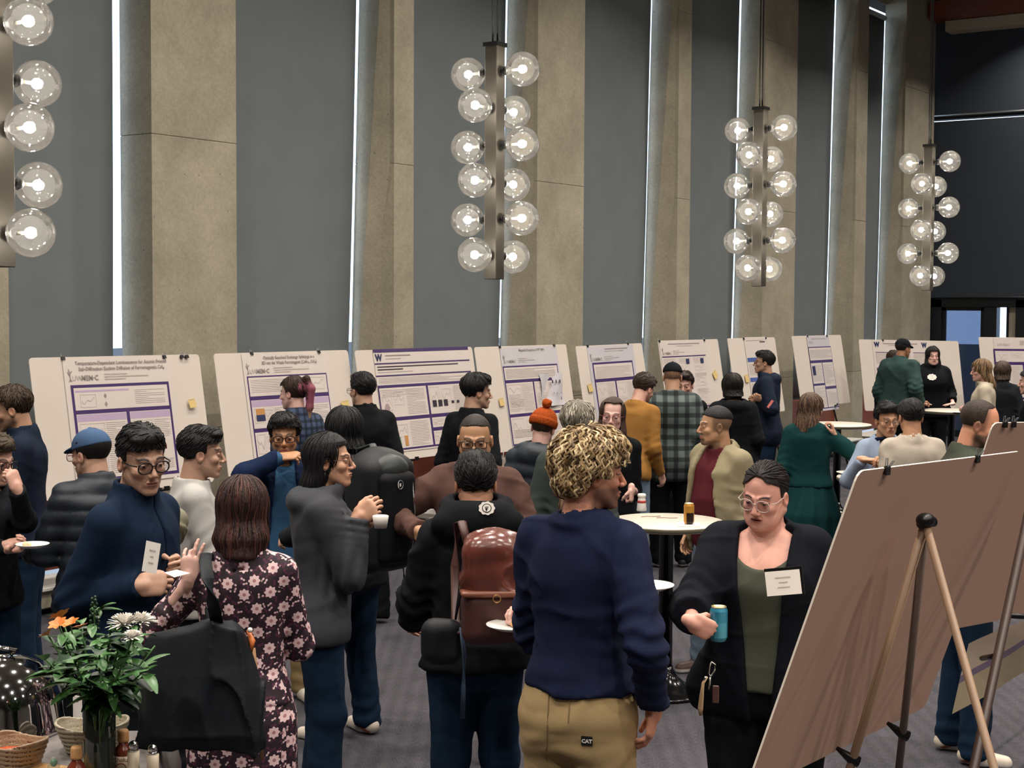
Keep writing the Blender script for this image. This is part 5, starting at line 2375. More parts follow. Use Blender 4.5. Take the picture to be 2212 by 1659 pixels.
def floralmat():
    m, nt, b = newmat('floral_cloth')
    tc = N(nt, 'ShaderNodeTexCoord')
    sx = N(nt, 'ShaderNodeSeparateXYZ')
    L(nt, tc.outputs['Object'], sx.inputs[0])

    def M_(op, a, c=None, d=None):
        n = N(nt, 'ShaderNodeMath', operation=op)
        for i, v in enumerate((a, c, d)):
            if v is None:
                continue
            if isinstance(v, (int, float)):
                n.inputs[i].default_value = v
            else:
                L(nt, v, n.inputs[i])
        return n.outputs[0]
    ge = N(nt, 'ShaderNodeTexCoord')
    sn = N(nt, 'ShaderNodeSeparateXYZ')
    L(nt, ge.outputs['Normal'], sn.inputs[0])
    ax_ = M_('GREATER_THAN', M_('ABSOLUTE', sn.outputs[0]), M_('MULTIPLY', M_('ABSOLUTE', sn.outputs[1]), 1.25))
    uu = M_('ADD', M_('MULTIPLY', sx.outputs[0], M_('SUBTRACT', 1.0, ax_)), M_('MULTIPLY', M_('ADD', sx.outputs[1], .31), ax_))
    tz_ = M_('GREATER_THAN', M_('ABSOLUTE', sn.outputs[2]), .80)
    vv = M_('ADD', M_('MULTIPLY', sx.outputs[2], M_('SUBTRACT', 1.0, tz_)), M_('MULTIPLY', sx.outputs[1], tz_))
    cu = N(nt, 'ShaderNodeCombineXYZ')
    L(nt, uu, cu.inputs[0])
    L(nt, vv, cu.inputs[1])

    def cells(scale, rand, rot=0.0):
        mp = N(nt, 'ShaderNodeMapping')
        mp.inputs['Rotation'].default_value = (0, 0, rot)
        mp.inputs['Scale'].default_value = (scale, scale, scale)
        L(nt, cu.outputs[0], mp.inputs[0])
        v = N(nt, 'ShaderNodeTexVoronoi', voronoi_dimensions='2D', Scale=1.0, Randomness=rand)
        L(nt, mp.outputs[0], v.inputs['Vector'])
        df = N(nt, 'ShaderNodeVectorMath', operation='SUBTRACT')
        L(nt, mp.outputs[0], df.inputs[0])
        L(nt, v.outputs['Position'], df.inputs[1])
        s2 = N(nt, 'ShaderNodeSeparateXYZ')
        L(nt, df.outputs[0], s2.inputs[0])
        return v, s2
    v, s2 = cells(15.2, .28, .785)
    a = M_('ARCTAN2', s2.outputs[1], s2.outputs[0])
    pet = M_('MULTIPLY_ADD', M_('COSINE', M_('MULTIPLY', a, 8.0)), .035, .28)
    fl_ = M_('LESS_THAN', v.outputs['Distance'], pet)
    ring = M_('MULTIPLY', M_('LESS_THAN', v.outputs['Distance'], .09), 1.0)
    # leaves: small elongated cells between the flowers
    v2, s3 = cells(36.0, .9, .2)
    aa = M_('MULTIPLY_ADD', M_('COSINE', M_('MULTIPLY', M_('ADD', M_('ARCTAN2', s3.outputs[1], s3.outputs[0]), M_('MULTIPLY', v2.outputs['Color'], 6.28)), 2.0)), .16, .22)
    lf = M_('LESS_THAN', v2.outputs['Distance'], aa)
    v4, s4 = cells(30.0, .95, 1.0)
    a4 = M_('MULTIPLY_ADD', M_('COSINE', M_('MULTIPLY', M_('ADD', M_('ARCTAN2', s4.outputs[1], s4.outputs[0]), M_('MULTIPLY', v4.outputs['Color'], 6.28)), 2.0)), .12, .14)
    wl_ = M_('MULTIPLY', M_('LESS_THAN', v4.outputs['Distance'], a4), M_('GREATER_THAN', v.outputs['Distance'], .36))

    def mixn(f, A, Bc):
        x = N(nt, 'ShaderNodeMix', data_type='RGBA')
        L(nt, f, x.inputs[0])
        if isinstance(A, str):
            x.inputs[6].default_value = (*lin(A), 1)
        else:
            L(nt, A, x.inputs[6])
        x.inputs[7].default_value = (*lin(Bc), 1)
        return x.outputs[2]
    c = mixn(lf, '#1f0a1a', '#4c1c37')
    c = mixn(wl_, c, '#cdb0b4')
    c = mixn(fl_, c, '#dcbec0')
    c = mixn(ring, c, '#a8747c')
    L(nt, c, b.inputs['Base Color'])
    b.inputs['Roughness'].default_value = .75
    return m


CL = dict(
    navyj=clothmat('navy_jacket', '#161f30'), black=clothmat('black', '#0f1216'), dark=clothmat('charcoal', '#191d22'),
    navysw=clothmat('navy_sweater', '#122238'), white=clothmat('pale_grey_sweater', '#aeadaa'), jean=clothmat('dark_jeans', '#15293f', bump=.4),
    ljean=clothmat('light_jeans', '#6a7d90', bump=.4), khaki=clothmat('khaki', '#a08a64'), bluejk=clothmat('blue_jacket', '#101f3c'),
    bluet=clothmat('blue_tee', '#34587a'), greyj=clothmat('grey_shell', '#3d3f45', rough=.55), brown=clothmat('brown_sweater', '#57403a'),
    greensw=clothmat('green_grey_sweater', '#3a423f'), mustard=clothmat('mustard', '#946a35'), blondn=clothmat('navy_longsleeve', '#161d36'),
    polo=clothmat('maroon', '#521f27'), bomber=clothmat('olive_bomber', '#8b8268', rough=.6), tank=clothmat('olive_tank', '#4b4f44'),
    card=clothmat('black_cardigan', '#0e1119'), teal=clothmat('teal', '#0b3234'), lblue=clothmat('light_blue_shirt', '#8e9db4'),
    tee=clothmat('stone_tee', '#b3a99c'), gjack=clothmat('green_jacket', '#2b403f'), olive=clothmat('olive_coat', '#5d5b48'),
    cream=clothmat('cream_knit', '#b5ab99'), puf=mat('cloth_puffer', '#18222d', .6, bump=.1, bscale=80), orange=clothmat('orange_knit', '#9a4519', bump=.6, bscale=90),
    denim=clothmat('denim_cap', '#41597a'), blackcap=clothmat('black_cap', '#10141b'), agreen=clothmat('army_green', '#3c4137'),
    sole=None)
M_PLAID = plaidmat('green_plaid', '#2e393a', '#12181b', '#5f6a68', .095)
M_PLAIDB = plaidmat('blue_plaid', '#1b2940', '#0d1422', '#3b4a66', .05)
M_FLORAL = floralmat()
M_SB = mat('black_specs', '#120f12', .3)
M_SM = mat('thin_metal_specs', '#5a4a40', .35, .6)
M_SR = mat('amber_specs', '#7a3a34', .4)

ASIAN, FAIR, BR, PALE, TAN = '#bd9680', '#c99c8b', '#96694b', '#d6aca0', '#b48b72'
BK = '#151416'


def W(*a):
    return list(a)


def pants(k, **o):
    return ('trousers' if k in ('khaki', 'black', 'dark') else 'jeans', dict(m=CL[k], **o))


def top_(nm, k, **o):
    return (nm, dict(m=CL[k] if isinstance(k, str) else k, **o))


PEOPLE = [
 dict(x=20, y=835, s=385, yaw=-100, look=-100, pitch=12, label='bearded man in navy jacket in profile at the left edge, beside the leftmost board', skin=TAN, haircol='#3a2c22', hair='short', fringe=1, ht=.018, beard=.7, locks=(220, .05, .003, .6),
      wear=W(top_('jacket', 'navyj', collar=.06), pants('jean')), R=('l', (.1, .35, 1.05), 'relax'), L=('l', (-.1, .3, 1.1), 'relax')),
 dict(x=-6, y=937, s=440, yaw=120, look=115, pitch=14, label='person in glasses at the left edge with a fist on the chin', skin=FAIR, haircol='#4c4034', hair='short', fringe=1, ht=.018, w=1.05,
      R=(48, 1176, .16, 'grip', dict(dir=(1, .12, .1), pn=(0, .7, .7), bare=.07)), L=(24, 1022, .22, 'chin', dict(dir=(-.35, 1, .0), pn=(-1, -.2, -.4), bare=.12, pole=(.4, -1, 0))),
      wear=W(top_('jacket', 'dark'), pants('jean'), ('glasses', dict(m=M_SB, r=.0022)))),
 dict(x=192, y=921, s=435, yaw=-38, look=-62, pitch=8, label='person in a faded blue cap and black puffer jacket, seen from behind', skin=ASIAN, haircol=BK, hair='crop', nape=-.07, tophair=.02, w=1.05,
      L=('l', (-.20, .33, 1.02), 'relax'), R=('l', (.12, .36, 1.05), 'relax'),
      wear=W(top_('puffer_jacket', 'puf', kind='puffer', t=.03, collar=.06, hem=.46), pants('black'), ('hat', dict(kind='cap', m=CL['denim'], arch=1)), ('glasses', dict(m=M_SR, r=.002)))),
 dict(x=305, y=919, s=590, yaw=112, look=142, pitch=10, roll=3, label='man in navy sweater and thick black glasses talking to the woman in the floral dress', skin=ASIAN, haircol=BK, hair='short', fringe=1, ht=.014, line=.066, w=.96, belly=.02, fw=1.05, nape=-.05, lip='#965a50',
      R=(352, 1260, .10, 'pinch', dict(dir=(1, .10, -.1), pn=(.1, -.3, -1), pole=(-.05, -1, .0))), L=(388, 1222, -.02, 'pinch', dict(dir=(.7, .3, .4), pn=(0, .2, 1))),
      wear=W(top_('sweater', 'navysw', t=.018, collar=.065, fold=.006, slit=.66), pants('dark'), ('glasses', dict(m=M_SB, r=.0030, w=.0265, h=.0205, n=2.5)))),
 dict(x=434, y=921, s=450, yaw=70, look=78, label='young man in pale grey sweater with dark strap, looking right', skin=ASIAN, haircol=BK, hair='short', fringe=1, ht=.016,
      R=('l', (.14, .30, 1.03), 'relax'), L=('l', (-.1, .3, 1.0), 'relax'),
      wear=W(top_('sweater', 'white', t=.016, collar=.03, fold=.007), pants('dark'))),
 dict(x=524, y=1029, s=620, yaw=-6, look=-4, sex='f', pitch=6, label='woman in dark floral dress with reddish-brown bob, seen from behind', skin=PALE, haircol='#2e1a18', hair='bob', len=.165, hw=1.08, ht=.016, w=1.02, locks=(420, .17, .0034, .08), whorl=(0, -.02, .13), lockcols=['#2e1a18', '#3a211d', '#241414', '#4a2b25'], open=.04,
      L=(412, 1200, .10, 'gesture', dict(dir=(.05, 1, .1), pn=(.3, 0, -1), bare=.10, pole=(-1, -1, .2))), R=('l', (.13, .30, 1.02), 'relax', dict(bare=.16)),
      wear=W(top_('dress', M_FLORAL, slim=1, t=.010, hem=.53, sleeve=.45, fold=.004, scoop=.03), ('skirt', dict(m=M_FLORAL, hem=.17, wd=.205, top=.6, pleat=.35)))),
 dict(x=614, y=894, s=378, yaw=168, look=172, pitch=4, label='man in blue jacket and black glasses with a hand over his mouth', skin='#ab7d5b', haircol=BK, hair='short', fringe=1, ht=.022, locks=(260, .05, .003, .7), beard=.35,
      R=(640, 984, .14, 'mouth', dict(dir=(1, .12, .05), pn=(.1, -1, -.4), bare=.07, pole=(-1, -.5, .4))),
      wear=W(top_('t_shirt', 'bluet', t=.008), top_('jacket', 'bluejk', t=.022, open=(.05, .10)), pants('khaki'), ('shoes', dict(col='#cfc8b8')), ('glasses', dict(m=M_SB, r=.0026, w=.026, h=.018)))),
 dict(x=632, y=812, s=302, yaw=-35, look=-68, sex='f', pitch=6, label='woman in dark blue plaid shirt with a pink and purple ponytail', skin=PALE, haircol='#33241d', haircol2='#8a4a5c', haircol3='#a98a70', hz0=.10, hz1=.04, hair='pony', nape=-.05, locks=(200, .07, .0026, .2), back=-.6, lockcols=['#33241d', '#3d2c22', '#2a1d18'],
      wear=W(top_('shirt', M_PLAIDB, t=.014, collar=.04), pants('jean'))),
 dict(x=703, y=933, s=486, yaw=78, look=93, pitch=-2, label='person with long black hair and thin glasses in grey hooded shell jacket', skin='#c79a80', haircol='#121214', hair='long', len=.20, open=.068, ears=1, ht=.010, line=.072, locks=(420, .24, .0026, .05), whorl=(0, .02, .14), lockcols=['#121214', '#1a1a1d', '#0d0d0f'],
      R=(806, 1096, .12, 'loose', dict(dir=(.75, .55, .1), pn=(-.3, -.5, -1), pole=(-.5, -1, .2))), L=(800, 1118, .04, 'loose', dict(dir=(.8,.3,0), pn=(0,.2,1), pole=(-.3,-1,-.3))),
      wear=W(top_('hooded_jacket', 'greyj', t=.026, hood=1, fold=.012, hem=.46, cuff=.022), pants('jean'), ('glasses', dict(m=M_SM, r=.0012, w=.024, h=.021, n=2.2)))),
 dict(x=742, y=880, s=411, yaw=-52, look=-30, label='person with black bob and white shoes wearing the large black backpack', skin=ASIAN, haircol='#101113', hair='bob', len=.13, hw=1.05, ht=.02, w=1.0, stance=.13, feet=(0, .05), locks=(260, .14, .003, .06), lockcols=['#101113', '#1a1b1e'],
      R=('l', (.16, .30, 1.05), 'relax'), L=('l', (-.14, .32, 1.05), 'relax'),
      wear=W(top_('hoodie', 'dark', t=.026, hood=1, hem=.45), pants('jean'), ('shoes', dict(col='#c9bfb2', accent='#b5663a')))),
 dict(x=783, y=805, s=303, yaw=-28, look=-42, pitch=2, label='man in black collared jacket and thin glasses facing the poster headed by a W', skin=ASIAN, haircol='#111114', hair='short', fringe=1, ht=.014,
      wear=W(top_('jacket', 'black', t=.018, collar=.06), pants('black'), ('glasses', dict(m=M_SM, r=.0012)))),
 dict(x=1026, y=893, s=442, yaw=182, look=181, pitch=9, label='man in brown sweater and black rectangular glasses facing the camera', skin='#b58a6a', haircol='#2a2320', hair='buzz', ht=.004, line=.085, w=1.06, fw=1.06, fat=.004, brow=.9,
      R=(930, 1172, .22, 'loose', dict(dir=(.6, -.5, .3), pn=(0, 0, -1), pole=(-1, -.5, 0))), L=(1080, 1190, .25, 'relax', dict(dir=(-.8, 0, .3), pn=(0, 0, -1), pole=(.5, -1, 0))),
      wear=W(top_('sweater', 'brown', t=.020, ta=.022, fold=.013), pants('jean'), ('glasses', dict(m=M_SB, r=.0024, w=.028, h=.017, n=5)))),
 dict(x=1028, y=975, s=538, yaw=-6, look=-2, pitch=5, label='man in black hooded jacket with the brown leather backpack, seen from behind', skin='#bb8c70', haircol='#141416', hair='short', fringe=1, ht=.012, nape=-.075, w=1.04,
      L=('l', (-.24, .30, .98), 'relax'), R=('l', (.22, .30, 1.0), 'relax'),
      wear=W(top_('hooded_jacket', 'black', t=.030, ta=.034, hood=1.45, hoodz=.055, hem=.49, fold=.010), pants('jean'))),
 dict(x=1030, y=808, s=302, yaw=40, look=72, pitch=4, label='young person with black fringe in black shirt, in profile beside the W poster', skin=ASIAN, haircol='#0f1012', hair='short', fringe=1, ht=.024, nape=-.06, locks=(200, .06, .003, .2), lockcols=['#0f1012', '#17181b'],
      R=(1072, 940, .0, 'loose', dict(dir=(.2, 1, 0), pn=(-1, 0, 0))), wear=W(top_('shirt', 'black', t=.014, collar=.04), pants('black'))),
 dict(x=1184, y=860, s=332, yaw=18, look=22, pitch=6, roll=8, sex='f', label='person in orange knit hat with pompom and long black puffer coat', skin=PALE, haircol='#3a2a20', hair='crop', tophair=.085, w=1.15,
      wear=W(top_('puffer_coat', 'puf', kind='puffer', t=.036, ta=.034, hood=1, hem=.36, quilt=.09), pants('black'), ('hat', dict(kind='beanie', m=CL['orange'])))),
 dict(x=1248, y=867, s=385, yaw=18, look=28, label='person with short silver-blond hair in green-grey sweater, seen from behind', skin=PALE, haircol='#6b655a', hair='short', fringe=1, ht=.022, nape=-.075, tophair=.014, locks=(300, .06, .003, .4), lockcols=['#a8a293', '#8c8678', '#6e685c', '#c2bcae'],
      wear=W(top_('sweater', 'greensw', t=.016, collar=.04), pants('dark'))),
 dict(x=1326, y=857, s=336, yaw=192, look=188, pitch=3, roll=-4, sex='f', label='woman with very long brown hair and amber glasses smiling towards the camera', skin=PALE, haircol='#3b2a22', hair='long', len=.46, hy=.035, hw=1.15, open=.060, ht=.010, line=.095, mouth=.003, lip='#9d5550', nolocks=1,
      L=(1364, 1085, .16, 'fist', dict(dir=(0, -1, .05), pn=(-1, 0, -.3), bare=.26, pole=(.15, -.2, -1))),
      wear=W(top_('blouse', 'black', t=.012, sleeve=.1), pants('black'), ('glasses', dict(m=M_SR, r=.0016, w=.025, h=.019, n=2.6)))),
 dict(x=1398, y=809, s=256, yaw=35, look=45, lean=16, pitch=25, label='person in mustard sweater and light jeans leaning in beside the man in plaid', skin=FAIR, haircol='#33271e', hair='short', fringe=1, ht=.018, beard=.5,
      wear=W(top_('sweater', 'mustard', t=.016), pants('ljean'))),
 dict(x=1453, y=780, s=247, yaw=2, look=6, label='man in green plaid overshirt and black cap, seen from behind', skin='#c59a80', haircol='#8a6a55', hair='buzz', ht=.002, tophair=.018, w=1.2,
      feet=(.02, 0), wear=W(top_('overshirt', M_PLAID, t=.024, ta=.022, hem=.415, collar=.04), pants('black'), ('shoes', dict(col='#1a1b1e', accent='#e5e2dc')), ('hat', dict(kind='cap', m=CL['blackcap'], arch=1)))),
 dict(x=1479, y=803, s=226, yaw=195, look=195, pitch=8, label='dark-haired person mostly hidden behind the man in plaid', skin=FAIR, haircol='#2a1e1a', hair='short', fringe=1, ht=.016,
      wear=W(top_('shirt', 'black'), pants('black'))),
 dict(x=1582, y=806, s=233, yaw=-6, look=-4, pitch=8, label='person in black hooded coat with a white band around the head', skin=TAN, haircol='#18120f', hair='bob', len=.11, hw=1.05, ht=.018, tophair=.012, w=1.15,
      wear=W(top_('hooded_coat', 'black', t=.026, hood=1, hem=.40), pants('black'), ('hat', dict(kind='scarf', m=CL['blackcap'])), ('hat', dict(kind='band', m=mat('white_band', '#c9c7c2', .7))))),
 dict(x=1654, y=758, s=199, yaw=-72, look=-84, pitch=-2, label='man in black jacket with red sleeve stripe and glasses, eating beside the blue-headed poster', skin=TAN, haircol='#101114', hair='short', fringe=1, ht=.014, w=1.08,
      L=(1622, 862, .05, 'pinch', dict(dir=(-1, .2, 0), pn=(0, .5, 1))), R=(1632, 858, .2, 'pinch', dict(dir=(-1, .2, 0), pn=(0, .5, -1))),
      wear=W(top_('jacket', 'navyj', t=.024, collar=.06, hood=1, hem=.42), pants('jean'), ('glasses', dict(m=M_SM, r=.0012)))),
 dict(x=1548, y=875, s=350, yaw=-125, look=-98, pitch=2, label='man in open olive bomber jacket and maroon polo with a goatee', skin='#b88e6e', haircol='#17161a', hair='fade', ht=.006, fade=1, beard=.8, beardshape='goatee', w=1.12, belly=.05, feet=(.05, -.05), fw=1.03,
      wear=W(top_('polo_shirt', 'polo', t=.012, hem=.45, collar=.025), top_('bomber_jacket', 'bomber', t=.034, ta=.034, open=(.07, .16), hem=.44, fold=.013, collar=.04), pants('ljean'), ('shoes', dict(col='#4a3328')))),
 dict(x=1652, y=1002, s=592, yaw=198, look=212, pitch=17, roll=-4, sex='f', label='woman in open black cardigan over olive top with clear glasses, holding a blue can', skin='#d09a8a', haircol='#1a1516', hair='pulled', ht=.009, line=.100, fat=.014, fw=1.06, w=1.34, chest=.26, mouth=.0028, lip='#7d2c30', nape=-.055, tophair=.004,
      locks=(380, .09, .0024, .05), back=-1.0, grav=.6, whorl=(0, .06, .12), lockcols=['#1a1516', '#231c1c'],
      R=(1541, 1368, .27, 'grip', dict(dir=(.85, -.42, .12), pn=(.25, .05, -1), bare=.16, pole=(-.6, -1, -.2))), L=('l', (-.32, .10, .92), 'relax'),
      wear=W(top_('top', 'tank', t=.010, sleeve=-.9, scoop=.135, sw=.125, fold=.004, hem=.50), top_('cardigan', 'card', t=.028, ta=.030, open=(.100, .035), ox=.0, hem=.44, sleeve=.62, fold=.008, cuff=.03), pants('black', t=.028), ('glasses', dict(m=mat('clear_specs', '#b9a9a4', .25), r=.0018, w=.027, h=.023, n=2.3)))),
 dict(x=1752, y=849, s=275, yaw=18, look=52, sex='f', pitch=2, label='woman in teal dress with long wavy brown hair eating beside a cocktail table', skin='#c89a84', haircol='#4a372b', hair='long', len=.34, hw=1.12, ht=.016, open=.045, w=1.2, lockcols=['#4a372b', '#5d4738', '#6e5743', '#3a2b22'], locks=(300, .38, .004, .35),
      R=(1796, 914, .12, 'pinch', dict(dir=(-.2, 1, .1), pn=(-1, 0, 0), bare=.22, pole=(1, -1, 0))),
      wear=W(top_('dress', 'teal', slim=1, t=.018, hem=.54, sleeve=.05, ta=.024, fold=.008), ('skirt', dict(m=CL['teal'], hem=.21, wd=.27, top=.60)))),
 dict(x=1917, y=869, s=302, yaw=172, look=176, label='man in glasses with open light blue shirt over navy tee at the cocktail table', skin='#bb8e6f', haircol='#121215', hair='short', fringe=1, ht=.020, brow=.8,
      R=(1888, 994, .22, 'loose', dict(dir=(.8, 0, .4), pn=(0, -1, 0))), L=(1900, 990, .26, 'loose', dict(dir=(-.8, 0, .4), pn=(0, -1, 0))),
      wear=W(top_('t_shirt', 'bluejk', t=.008), top_('shirt', 'lblue', t=.018, open=(.05, .11), collar=.04), pants('dark'), ('glasses', dict(m=M_SM, r=.0014, w=.026, h=.018, n=4)))),
 dict(x=1968, y=860, s=314, yaw=-4, look=-6, label='man in stone-coloured tee with short black hair, seen from behind', skin='#b98a6c', haircol='#1a1a1c', hair='short', ht=.012, w=1.18,
      wear=W(top_('t_shirt', 'tee', t=.014, sleeve=-.3, fold=.009, hem=.47), pants('dark'))),
 dict(x=2128, y=862, s=430, yaw=95, look=112, pitch=14, label='bald bearded man in green jacket looking down behind the brown board backs', skin='#c98f72', haircol='#2f241d', hair='buzz', ht=.002, line=.10, beard=1.0, beardcol='#2c2521', w=1.15, stance=.13, fade=1,
      feet=(.05, -.02), wear=W(top_('jacket', 'agreen', t=.022, collar=.04), pants('jean'), ('shoes', dict(col='#cbbfae', accent='#8a5a44')))),
 dict(x=1952, y=729, s=174, yaw=48, look=62, lean=6, pitch=6, label='man in baggy green jacket and black hat leaning over the far table', skin='#9a6e52', haircol='#151314', hair='crop', tophair=.02, w=1.15,
      R=(2002, 868, .1, 'loose', dict(dir=(1, 0, 0), pn=(0, -1, 0))), wear=W(top_('jacket', 'gjack', t=.040, ta=.034, collar=.06, hem=.42, fold=.014), pants('black'), ('hat', dict(kind='cap', m=CL['blackcap'])))),
 dict(x=1930, y=757, s=157, yaw=5, look=12, label='brown-haired person partly hidden behind the man in the green jacket', skin=FAIR, haircol='#2f221b', hair='bob', len=.11, lockcols=['#3a2a21', '#2f221b'], ht=.016,
      wear=W(top_('jacket', 'dark', t=.02), pants('black'))),
 dict(x=2015, y=748, s=168, yaw=182, look=180, sex='f', label='woman in black hoodie with long black hair and a white badge at the far table', skin=PALE, haircol='#121113', hair='long', len=.22, hy=.03, hw=1.2, ht=.014, open=.056, w=1.25, fat=.008, lip='#a0524c',
      L=(2046, 874, .14, 'flat', dict(dir=(-.9, -.1, .3), pn=(0, -1, 0), bare=.14)), R=(2003, 872, .14, 'flat', dict(dir=(.7, -.1, .3), pn=(0, -1, 0))),
      wear=W(top_('hoodie', 'black', t=.026, ta=.028, hood=1, sleeve=.7), pants('black'))),
 dict(x=2120, y=775, s=205, yaw=-70, look=-88, sex='f', label='woman with long blond-brown hair in cream knit top at the far table', skin=FAIR, haircol='#6d543b', hair='long', len=.22, hw=1.05, ht=.016, lockcols=['#a58a68', '#6d543b', '#8a7050', '#4a3828'], locks=(200, .26, .004, .25), open=.045,
      L=(2078, 878, .0, 'loose', dict(dir=(-1, .1, 0), pn=(0, -1, 0), bare=.2)), wear=W(top_('knit_top', 'cream', t=.014), pants('jean'))),
 dict(x=2166, y=781, s=192, yaw=2, look=20, sex='f', label='woman in black jacket with brown hair held by a claw clip', skin=FAIR, haircol='#3c3029', hair='bob', len=.12, ht=.02, lockcols=['#4a3b31', '#3c3029', '#5c4a3c'], w=1.1,
      wear=W(top_('jacket', 'dark', t=.022), pants('black'))),
 dict(x=2226, y=796, s=225, yaw=-60, look=-60, label='dark-clad person cut off by the right edge, above the rear brown board', skin=FAIR, haircol='#121215', hair='short', ht=.016, w=1.2, lean=8,
      wear=W(top_('sweater', 'black', t=.02, ta=.02), pants('black'))),
 dict(x=1262, y=1048, s=574, yaw=186, look=175, sex='f', label='woman in black top with long brown hair and light jeans, hidden behind the blond man', skin=PALE, haircol='#4a3729', hair='long', len=.30, hw=1.18, ht=.02, w=1.05, locks=(320, .34, .0045, .5), lockcols=['#4a3729', '#6b523d', '#8a7152'],
      R=(1104, 1344, .30, 'grip', dict(dir=(-.5, .3, .5), pn=(0, 1, 0), pole=(-1, -1, -.4))), L=(1374, 1290, .12, 'grip', dict(dir=(.9, .1, .2), pn=(0, 1, 0), bare=.08)),
      wear=W(top_('blouse', 'black', t=.012), pants('ljean'))),
 dict(x=1278, y=929, s=668, yaw=32, look=78, pitch=4, label='blond curly-haired bearded man in navy long-sleeve shirt and khaki trousers', skin='#c48a72', haircol='#4e3a22', hair='curly', ht=.026, line=.066, beard=.9, beardcol='#3d2416', w=.89, curlymat=1, tophair=.016, lip='#8f4f44',
      locks=(1150, .085, .0040, 1.0), curlf=1.25, lockcols=['#b59c74', '#957b54', '#7a613f', '#cdb78f', '#57432b', '#a38a60'], lift=.020, grav=1.0, back=-.3, stance=.13,
      R=(1404, 1588, .06, 'relax', dict(dir=(-.15, -1, .0), pn=(-1, 0, -.3))), L=('l', (-.18, .25, 1.0), 'relax'),
      wear=W(top_('shirt', 'blondn', t=.016, ta=.018, hem=.545, flare=.022, fold=.011), ('trousers', dict(m=CL['khaki'], t=.020, top=.562, under=0, h=.0085)))),
]

PP = {}
for k_ in PEOPLE:
    if k_.get('hair') == 'short' and 'locks' not in k_:
        hc_ = k_.get('haircol', BK)
        k_['locks'] = (300, .045, .0022, .25)
        k_.setdefault('back', -1.2)
        k_.setdefault('grav', .35)
    if k_.get('hair') in ('bob', 'long') and 'locks' not in k_ and 'nolocks' not in k_:
        k_['locks'] = (220, k_.get('len', .2) * .9, .0035, .08)
        hc_ = lin(k_['haircol'])
    if k_.get('hair') == 'buzz' and 'locks' in k_:
        del k_['locks']
    PP[k_['x']] = Person(**k_)
# ------------------------------------------------------------------ tables and what stands on them
M_TTOP = mat('laminate_top', '#c8c3b5', 0.35, var=.03, vscale=6)
M_TEDGE = mat('table_edge', '#5d5a4a', 0.5)
M_GLOSS = mat('gloss_black', '#0b0c0e', 0.12, spec=.6)
M_WHITE = mat('white_paper', '#e2ded8', 0.7)
M_PLATE = mat('white_plate', '#e6e3dc', 0.35)


def table(px, py, s, ztop, r, label, group='round cocktail tables'):
    c = P(px, py, s)
    root = empty('cocktail_table', (c.x, c.y, 0))
    q = MB()
    q.lathe([(0, ztop - .032), (r - .006, ztop - .032), (r, ztop - .024), (r, ztop - .006), (r - .004, ztop), (0, ztop)], M_TTOP, 64)
    q.lathe([(r + .0005, ztop - .026), (r + .003, ztop - .022), (r + .003, ztop - .008), (r + .0005, ztop - .004)], M_TEDGE, 64)
    q.build('tabletop', root)
    q = MB()
    q.lathe([(0.0, .06), (.042, .06), (.042, ztop - .06), (.16, ztop - .04), (.16, ztop - .033), (0, ztop - .033)], M_GLOSS, 28)
    q.build('column', root)
    q = MB()
    q.lathe([(0, .004), (.225, .004), (.232, .012), (.225, .022), (.15, .045), (.085, .10), (.05, .15), (.046, .17), (0, .17)], M_GLOSS, 40)
    q.build('base', root)
    return tag(root, label, 'table', group), c


def on(t, px, py, z):
    return PZ(px, py, z)


T1, _ = table(1436, 1494, 366, 1.03, .338, 'round cream cocktail table on a black column beside the blond man')
table(1806, 1111, 200, 1.02, .36, 'cocktail table behind the woman in the teal dress')
table(2052, 1062, 176, 1.02, .36, 'farthest cocktail table, where the woman with the badge leans')
table(1907, 1312, 284, 1.0, .36, 'cocktail table under the hands of the man in the light blue shirt')
table(1150, 1284, 276, 1.0, .36, 'cocktail table between the brown sweater and the black puffer coat')


def can(loc, cols, label, r=.031, h=.122, tab=True, cat='can', name='drink_can'):
    m = [mat('can_%s' % c.strip('#'), c, .3, .35) for c in cols]
    q = MB()
    n = 28
    prof = [(r * .78, 0), (r * .86, .004), (r, .014), (r, h * .55), (r, h - .016), (r * .84, h - .003)]
    vs, fs = [], []
    for rr, z in prof:
        for k in range(n):
            a = 2 * math.pi * k / n
            vs.append((rr * math.cos(a), rr * math.sin(a), z))
    for i in range(len(prof) - 1):
        for k in range(n):
            q0 = (i * n + k, i * n + (k + 1) % n, (i + 1) * n + (k + 1) % n, (i + 1) * n + k)
            q.add([vs[j] for j in q0], [(0, 1, 2, 3)], m[1] if len(m) > 1 and (k // 7) % 2 == 0 and i <= 2 else m[0], True)
    root = q.build(name, loc=loc)
    t = MB()
    t.lathe([(0, h - .006), (r * .78, h - .006), (r * .80, h), (r * .86, h), (r * .86, h - .004)], mat('can_lid', '#c9bd8e', .3, .8), 28)
    t.add([(-.006, -.004, h - .0045), (.010, -.004, h - .0045), (.010, .005, h - .0045), (-.006, .005, h - .0045)], [(0, 1, 2, 3)], M_DARK)
    t.build('lid', root)
    tag(root, label, cat)
    return root


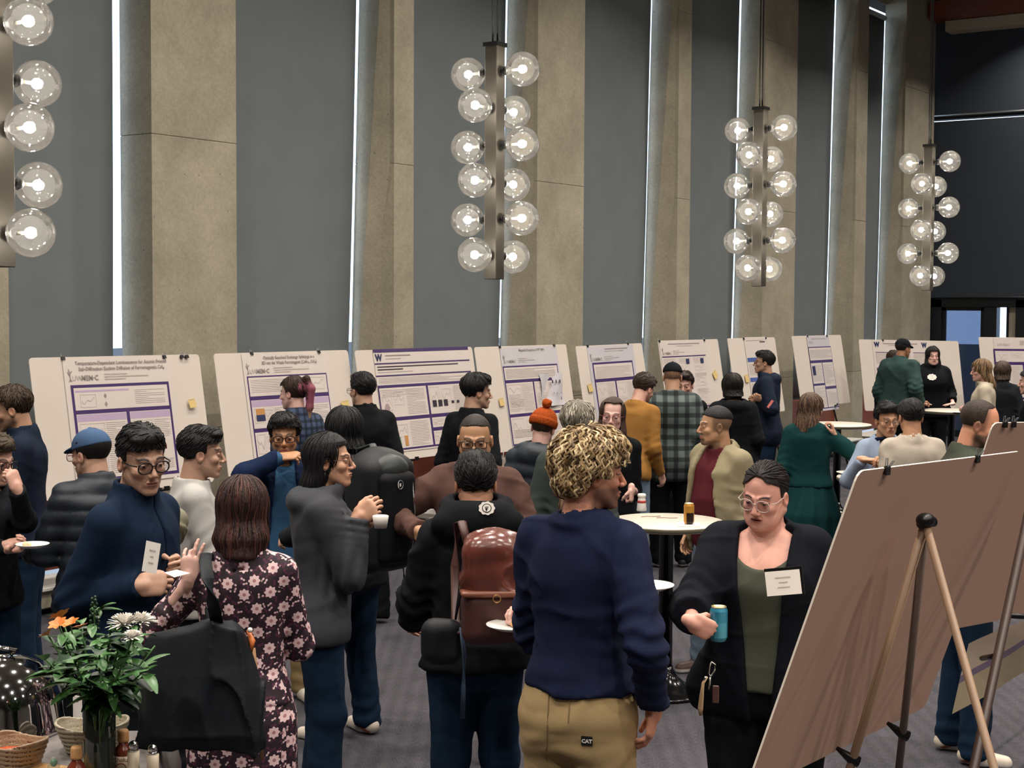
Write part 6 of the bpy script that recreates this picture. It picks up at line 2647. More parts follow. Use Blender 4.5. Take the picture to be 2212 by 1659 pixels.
c = PZ(1488, 1134, 1.03)
can(c, ('#c98f3a', '#2b1c16'), 'orange and black drink can standing on a napkin on the cream table', r=.030, h=.120)
q = MB()
q.box((0, 0, .002), (.15, .13, .003), M_WHITE)
q.box((.01, 0.004, .0045), (.13, .12, .002), M_WHITE)
o = q.build('napkin', loc=(c.x, c.y, 1.030))
o.rotation_euler = (0, 0, .5)
tag(o, 'white paper napkin under the orange can on the cream table', 'napkin')
for o_ in bpy.data.objects:
    if o_.name.startswith('drink_can') and abs(o_.location.x - c.x) < .01:
        o_.location.z = 1.037
c = PZ(1386, 1104, 1.03)
q = MB()
q.lathe([(.030, 0), (.031, .004), (.024, .07), (.022, .085), (.026, .088), (.026, .10), (.022, .106), (0, .106)], M_WHITE, 24)
q.lathe([(.0285, .020), (.0272, .034)], mat('blue_print', '#3b4d70', .5), 24)
q.lathe([(.0262, .050), (.0247, .066)], mat('red_print', '#b03a34', .5), 24)
o = q.build('paper_cup', loc=(c.x, c.y, 1.031))
tag(o, 'small white cup with red and blue print on the cream table', 'cup')
for i, (px, py, a) in enumerate(((1405, 1117, -.9), (1440, 1120, -1.2))):
    c = PZ(px, py, 1.03)
    q = MB()
    q.tube([(-.06, 0, .003), (-.02, .006, .004), (.02, -.004, .003), (.065, .003, .003)], .0018, mat('stir_stick', '#7a4a3c', .5), 6)
    o = q.build('stir_stick', loc=(c.x, c.y, 1.0305))
    o.rotation_euler = (0, 0, a + .2)
    tag(o, ('thin brown stir stick on the cream table, nearer the printed cup', 'thin brown stir stick on the cream table, nearer the orange can')[i], 'stir stick', 'stir sticks on the cream table')

M_PLCUP, nt, b = newmat('clear_plastic')
nt.nodes.remove(b)
tr = N(nt, 'ShaderNodeBsdfTransparent')
tr.inputs[0].default_value = (.92, .92, .93, 1)
gl = N(nt, 'ShaderNodeBsdfGlossy')
gl.inputs['Roughness'].default_value = .08
mx = N(nt, 'ShaderNodeMixShader')
mx.inputs[0].default_value = .22
L(nt, tr.outputs[0], mx.inputs[1])
L(nt, gl.outputs[0], mx.inputs[2])
L(nt, mx.outputs[0], nt.nodes['Material Output'].inputs[0])
c = PZ(1084, 1000, 1.0)
c = P(1084, 1000, 280)
q = MB()
q.lathe([(0, .0), (.036, .0), (.050, .12), (.053, .122), (.050, .124)], M_PLCUP, 28)
root = q.build('plastic_cup', loc=(c.x, c.y, 1.0))
q = MB()
q.lathe([(0, .003), (.034, .003), (.039, .045), (0, .045)], mat('amber_drink', '#c98a52', .2), 24)
q.build('drink', root)
q = MB()
q.tube([(0, 0, .02), (.03, 0, .19)], .003, mat('straw', '#8a8f8a', .5), 8)
q.build('straw', root)
tag(root, 'clear plastic cup with amber drink and straw beside the brown sweater', 'cup')
c = P(1100, 1003, 276)
q = MB()
q.lathe([(0, 0), (.075, 0), (.11, .014), (.112, .017), (.074, .004), (0, .004)], M_PLATE, 32)
o = q.build('plate', loc=(c.x, c.y, 1.0))
tag(o, 'white plate on the cocktail table beside the black puffer coat', 'plate', 'white plates')


def plate(loc, label, r=.095, food=None, tiltm=None):
    q = MB()
    q.lathe([(0, 0), (r * .66, 0), (r, .014), (r * 1.01, .017), (r * .65, .004), (0, .004)], M_PLATE, 36)
    o = q.build('plate')
    o.matrix_world = Matrix.Translation(loc) @ (tiltm or Matrix.Identity(4))
    tag(o, label, 'plate', 'white plates')
    if food:
        for i, (x, y, rr, col, lb) in enumerate(food):
            q = MB()
            V, Fa = surf(lambda p: ell(p, (0, 0, rr * .5), (rr, rr * .75, rr * .55)) - .004 * wav(p, 160, i), (-rr * 1.5,) * 3, (rr * 1.5,) * 3, .0035)
            f_ = npmesh('snack', [(V, Fa, None, 0)], [mat('food_' + col.strip('#'), col, .7, var=.15, vscale=60)])
            f_.matrix_world = o.matrix_world @ Matrix.Translation((x, y, .005))
            tag(f_, lb, 'food')
    return o


plate(P(70, 1182, 470), 'small white plate held by the person at the left edge', .075, [(-.03, 0, .022, '#d9c49a', 'pale snack on the plate at the left edge')])
plate(P(1108, 1358, 606), 'white plate with crumbs held left of the blond man', .095, [(0.01, 0, .018, '#c79a62', 'golden snack on the plate left of the blond man')])
pl = P(1398, 1272, 590)
plate(pl, 'white plate with a fork held right of the blond man', .098, [(-.01, 0.01, .016, '#cfa860', 'yellow smear of food on the plate right of the blond man')])
q = MB()
q.tube([(-.10, .02, .05), (-.03, 0, .022), (.02, -.01, .014)], .0025, mat('wood_fork', '#c9a27a', .6), 6)
q.tube([(.02, -.01, .014), (.035, -.012, .014)], .005, MATS['wood_fork'], 6, flat=.4)
o = q.build('fork', loc=pl)
tag(o, 'light wooden fork resting on the plate right of the blond man', 'fork')
can(P(1394, 1364, 590), ('#b8452a', '#7d2a24'), 'orange-red can under the plate right of the blond man', r=.030, h=.118)
can(P(1552, 1384, 618), ('#2f7f9c', '#4795ac'), 'blue drink can held by the woman in the black cardigan', r=.031, h=.122)
pc = PZ(1838, 1024, 1.0)
plate(pc, 'white plate with a brown snack on the table by the light blue shirt', .11, [(-.03, 0, .022, '#a8743f', 'brown snack on the plate by the light blue shirt')])
c = P(1856, 1018, 292)
q = MB()
q.lathe([(.028, 0), (.034, .002), (.038, .085), (.036, .088), (.033, .005), (0, .005)], mat('pale_blue_cup', '#8fb0bd', .4), 24)
o = q.build('cup', loc=(c.x, c.y, 1.001))
tag(o, 'pale blue cup on the table by the light blue shirt', 'cup')
c = P(2072, 884, 180)
q = MB()
q.box((0, 0, .002), (.16, .12, .003), M_WHITE)
o = q.build('napkin', loc=(c.x, c.y, 1.021))
tag(o, 'white napkin on the farthest cocktail table', 'napkin')
c = P(822, 1130, 520)
q = MB()
q.lathe([(.0, 0), (.026, 0), (.034, .05), (.031, .052), (.024, .004)], M_WHITE, 20)
o = q.build('paper_cup', loc=c + Vector((0, 0, -.02)))
tag(o, 'little white cup held below the hands of the grey-jacketed person', 'cup')
q = MB()
q.add([(-.03, -.02, 0), (.035, -.028, .006), (.03, .03, .0), (-.025, .034, .01), (0, 0, .02)], [(0, 1, 4), (1, 2, 4), (2, 3, 4), (3, 0, 4), (3, 2, 1, 0)], M_WHITE)
o = q.build('napkin', loc=P(382, 1243, 640))
tag(o, 'crumpled white napkin held by the man in the navy sweater', 'napkin')


# ------------------------------------------------------------------ name badges
def badge(px, py, s, w, h, rot, label, lines=3, holder=True, yaw=180, scallop=False):
    c = P(px, py, s)
    T = facing(c, yaw) @ Matrix.Rotation(math.pi / 2, 4, 'X') @ Matrix.Scale(1, 4)
    # the card's plane: x right as read, y up, z towards the reader
    a = math.radians(yaw)
    y = C2W(math.sin(a), math.cos(a))
    x = C2W(-math.cos(a), math.sin(a))
    z = y
    T = Tm(c, x, (0, 0, 1), z) @ Matrix.Rotation(rot, 4, 'Z') @ Matrix.Rotation(-.12, 4, 'X')
    q = MB()
    if scallop:
        n = 64
        pts = [((w / 2) * (1 + .07 * math.cos(9 * t)) * math.cos(t), (h / 2) * (1 + .07 * math.cos(9 * t)) * math.sin(t)) for t in [2 * math.pi * k / n for k in range(n)]]
        q.add([(x_, y_, .001) for x_, y_ in pts] + [(x_, y_, -.001) for x_, y_ in pts],
              [tuple(range(n)), tuple(range(n, 2 * n))[::-1]] + [(i, i + n, (i + 1) % n + n, (i + 1) % n) for i in range(n)], M_WHITE)
    else:
        if holder:
            q.box((.004, .004, -.003), (w + .010, h + .012, .003), M_GLOSS, bev=.001)
        q.box((0, 0, 0), (w, h, .002), M_WHITE)
    for i in range(lines):
        q.box((0, h * (.22 - .2 * i), .0016), (w * (.45, .25, .35)[i % 3], h * .05, .0004), M_TXT2)
    o = q.build('name_badge')
    o.matrix_world = T
    tag(o, label, 'badge')
    return o


badge(1692, 1259, 690, .108, .076, .13, 'white name badge in a black holder pinned to the black cardigan', yaw=192)
badge(327, 1204, 664, .060, .100, -.30, 'white name card hanging on the navy sweater of the man in black glasses', yaw=128, holder=False)
BADGE_LATER = (2013, 814)

# the little woven label on the khaki trousers
pb = PP[1278]
cc = P(1268, 1600, 681)


def on_back(person, px, py, s0, s1, names, out=.003):
    """first surface of a person's garment met along the sight line."""
    dg = bpy.context.evaluated_depsgraph_get()
    d = ray(px, py).normalized()
    best = None
    for ch in person.root.children:
        if ch.name.split('.')[0] in names:
            Mi = (person.root.matrix_world @ ch.matrix_local).inverted()
            ok, co, no, _ = ch.ray_cast(Mi @ CAMPOS, Mi.to_3x3() @ d)
            if ok:
                Mw = Mi.inverted()
                co, no = Mw @ co, (Mw.to_3x3() @ no).normalized()
                if best is None or (co - CAMPOS).length < (best[0] - CAMPOS).length:
                    best = (co, no)
    return best


bpy.context.view_layer.update()


def decal(person, px, py, names, fallback_s):
    r = on_back(person, px, py, 0, 0, names)
    if r is None:
        co = P(px, py, fallback_s)
        no = -ray(px, py).normalized()
    else:
        co, no = r
    z = no.copy()
    x = Vector((0, 0, 1)).cross(z).normalized()
    y = z.cross(x)
    return Tm(co + z * .002, x, y, z)


T = decal(PP[2015], 2013, 815, ('hoodie',), 180)
ob = badge(2013, 814, 191, .115, .085, 0, 'white scalloped badge on the black hoodie at the far table', yaw=180, scallop=True)
ob.matrix_world = T @ Matrix.Translation((0, 0, .004))
T = decal(pb, 1268, 1600, ('trousers', 'shirt'), 690)
q = MB()
q.box((0, 0, 0), (.036, .030, .003), M_GLOSS)
q.text('CAT', .017, M_WHITE, T=Matrix.Translation((0, -.006, .0018)), depth=.0003, align='CENTER', bold=.0007)
o = q.build('woven_label', pb.root)
o.matrix_local = pb.root.matrix_world.inverted() @ T
o['label'] = 'black woven label reading CAT'
# pocket seams, belt loop
q = MB()
for (x0, y0), (x1, y1) in (((1186, 1495), (1180, 1640)), ((1232, 1500), (1228, 1560))):
    pts = []
    for k in range(7):
        t = k / 6
        D = decal(pb, x0 + (x1 - x0) * t, y0 + (y1 - y0) * t, ('trousers',), 690)
        pts.append(D.translation)
    q.tube(pts, .0022, mat('khaki_seam', '#7d6a48', .9), 5)
o = q.build('seam', pb.root)
o.matrix_local = pb.root.matrix_world.inverted()

# round print on the hood
ph = PP[1028]
T = decal(ph, 1051, 1099, ('hooded_jacket',), 545)
_z = (T.col[2].xyz * .35 - ray(1051, 1099).normalized()).normalized()
_x = Vector((0, 0, 1)).cross(_z).normalized()
T = Tm(T.translation + _z * .010, _x, _z.cross(_x), _z)
q = MB()
n = 48
q.add([((.031 + .0018 * math.cos(9 * t)) * math.cos(t), (.026 + .0015 * math.cos(9 * t)) * math.sin(t), .002) for t in [2 * math.pi * k / n for k in range(n)]], [tuple(range(n))], M_WHITE)
q.add([(.0185 * math.cos(t), .0175 * math.sin(t), .003) for t in [2 * math.pi * k / n for k in range(n)]], [tuple(range(n))], M_GLOSS)
q.add([(.0155 * math.cos(t), .0145 * math.sin(t), .004) for t in [2 * math.pi * k / n for k in range(n)]], [tuple(range(n))], M_WHITE)
for a in (-.7, -.25, .2, .65):
    q.tube([(-.002, -.012, .0045), (.010 * math.sin(a), .010 * math.cos(a) - .002, .0045)], .0012, M_GLOSS, 4)
o = q.build('hood_emblem', ph.root)
o.matrix_local = ph.root.matrix_world.inverted() @ T
o['label'] = 'round white emblem printed on the hood'

# pale dots of light thrown on cloth are left out; the red stripe of the black jacket
pr = PP[1654]
T = decal(pr, 1664, 873, ('jacket',), 205)
q = MB()
q.box((0, 0, 0), (.028, .10, .003), mat('red_stripe', '#a2443a', .6), T=Matrix.Rotation(-.5, 4, 'Z'))
o = q.build('sleeve_stripe', pr.root)
o.matrix_local = pr.root.matrix_world.inverted() @ T


# ------------------------------------------------------------------ bags
def sdfobj(name, fn, lo, hi, h, m, parent=None):
    V, Fa = surf(fn, lo, hi, h)
    return npmesh(name, [(V, Fa, None, 0)], [m], parent)


M_BP = mat('black_nylon', '#12151a', .55, var=.08, bump=.15, bscale=500, spec=.3)
M_LEA = mat('oiled_leather', '#5c2f26', .24, var=.35, vscale=9, bump=.15, bscale=30, spec=.6)
M_LEA2 = mat('matte_leather', '#41231f', .5, var=.12, vscale=8, bump=.08, bscale=60)

# large black backpack
pk = PP[742]
M = facing(P(820, 1100, 440), -48)
root = empty('backpack', M=M)
body = lambda p: smin(rbox(p, (0, 0, -.02), (.165, .115, .285), .075), ell(p, (0, .02, .22), (.13, .09, .09)), .05) - .004 * wav(p, 20, 3)
sdfobj('main_bag', body, (-.22, -.2, -.36), (.22, .2, .36), .009, M_BP, root)
sdfobj('front_pocket', lambda p: rbox(p, (0, -.115, -.03), (.115, .045, .225), .045) - .002 * wav(p, 30, 5), (-.18, -.2, -.32), (.18, 0, .25), .008, mat('black_canvas', '#0c0e13', .7, spec=.2), root)
sdfobj('top_pocket', lambda p: ell(p, (0.0, -.05, .205), (.12, .09, .07)) - .005 * np.abs(wav(p, 35, 6)), (-.2, -.2, .08), (.2, .12, .33), .008, mat('grey_nylon', '#2a3031', .45, spec=.4), root)
q = MB()
q.tube([(.075, -.155, .14), (.085, -.160, 0), (.080, -.160, -.12), (.06, -.158, -.2)], .0035, M_ALU, 6)
q.build('zip', root)
q = MB()
T = Matrix.Translation((-.015, -.163, .135)) @ Matrix.Rotation(math.pi / 2, 4, 'X')
q.tube([(.018 * math.cos(t), .021 * math.sin(t), 0) for t in [2 * math.pi * k / 20 for k in range(20)]], .002, mat('grey_print', '#7f858a', .5), 5, T=T, closed=True)
q.box((0, 0, 0), (.008, .016, .002), M_WHITE, T=T)
q.box((-.012, 0, 0), (.003, .03, .002), M_WHITE, T=T)
T = Matrix.Translation((-.01, -.163, -.03)) @ Matrix.Rotation(math.pi / 2, 4, 'X')
for k in range(2):
    q.box((-.009 + .018 * k, 0, 0), (.014, .024, .002), M_WHITE, T=T)
q.build('printed_marks', root)['label'] = 'small white marks on the pocket'
q = MB()
for s_ in (-1, 1):
    q.tube([(.09 * s_, .09, .20), (.11 * s_, .17, .30), (.12 * s_, .28, .27), (.13 * s_, .31, .10), (.15 * s_, .24, -.12), (.14 * s_, .10, -.20)], .022, MATS['grey_nylon'], 8, flat=.4)
q.build('shoulder_strap', root)
q = MB()
q.tube([(.14, -.02, -.29), (.15, -.02, -.36), (.13, -.02, -.42)], .008, M_BP, 6, flat=.4)
q.build('webbing', root)
tag(root, 'large black backpack with white marks on the person with the black bob', 'backpack')

# brown leather backpack
M = facing(P(1070, 1276, 590), -4)
root = empty('backpack', M=M)
wr = lambda p, k: wav(p, 22, 3, an=(1, 1, .6)) * .006 * k + (1 - np.minimum(np.abs(wav(p, 18, 9, 4)) * 2.2, 1)) ** 2 * .010 * k
sdfobj('lower_bag', lambda p: rbox(p, (0, 0, -.09), (.125, .075, .10), .05) - wr(p, .3), (-.2, -.15, -.25), (.2, .15, .08), .006, M_LEA2, root)
sdfobj('upper_bag', lambda p: smin(rbox(p, (0, .0, .07), (.118, .068, .12), .06), ell(p, (0, 0, .16), (.10, .06, .05)), .04) - wr(p, 1.6), (-.2, -.15, -.08), (.2, .15, .26), .005, M_LEA, root)
sdfobj('band', lambda p: rbox(p, (0, -.004, .0 - .014 * 0), (.130, .080, .012), .012) - wr(p, .3), (-.2, -.15, -.05), (.2, .15, .05), .005, mat('tan_leather', '#7a4a38', .4, var=.1), root)
q = MB()
q.tube([(.014 * math.cos(t), -.092, -.012 + .014 * math.sin(t)) for t in [2 * math.pi * k / 16 for k in range(16)]], .0025, mat('brass', '#b58a5c', .3, .8), 6, closed=True)
q.build('ring', root)
for s_ in (-1, 1):
    q = MB()
    q.tube([(.10 * s_, .06, .16), (.12 * s_, .10, .24), (.13 * s_, .20, .22), (.14 * s_, .25, .05), (.14 * s_, .16, -.14), (.12 * s_, .06, -.17)], .018, M_LEA2, 8, flat=.35)
    q.build('shoulder_strap', root)
tag(root, 'glossy brown leather backpack on the man in the black hooded jacket', 'backpack')

# black hip bag with blue strap, left of the leather backpack
M = facing(P(955, 1385, 580), -10)
root = empty('shoulder_bag', M=M)
sdfobj('bag_body', lambda p: rbox(p, (0, 0, 0), (.078, .05, .085), .05) - .006 * wav(p, 25, 4), (-.15, -.12, -.14), (.15, .12, .14), .006, M_BP, root)
q = MB()
q.tube([(.065, -.045, .06), (.075, -.060, -.04), (.072, -.060, -.16), (.070, -.055, -.28)], .010, mat('blue_webbing', '#33465c', .6), 6, flat=.3)
q.build('strap', root)
q = MB()
q.tube([(.05, .0, .08), (.07, .0, .2), (.10, .03, .36)], .014, M_BP, 6, flat=.3)
q.build('strap', root)
tag(root, 'small black bag with a dangling blue strap at the hip of the leather backpack wearer', 'bag')

# tote bag of the woman in the floral dress
M = facing(P(443, 1482, 668), -4)
root = empty('tote_bag', M=M)


def tote(p):
    z = p[:, 2]
    a = np.interp(z, [-.20, -.17, .0, .15, .205], [.176, .186, .172, .118, .095]).astype(F32)
    b = np.interp(z, [-.20, -.15, .05, .205], [.04, .065, .05, .022]).astype(F32)
    xo = np.interp(z, [-.2, 0, .2], [0, -.005, .010]).astype(F32)
    q_ = (np.abs((p[:, 0] - xo) / a) ** 3.2 + np.abs(p[:, 1] / b) ** 2.2) ** F32(1 / 2.6)
    d = (q_ - 1) * b * .8
    d = smax(d, np.maximum(-.20 - z - .05 * p[:, 0], z - .205 + .25 * np.abs(p[:, 0] - .03)), .012)
    r = (1 - np.minimum(np.abs(wav(p, 13, 4, 4, an=(1, 1, .45))) * 2.2, 1)) ** 2
    r2 = (1 - np.minimum(np.abs(wav(p, 24, 14, 4, an=(1.2, 1, .3))) * 2.2, 1)) ** 2
    return d - .014 * r - .007 * r2 - .004 * wav(p, 22, 8)


sdfobj('bag_body', tote, (-.25, -.12, -.25), (.25, .12, .25), .0055, mat('black_canvas_tote', '#10161c', .6, var=.15, vscale=6, bump=.15, bscale=300, spec=.25), root)
q = MB()
pts = []
for i, (px, py, s_) in enumerate(((470, 1352, 668), (459, 1300, 680), (449, 1250, 684), (443, 1212, 672), (446, 1196, 640), (455, 1205, 600))):
    pts.append(M.inverted() @ P(px, py, s_))
q.tube(pts, .022, MATS['black_canvas_tote'], 8, flat=.18)
q.build('shoulder_strap', root)
q = MB()
q.tube([M.inverted() @ P(px, py, s_) for px, py, s_ in ((455, 1352, 640), (452, 1300, 630), (450, 1250, 625))], .018, MATS['black_canvas_tote'], 8, flat=.18)
q.build('shoulder_strap', root)
q = MB()
q.tube([M.inverted() @ P(px, py, s_) for px, py, s_ in ((536, 1362, 660), (545, 1385, 664), (541, 1410, 664))], [.006, .011, .006], mat('orange_charm', '#c06a35', .5), 8)
q.sphere(M.inverted() @ P(540, 1361, 664), .009, M_WHITE, 10)
q.build('charm', root)['label'] = 'orange and white charm'
q = MB()
q.tube([M.inverted() @ P(px, py, s_) for px, py, s_ in ((548, 1400, 655), (556, 1480, 655), (560, 1560, 655), (566, 1640, 655))], .009, mat('tan_scarf', '#8d6a48', .8), 7, flat=.4)
q.build('hanging_strap', root)
tag(root, 'slouchy black canvas tote bag on the shoulder of the woman in the floral dress', 'bag')

# olive coat over the arm, beside the pale grey sweater
V, Fa = surf(lambda p: smin(cap(p, (-.03, 0, .10), (.03, 0, 0), .055, .06), cap(p, (.03, 0, 0), (-.03, .02, -.12), .055, .035), .05) - .012 * (1 - np.minimum(np.abs(wav(p, 26, 4, 4, an=(.5, 1, 1.3))) * 2.0, 1)) ** 2, (-.16, -.14, -.25), (.16, .14, .22), .006)
o = npmesh('coat', [(V, Fa, None, 0)], [mat('olive_coat_cloth', '#77735f', .7, var=.06)])
o.matrix_world = facing(P(362, 1180, 540), 150)
tag(o, 'crumpled olive coat between the navy sweater and the pale grey sweater', 'coat')

# keys on the belt
c = P(1530, 1490, 650)
T = facing(c, 190)
root = empty('key_ring', M=T)
Ti = T.inverted()


def K(px, py):
    return Ti @ P(px, py, 650)


q = MB()
q.tube([K(1537, 1430), K(1545, 1436), K(1544, 1448), K(1536, 1462), K(1531, 1455), K(1534, 1438)], .003, mat('steel', '#9a9a96', .25, .9), 6, closed=True)
q.build('carabiner', root)
q = MB()
q.tube([K(1528, 1462), K(1519, 1475), K(1516, 1500), K(1513, 1530), K(1514, 1545)], [.006, .009, .010, .010, .008], mat('tan_lanyard', '#a58b6a', .8), 8, flat=.5)
q.build('lanyard', root)
q = MB()
q.box(K(1546, 1500), (.022, .006, .060), mat('brown_fob', '#4a3028', .5), bev=.003)
q.build('leather_fob', root)
q = MB()
q.tube([K(1534, 1462), K(1533, 1478), K(1531, 1490)], .0035, MATS['steel'], 6)
q.tube([K(1526, 1462), K(1522, 1470)], .006, MATS['steel'], 6)
q.build('key', root)
tag(root, 'steel carabiner with keys and tan lanyard hanging at the hip of the black-clad woman', 'keys')

# ------------------------------------------------------------------ buffet table, lower left
ZT = .86
M_LIN = mat('grey_tablecloth', '#6f6a68', .85, var=.06, vscale=5, bump=.1, bscale=300)
c = PZ(170, 1640, ZT)
Bx = facing((c.x, c.y, 0), 0)
root = empty('buffet_table', M=Bx)
q = MB()
nx, ny = 46, 40
X0, X1, Y0, Y1 = -1.15, .22, -1.0, .34


def clothz(x, y):
    return ZT - .004 + .0025 * math.sin(x * 9 + y * 4) * math.sin(y * 11)


vs = []
# top sheet plus folds falling over the far and right edges
gx = [X0 + (X1 - X0) * i / 30 for i in range(31)] + [X1 + .004 * k for k in (1, 2)]
rows = []
for j in range(21):
    y = Y0 + (Y1 - Y0) * j / 20
    row = [(x, y, clothz(x, y)) for x in [X0 + (X1 - X0) * i / 30 for i in range(31)]]
    for k in range(1, 9):
        t = k / 8
        row.append((X1 + .02 + .035 * t * (1 + .8 * math.sin(y * 21)), y, ZT - .01 - .82 * t))
    rows.append(row)
for k in range(1, 9):
    t = k / 8
    row = []
    for i in range(31):
        x = X0 + (X1 - X0) * i / 30
        row.append((x, Y1 + .02 + .035 * t * (1 + .8 * math.sin(x * 21)), ZT - .01 - .82 * t))
    for kk in range(1, 9):
        row.append((X1 + .02 + .03 * min(t, kk / 8), Y1 + .02 + .03 * t, ZT - .01 - .82 * max(t, kk / 8)))
    rows.append(row)
nc = len(rows[0])
q.add([v for r in rows for v in r], [(j * nc + i, j * nc + i + 1, (j + 1) * nc + i + 1, (j + 1) * nc + i) for j in range(len(rows) - 1) for i in range(nc - 1)], M_LIN, True)
q2 = MB()
q2.box(((X0 + X1) / 2, (Y0 + Y1) / 2, ZT - .03), (X1 - X0 - .01, Y1 - Y0 - .01, .04), M_DARK)
q2.build('tabletop', root)
for x in (X0 + .1, X1 - .1):
    for y in (Y0 + .1, Y1 - .1):
        q3 = MB()
        q3.box((x, y, (ZT - .05) / 2), (.04, .04, ZT - .05), M_DARK)
        q3.build('leg', root)
tag(root, 'buffet table in the lower left corner of the photo', 'table')
o = q.build('tablecloth')
o.matrix_world = Bx
tag(o, 'grey tablecloth draped over the buffet table', 'tablecloth')


def at(px, py, z=ZT):
    return PZ(px, py, z)


# chafing dish
M_CHR = mat('polished_steel', '#c9c9cb', .06, 1.0)
c = P(6, 1572, 640)
zc = c.z
root = empty('chafing_dish', (c.x, c.y, ZT))
hb = zc - ZT
q = MB()
q.lathe([(.205, hb - .01), (.212, hb), (.208, hb + .01), (.20, hb + .03), (.19, hb + .10), (.165, hb + .165), (.12, hb + .215), (.06, hb + .243), (0, hb + .25)], M_CHR, 64)
q.build('lid', root)
q = MB()
q.lathe([(0, hb - .075), (.17, hb - .075), (.195, hb - .02), (.215, hb - .012), (.215, hb - .006), (0, hb - .006)], mat('dark_steel', '#5a4a40', .25, .9), 48)
q.build('pan', root)
q = MB()
q.tube([C2W(.03, 0, hb + .249), C2W(.05, 0, hb + .265), C2W(-.02, 0, hb + .275), C2W(-.10, 0, hb + .27)], .008, M_CHR, 8)
q.build('lid_handle', root)
q = MB()
for a in (0.6, 2.2, 3.8, 5.4):
    q = MB()
    q.tube([(.19 * math.cos(a), .19 * math.sin(a), hb - .02), (.20 * math.cos(a), .20 * math.sin(a), .004)], .009, M_CHR, 8)
    q.build('leg', root)
tag(root, 'round polished steel chafing dish with domed lid at the left edge', 'chafing dish')


# woven-look trays
def tray(px, py, s, w, d, h, m, label, yaw, fillm=None, fl=None):
    c = P(px, py, s)
    T = facing((c.x, c.y, ZT), yaw)
    root = empty('serving_bowl', M=T)

    def outer(p):
        k = np.clip(p[:, 2] / h, 0, 1)
        a, b_ = w * (.70 + .30 * k), d * (.70 + .30 * k)
        up = .018 * (np.abs(p[:, 0]) / w) ** 2
        q_ = (np.abs(p[:, 0] / a) ** 2.6 + np.abs(p[:, 1] / b_) ** 2.6) ** F32(1 / 2.6)
        d_ = (q_ - 1) * d * .75 - .0016 * np.sin(p[:, 2] * 420)
        inn = (q_ - .93) * d * .75
        return smax(smax(d_, np.maximum(.0 - p[:, 2], p[:, 2] - h - up), .004), -smax(inn, .012 - p[:, 2], .004), .003)
    sdfobj('bowl_shell', outer, (-w * 1.15, -d * 1.15, -.01), (w * 1.15, d * 1.15, h + .04), .0038, m, root)
    if fillm:
        sdfobj('contents', lambda p: smax((np.sqrt((p[:, 0] / (w * (.60 + .27 * p[:, 2] / h))) ** 2 + (p[:, 1] / (d * (.60 + .27 * p[:, 2] / h))) ** 2) - 1) * d * .6, np.maximum(.02 - p[:, 2], p[:, 2] - h * fl - .005 * wav(p, 90, 2)), .004), (-w, -d, 0), (w, d, h), .004, fillm, root)
    tag(root, label, 'serving bowl')


M_BW = mat('grey_woven_bowl', '#a39a86', .4, var=.12, vscale=12)
tray(36, 1672, 700, .095, .080, .085, mat('brown_woven_bowl', '#9b8268', .4, var=.15, vscale=14), 'brown woven-look bowl of red salsa beside the chafing dish', 25, mat('salsa', '#b04a24', .3, var=.35, vscale=40), .62)
tray(200, 1630, 672, .115, .085, .085, M_BW, 'grey woven-look serving bowl behind the flower vase', -10, mat('crumbs', '#9c9478', .8, var=.2, vscale=50), .4)
# wooden board
q = MB()
q.box((0, 0, .009), (.30, .20, .018), mat('pale_wood_board', '#b58b56', .5, var=.15, vscale=5, stretch=(1, 6, 1)), bev=.004)
c = P(132, 1668, 722)
o = q.build('wooden_board')
o.matrix_world = facing((c.x, c.y, ZT), 20)
tag(o, 'pale wooden board between the salsa bowl and the vase', 'board')
# green napkin-cone
q = MB()
q.sphere((0, 0, .02), .011, mat('green_wax', '#1f7a55', .3), 14, sc=(1, 1, 1.1))
q.lathe([(0, 0), (.018, 0), (.020, .012), (.010, .034), (0, .040)], mat('clear_wrap', '#8f9a8c', .2, alpha=.35), 12)
c = P(116, 1622, 712)
o = q.build('dip_cup', loc=(c.x, c.y, ZT + .02))
tag(o, 'small clear cup of green dip behind the wooden board', 'cup')


def bottle(px, py, s, h, label, twin=False):
    c = P(px, py, s)
    z0 = ZT
    root = empty('sauce_bottle', (c.x, c.y, z0))
    q = MB()
    q.lathe([(0, .002), (.027, .002), (.029, .008), (.029, h * .55), (.024, h * .63), (.014, h * .72), (.012, h * .80), (0, h * .80)], mat('hot_sauce', '#6a2d1c', .12, spec=.7), 28)
    q.build('glass', root)
    q = MB()
    q.lathe([(0, h * .76), (.0165, h * .76), (.0175, h * .80), (.0165, h * .96), (.014, h), (0, h)], mat('wooden_cap', '#b98a58', .5, var=.1, vscale=30), 20)
    q.build('cap', root)
    q = MB()
    q.lathe([(.0296, h * .10), (.0296, h * .50)], mat('cream_label', '#cdbfa6', .6), 28)
    a = Matrix.Rotation(-ROT, 4, 'Z')
    q.text('Cholula', .018, mat('label_ink', '#7a2f22', .6), T=Matrix(a) @ Tm((-.024, -.0300, h * .40), (1, 0, 0), (0, 0, 1), (0, -1, 0)), depth=.0004)
    q.tube([(.016 * math.cos(t), -.0303, h * .26 + .016 * math.sin(t)) for t in [math.pi * k / 10 for k in range(11)]], .0016, MATS['label_ink'], 5, T=a)
    q.build('paper_label', root)
    tag(root, label, 'bottle', 'hot sauce bottles on the buffet')


cb = P(266, 1576, 716)
bottle(266, 1576, 716, cb.z - ZT, 'hot sauce bottle with wooden cap and cream label, right of the vase')
cb = P(165, 1612, 745)
bottle(165, 1612, 745, max(cb.z - ZT, .1), 'hot sauce bottle with wooden cap, left of the vase')


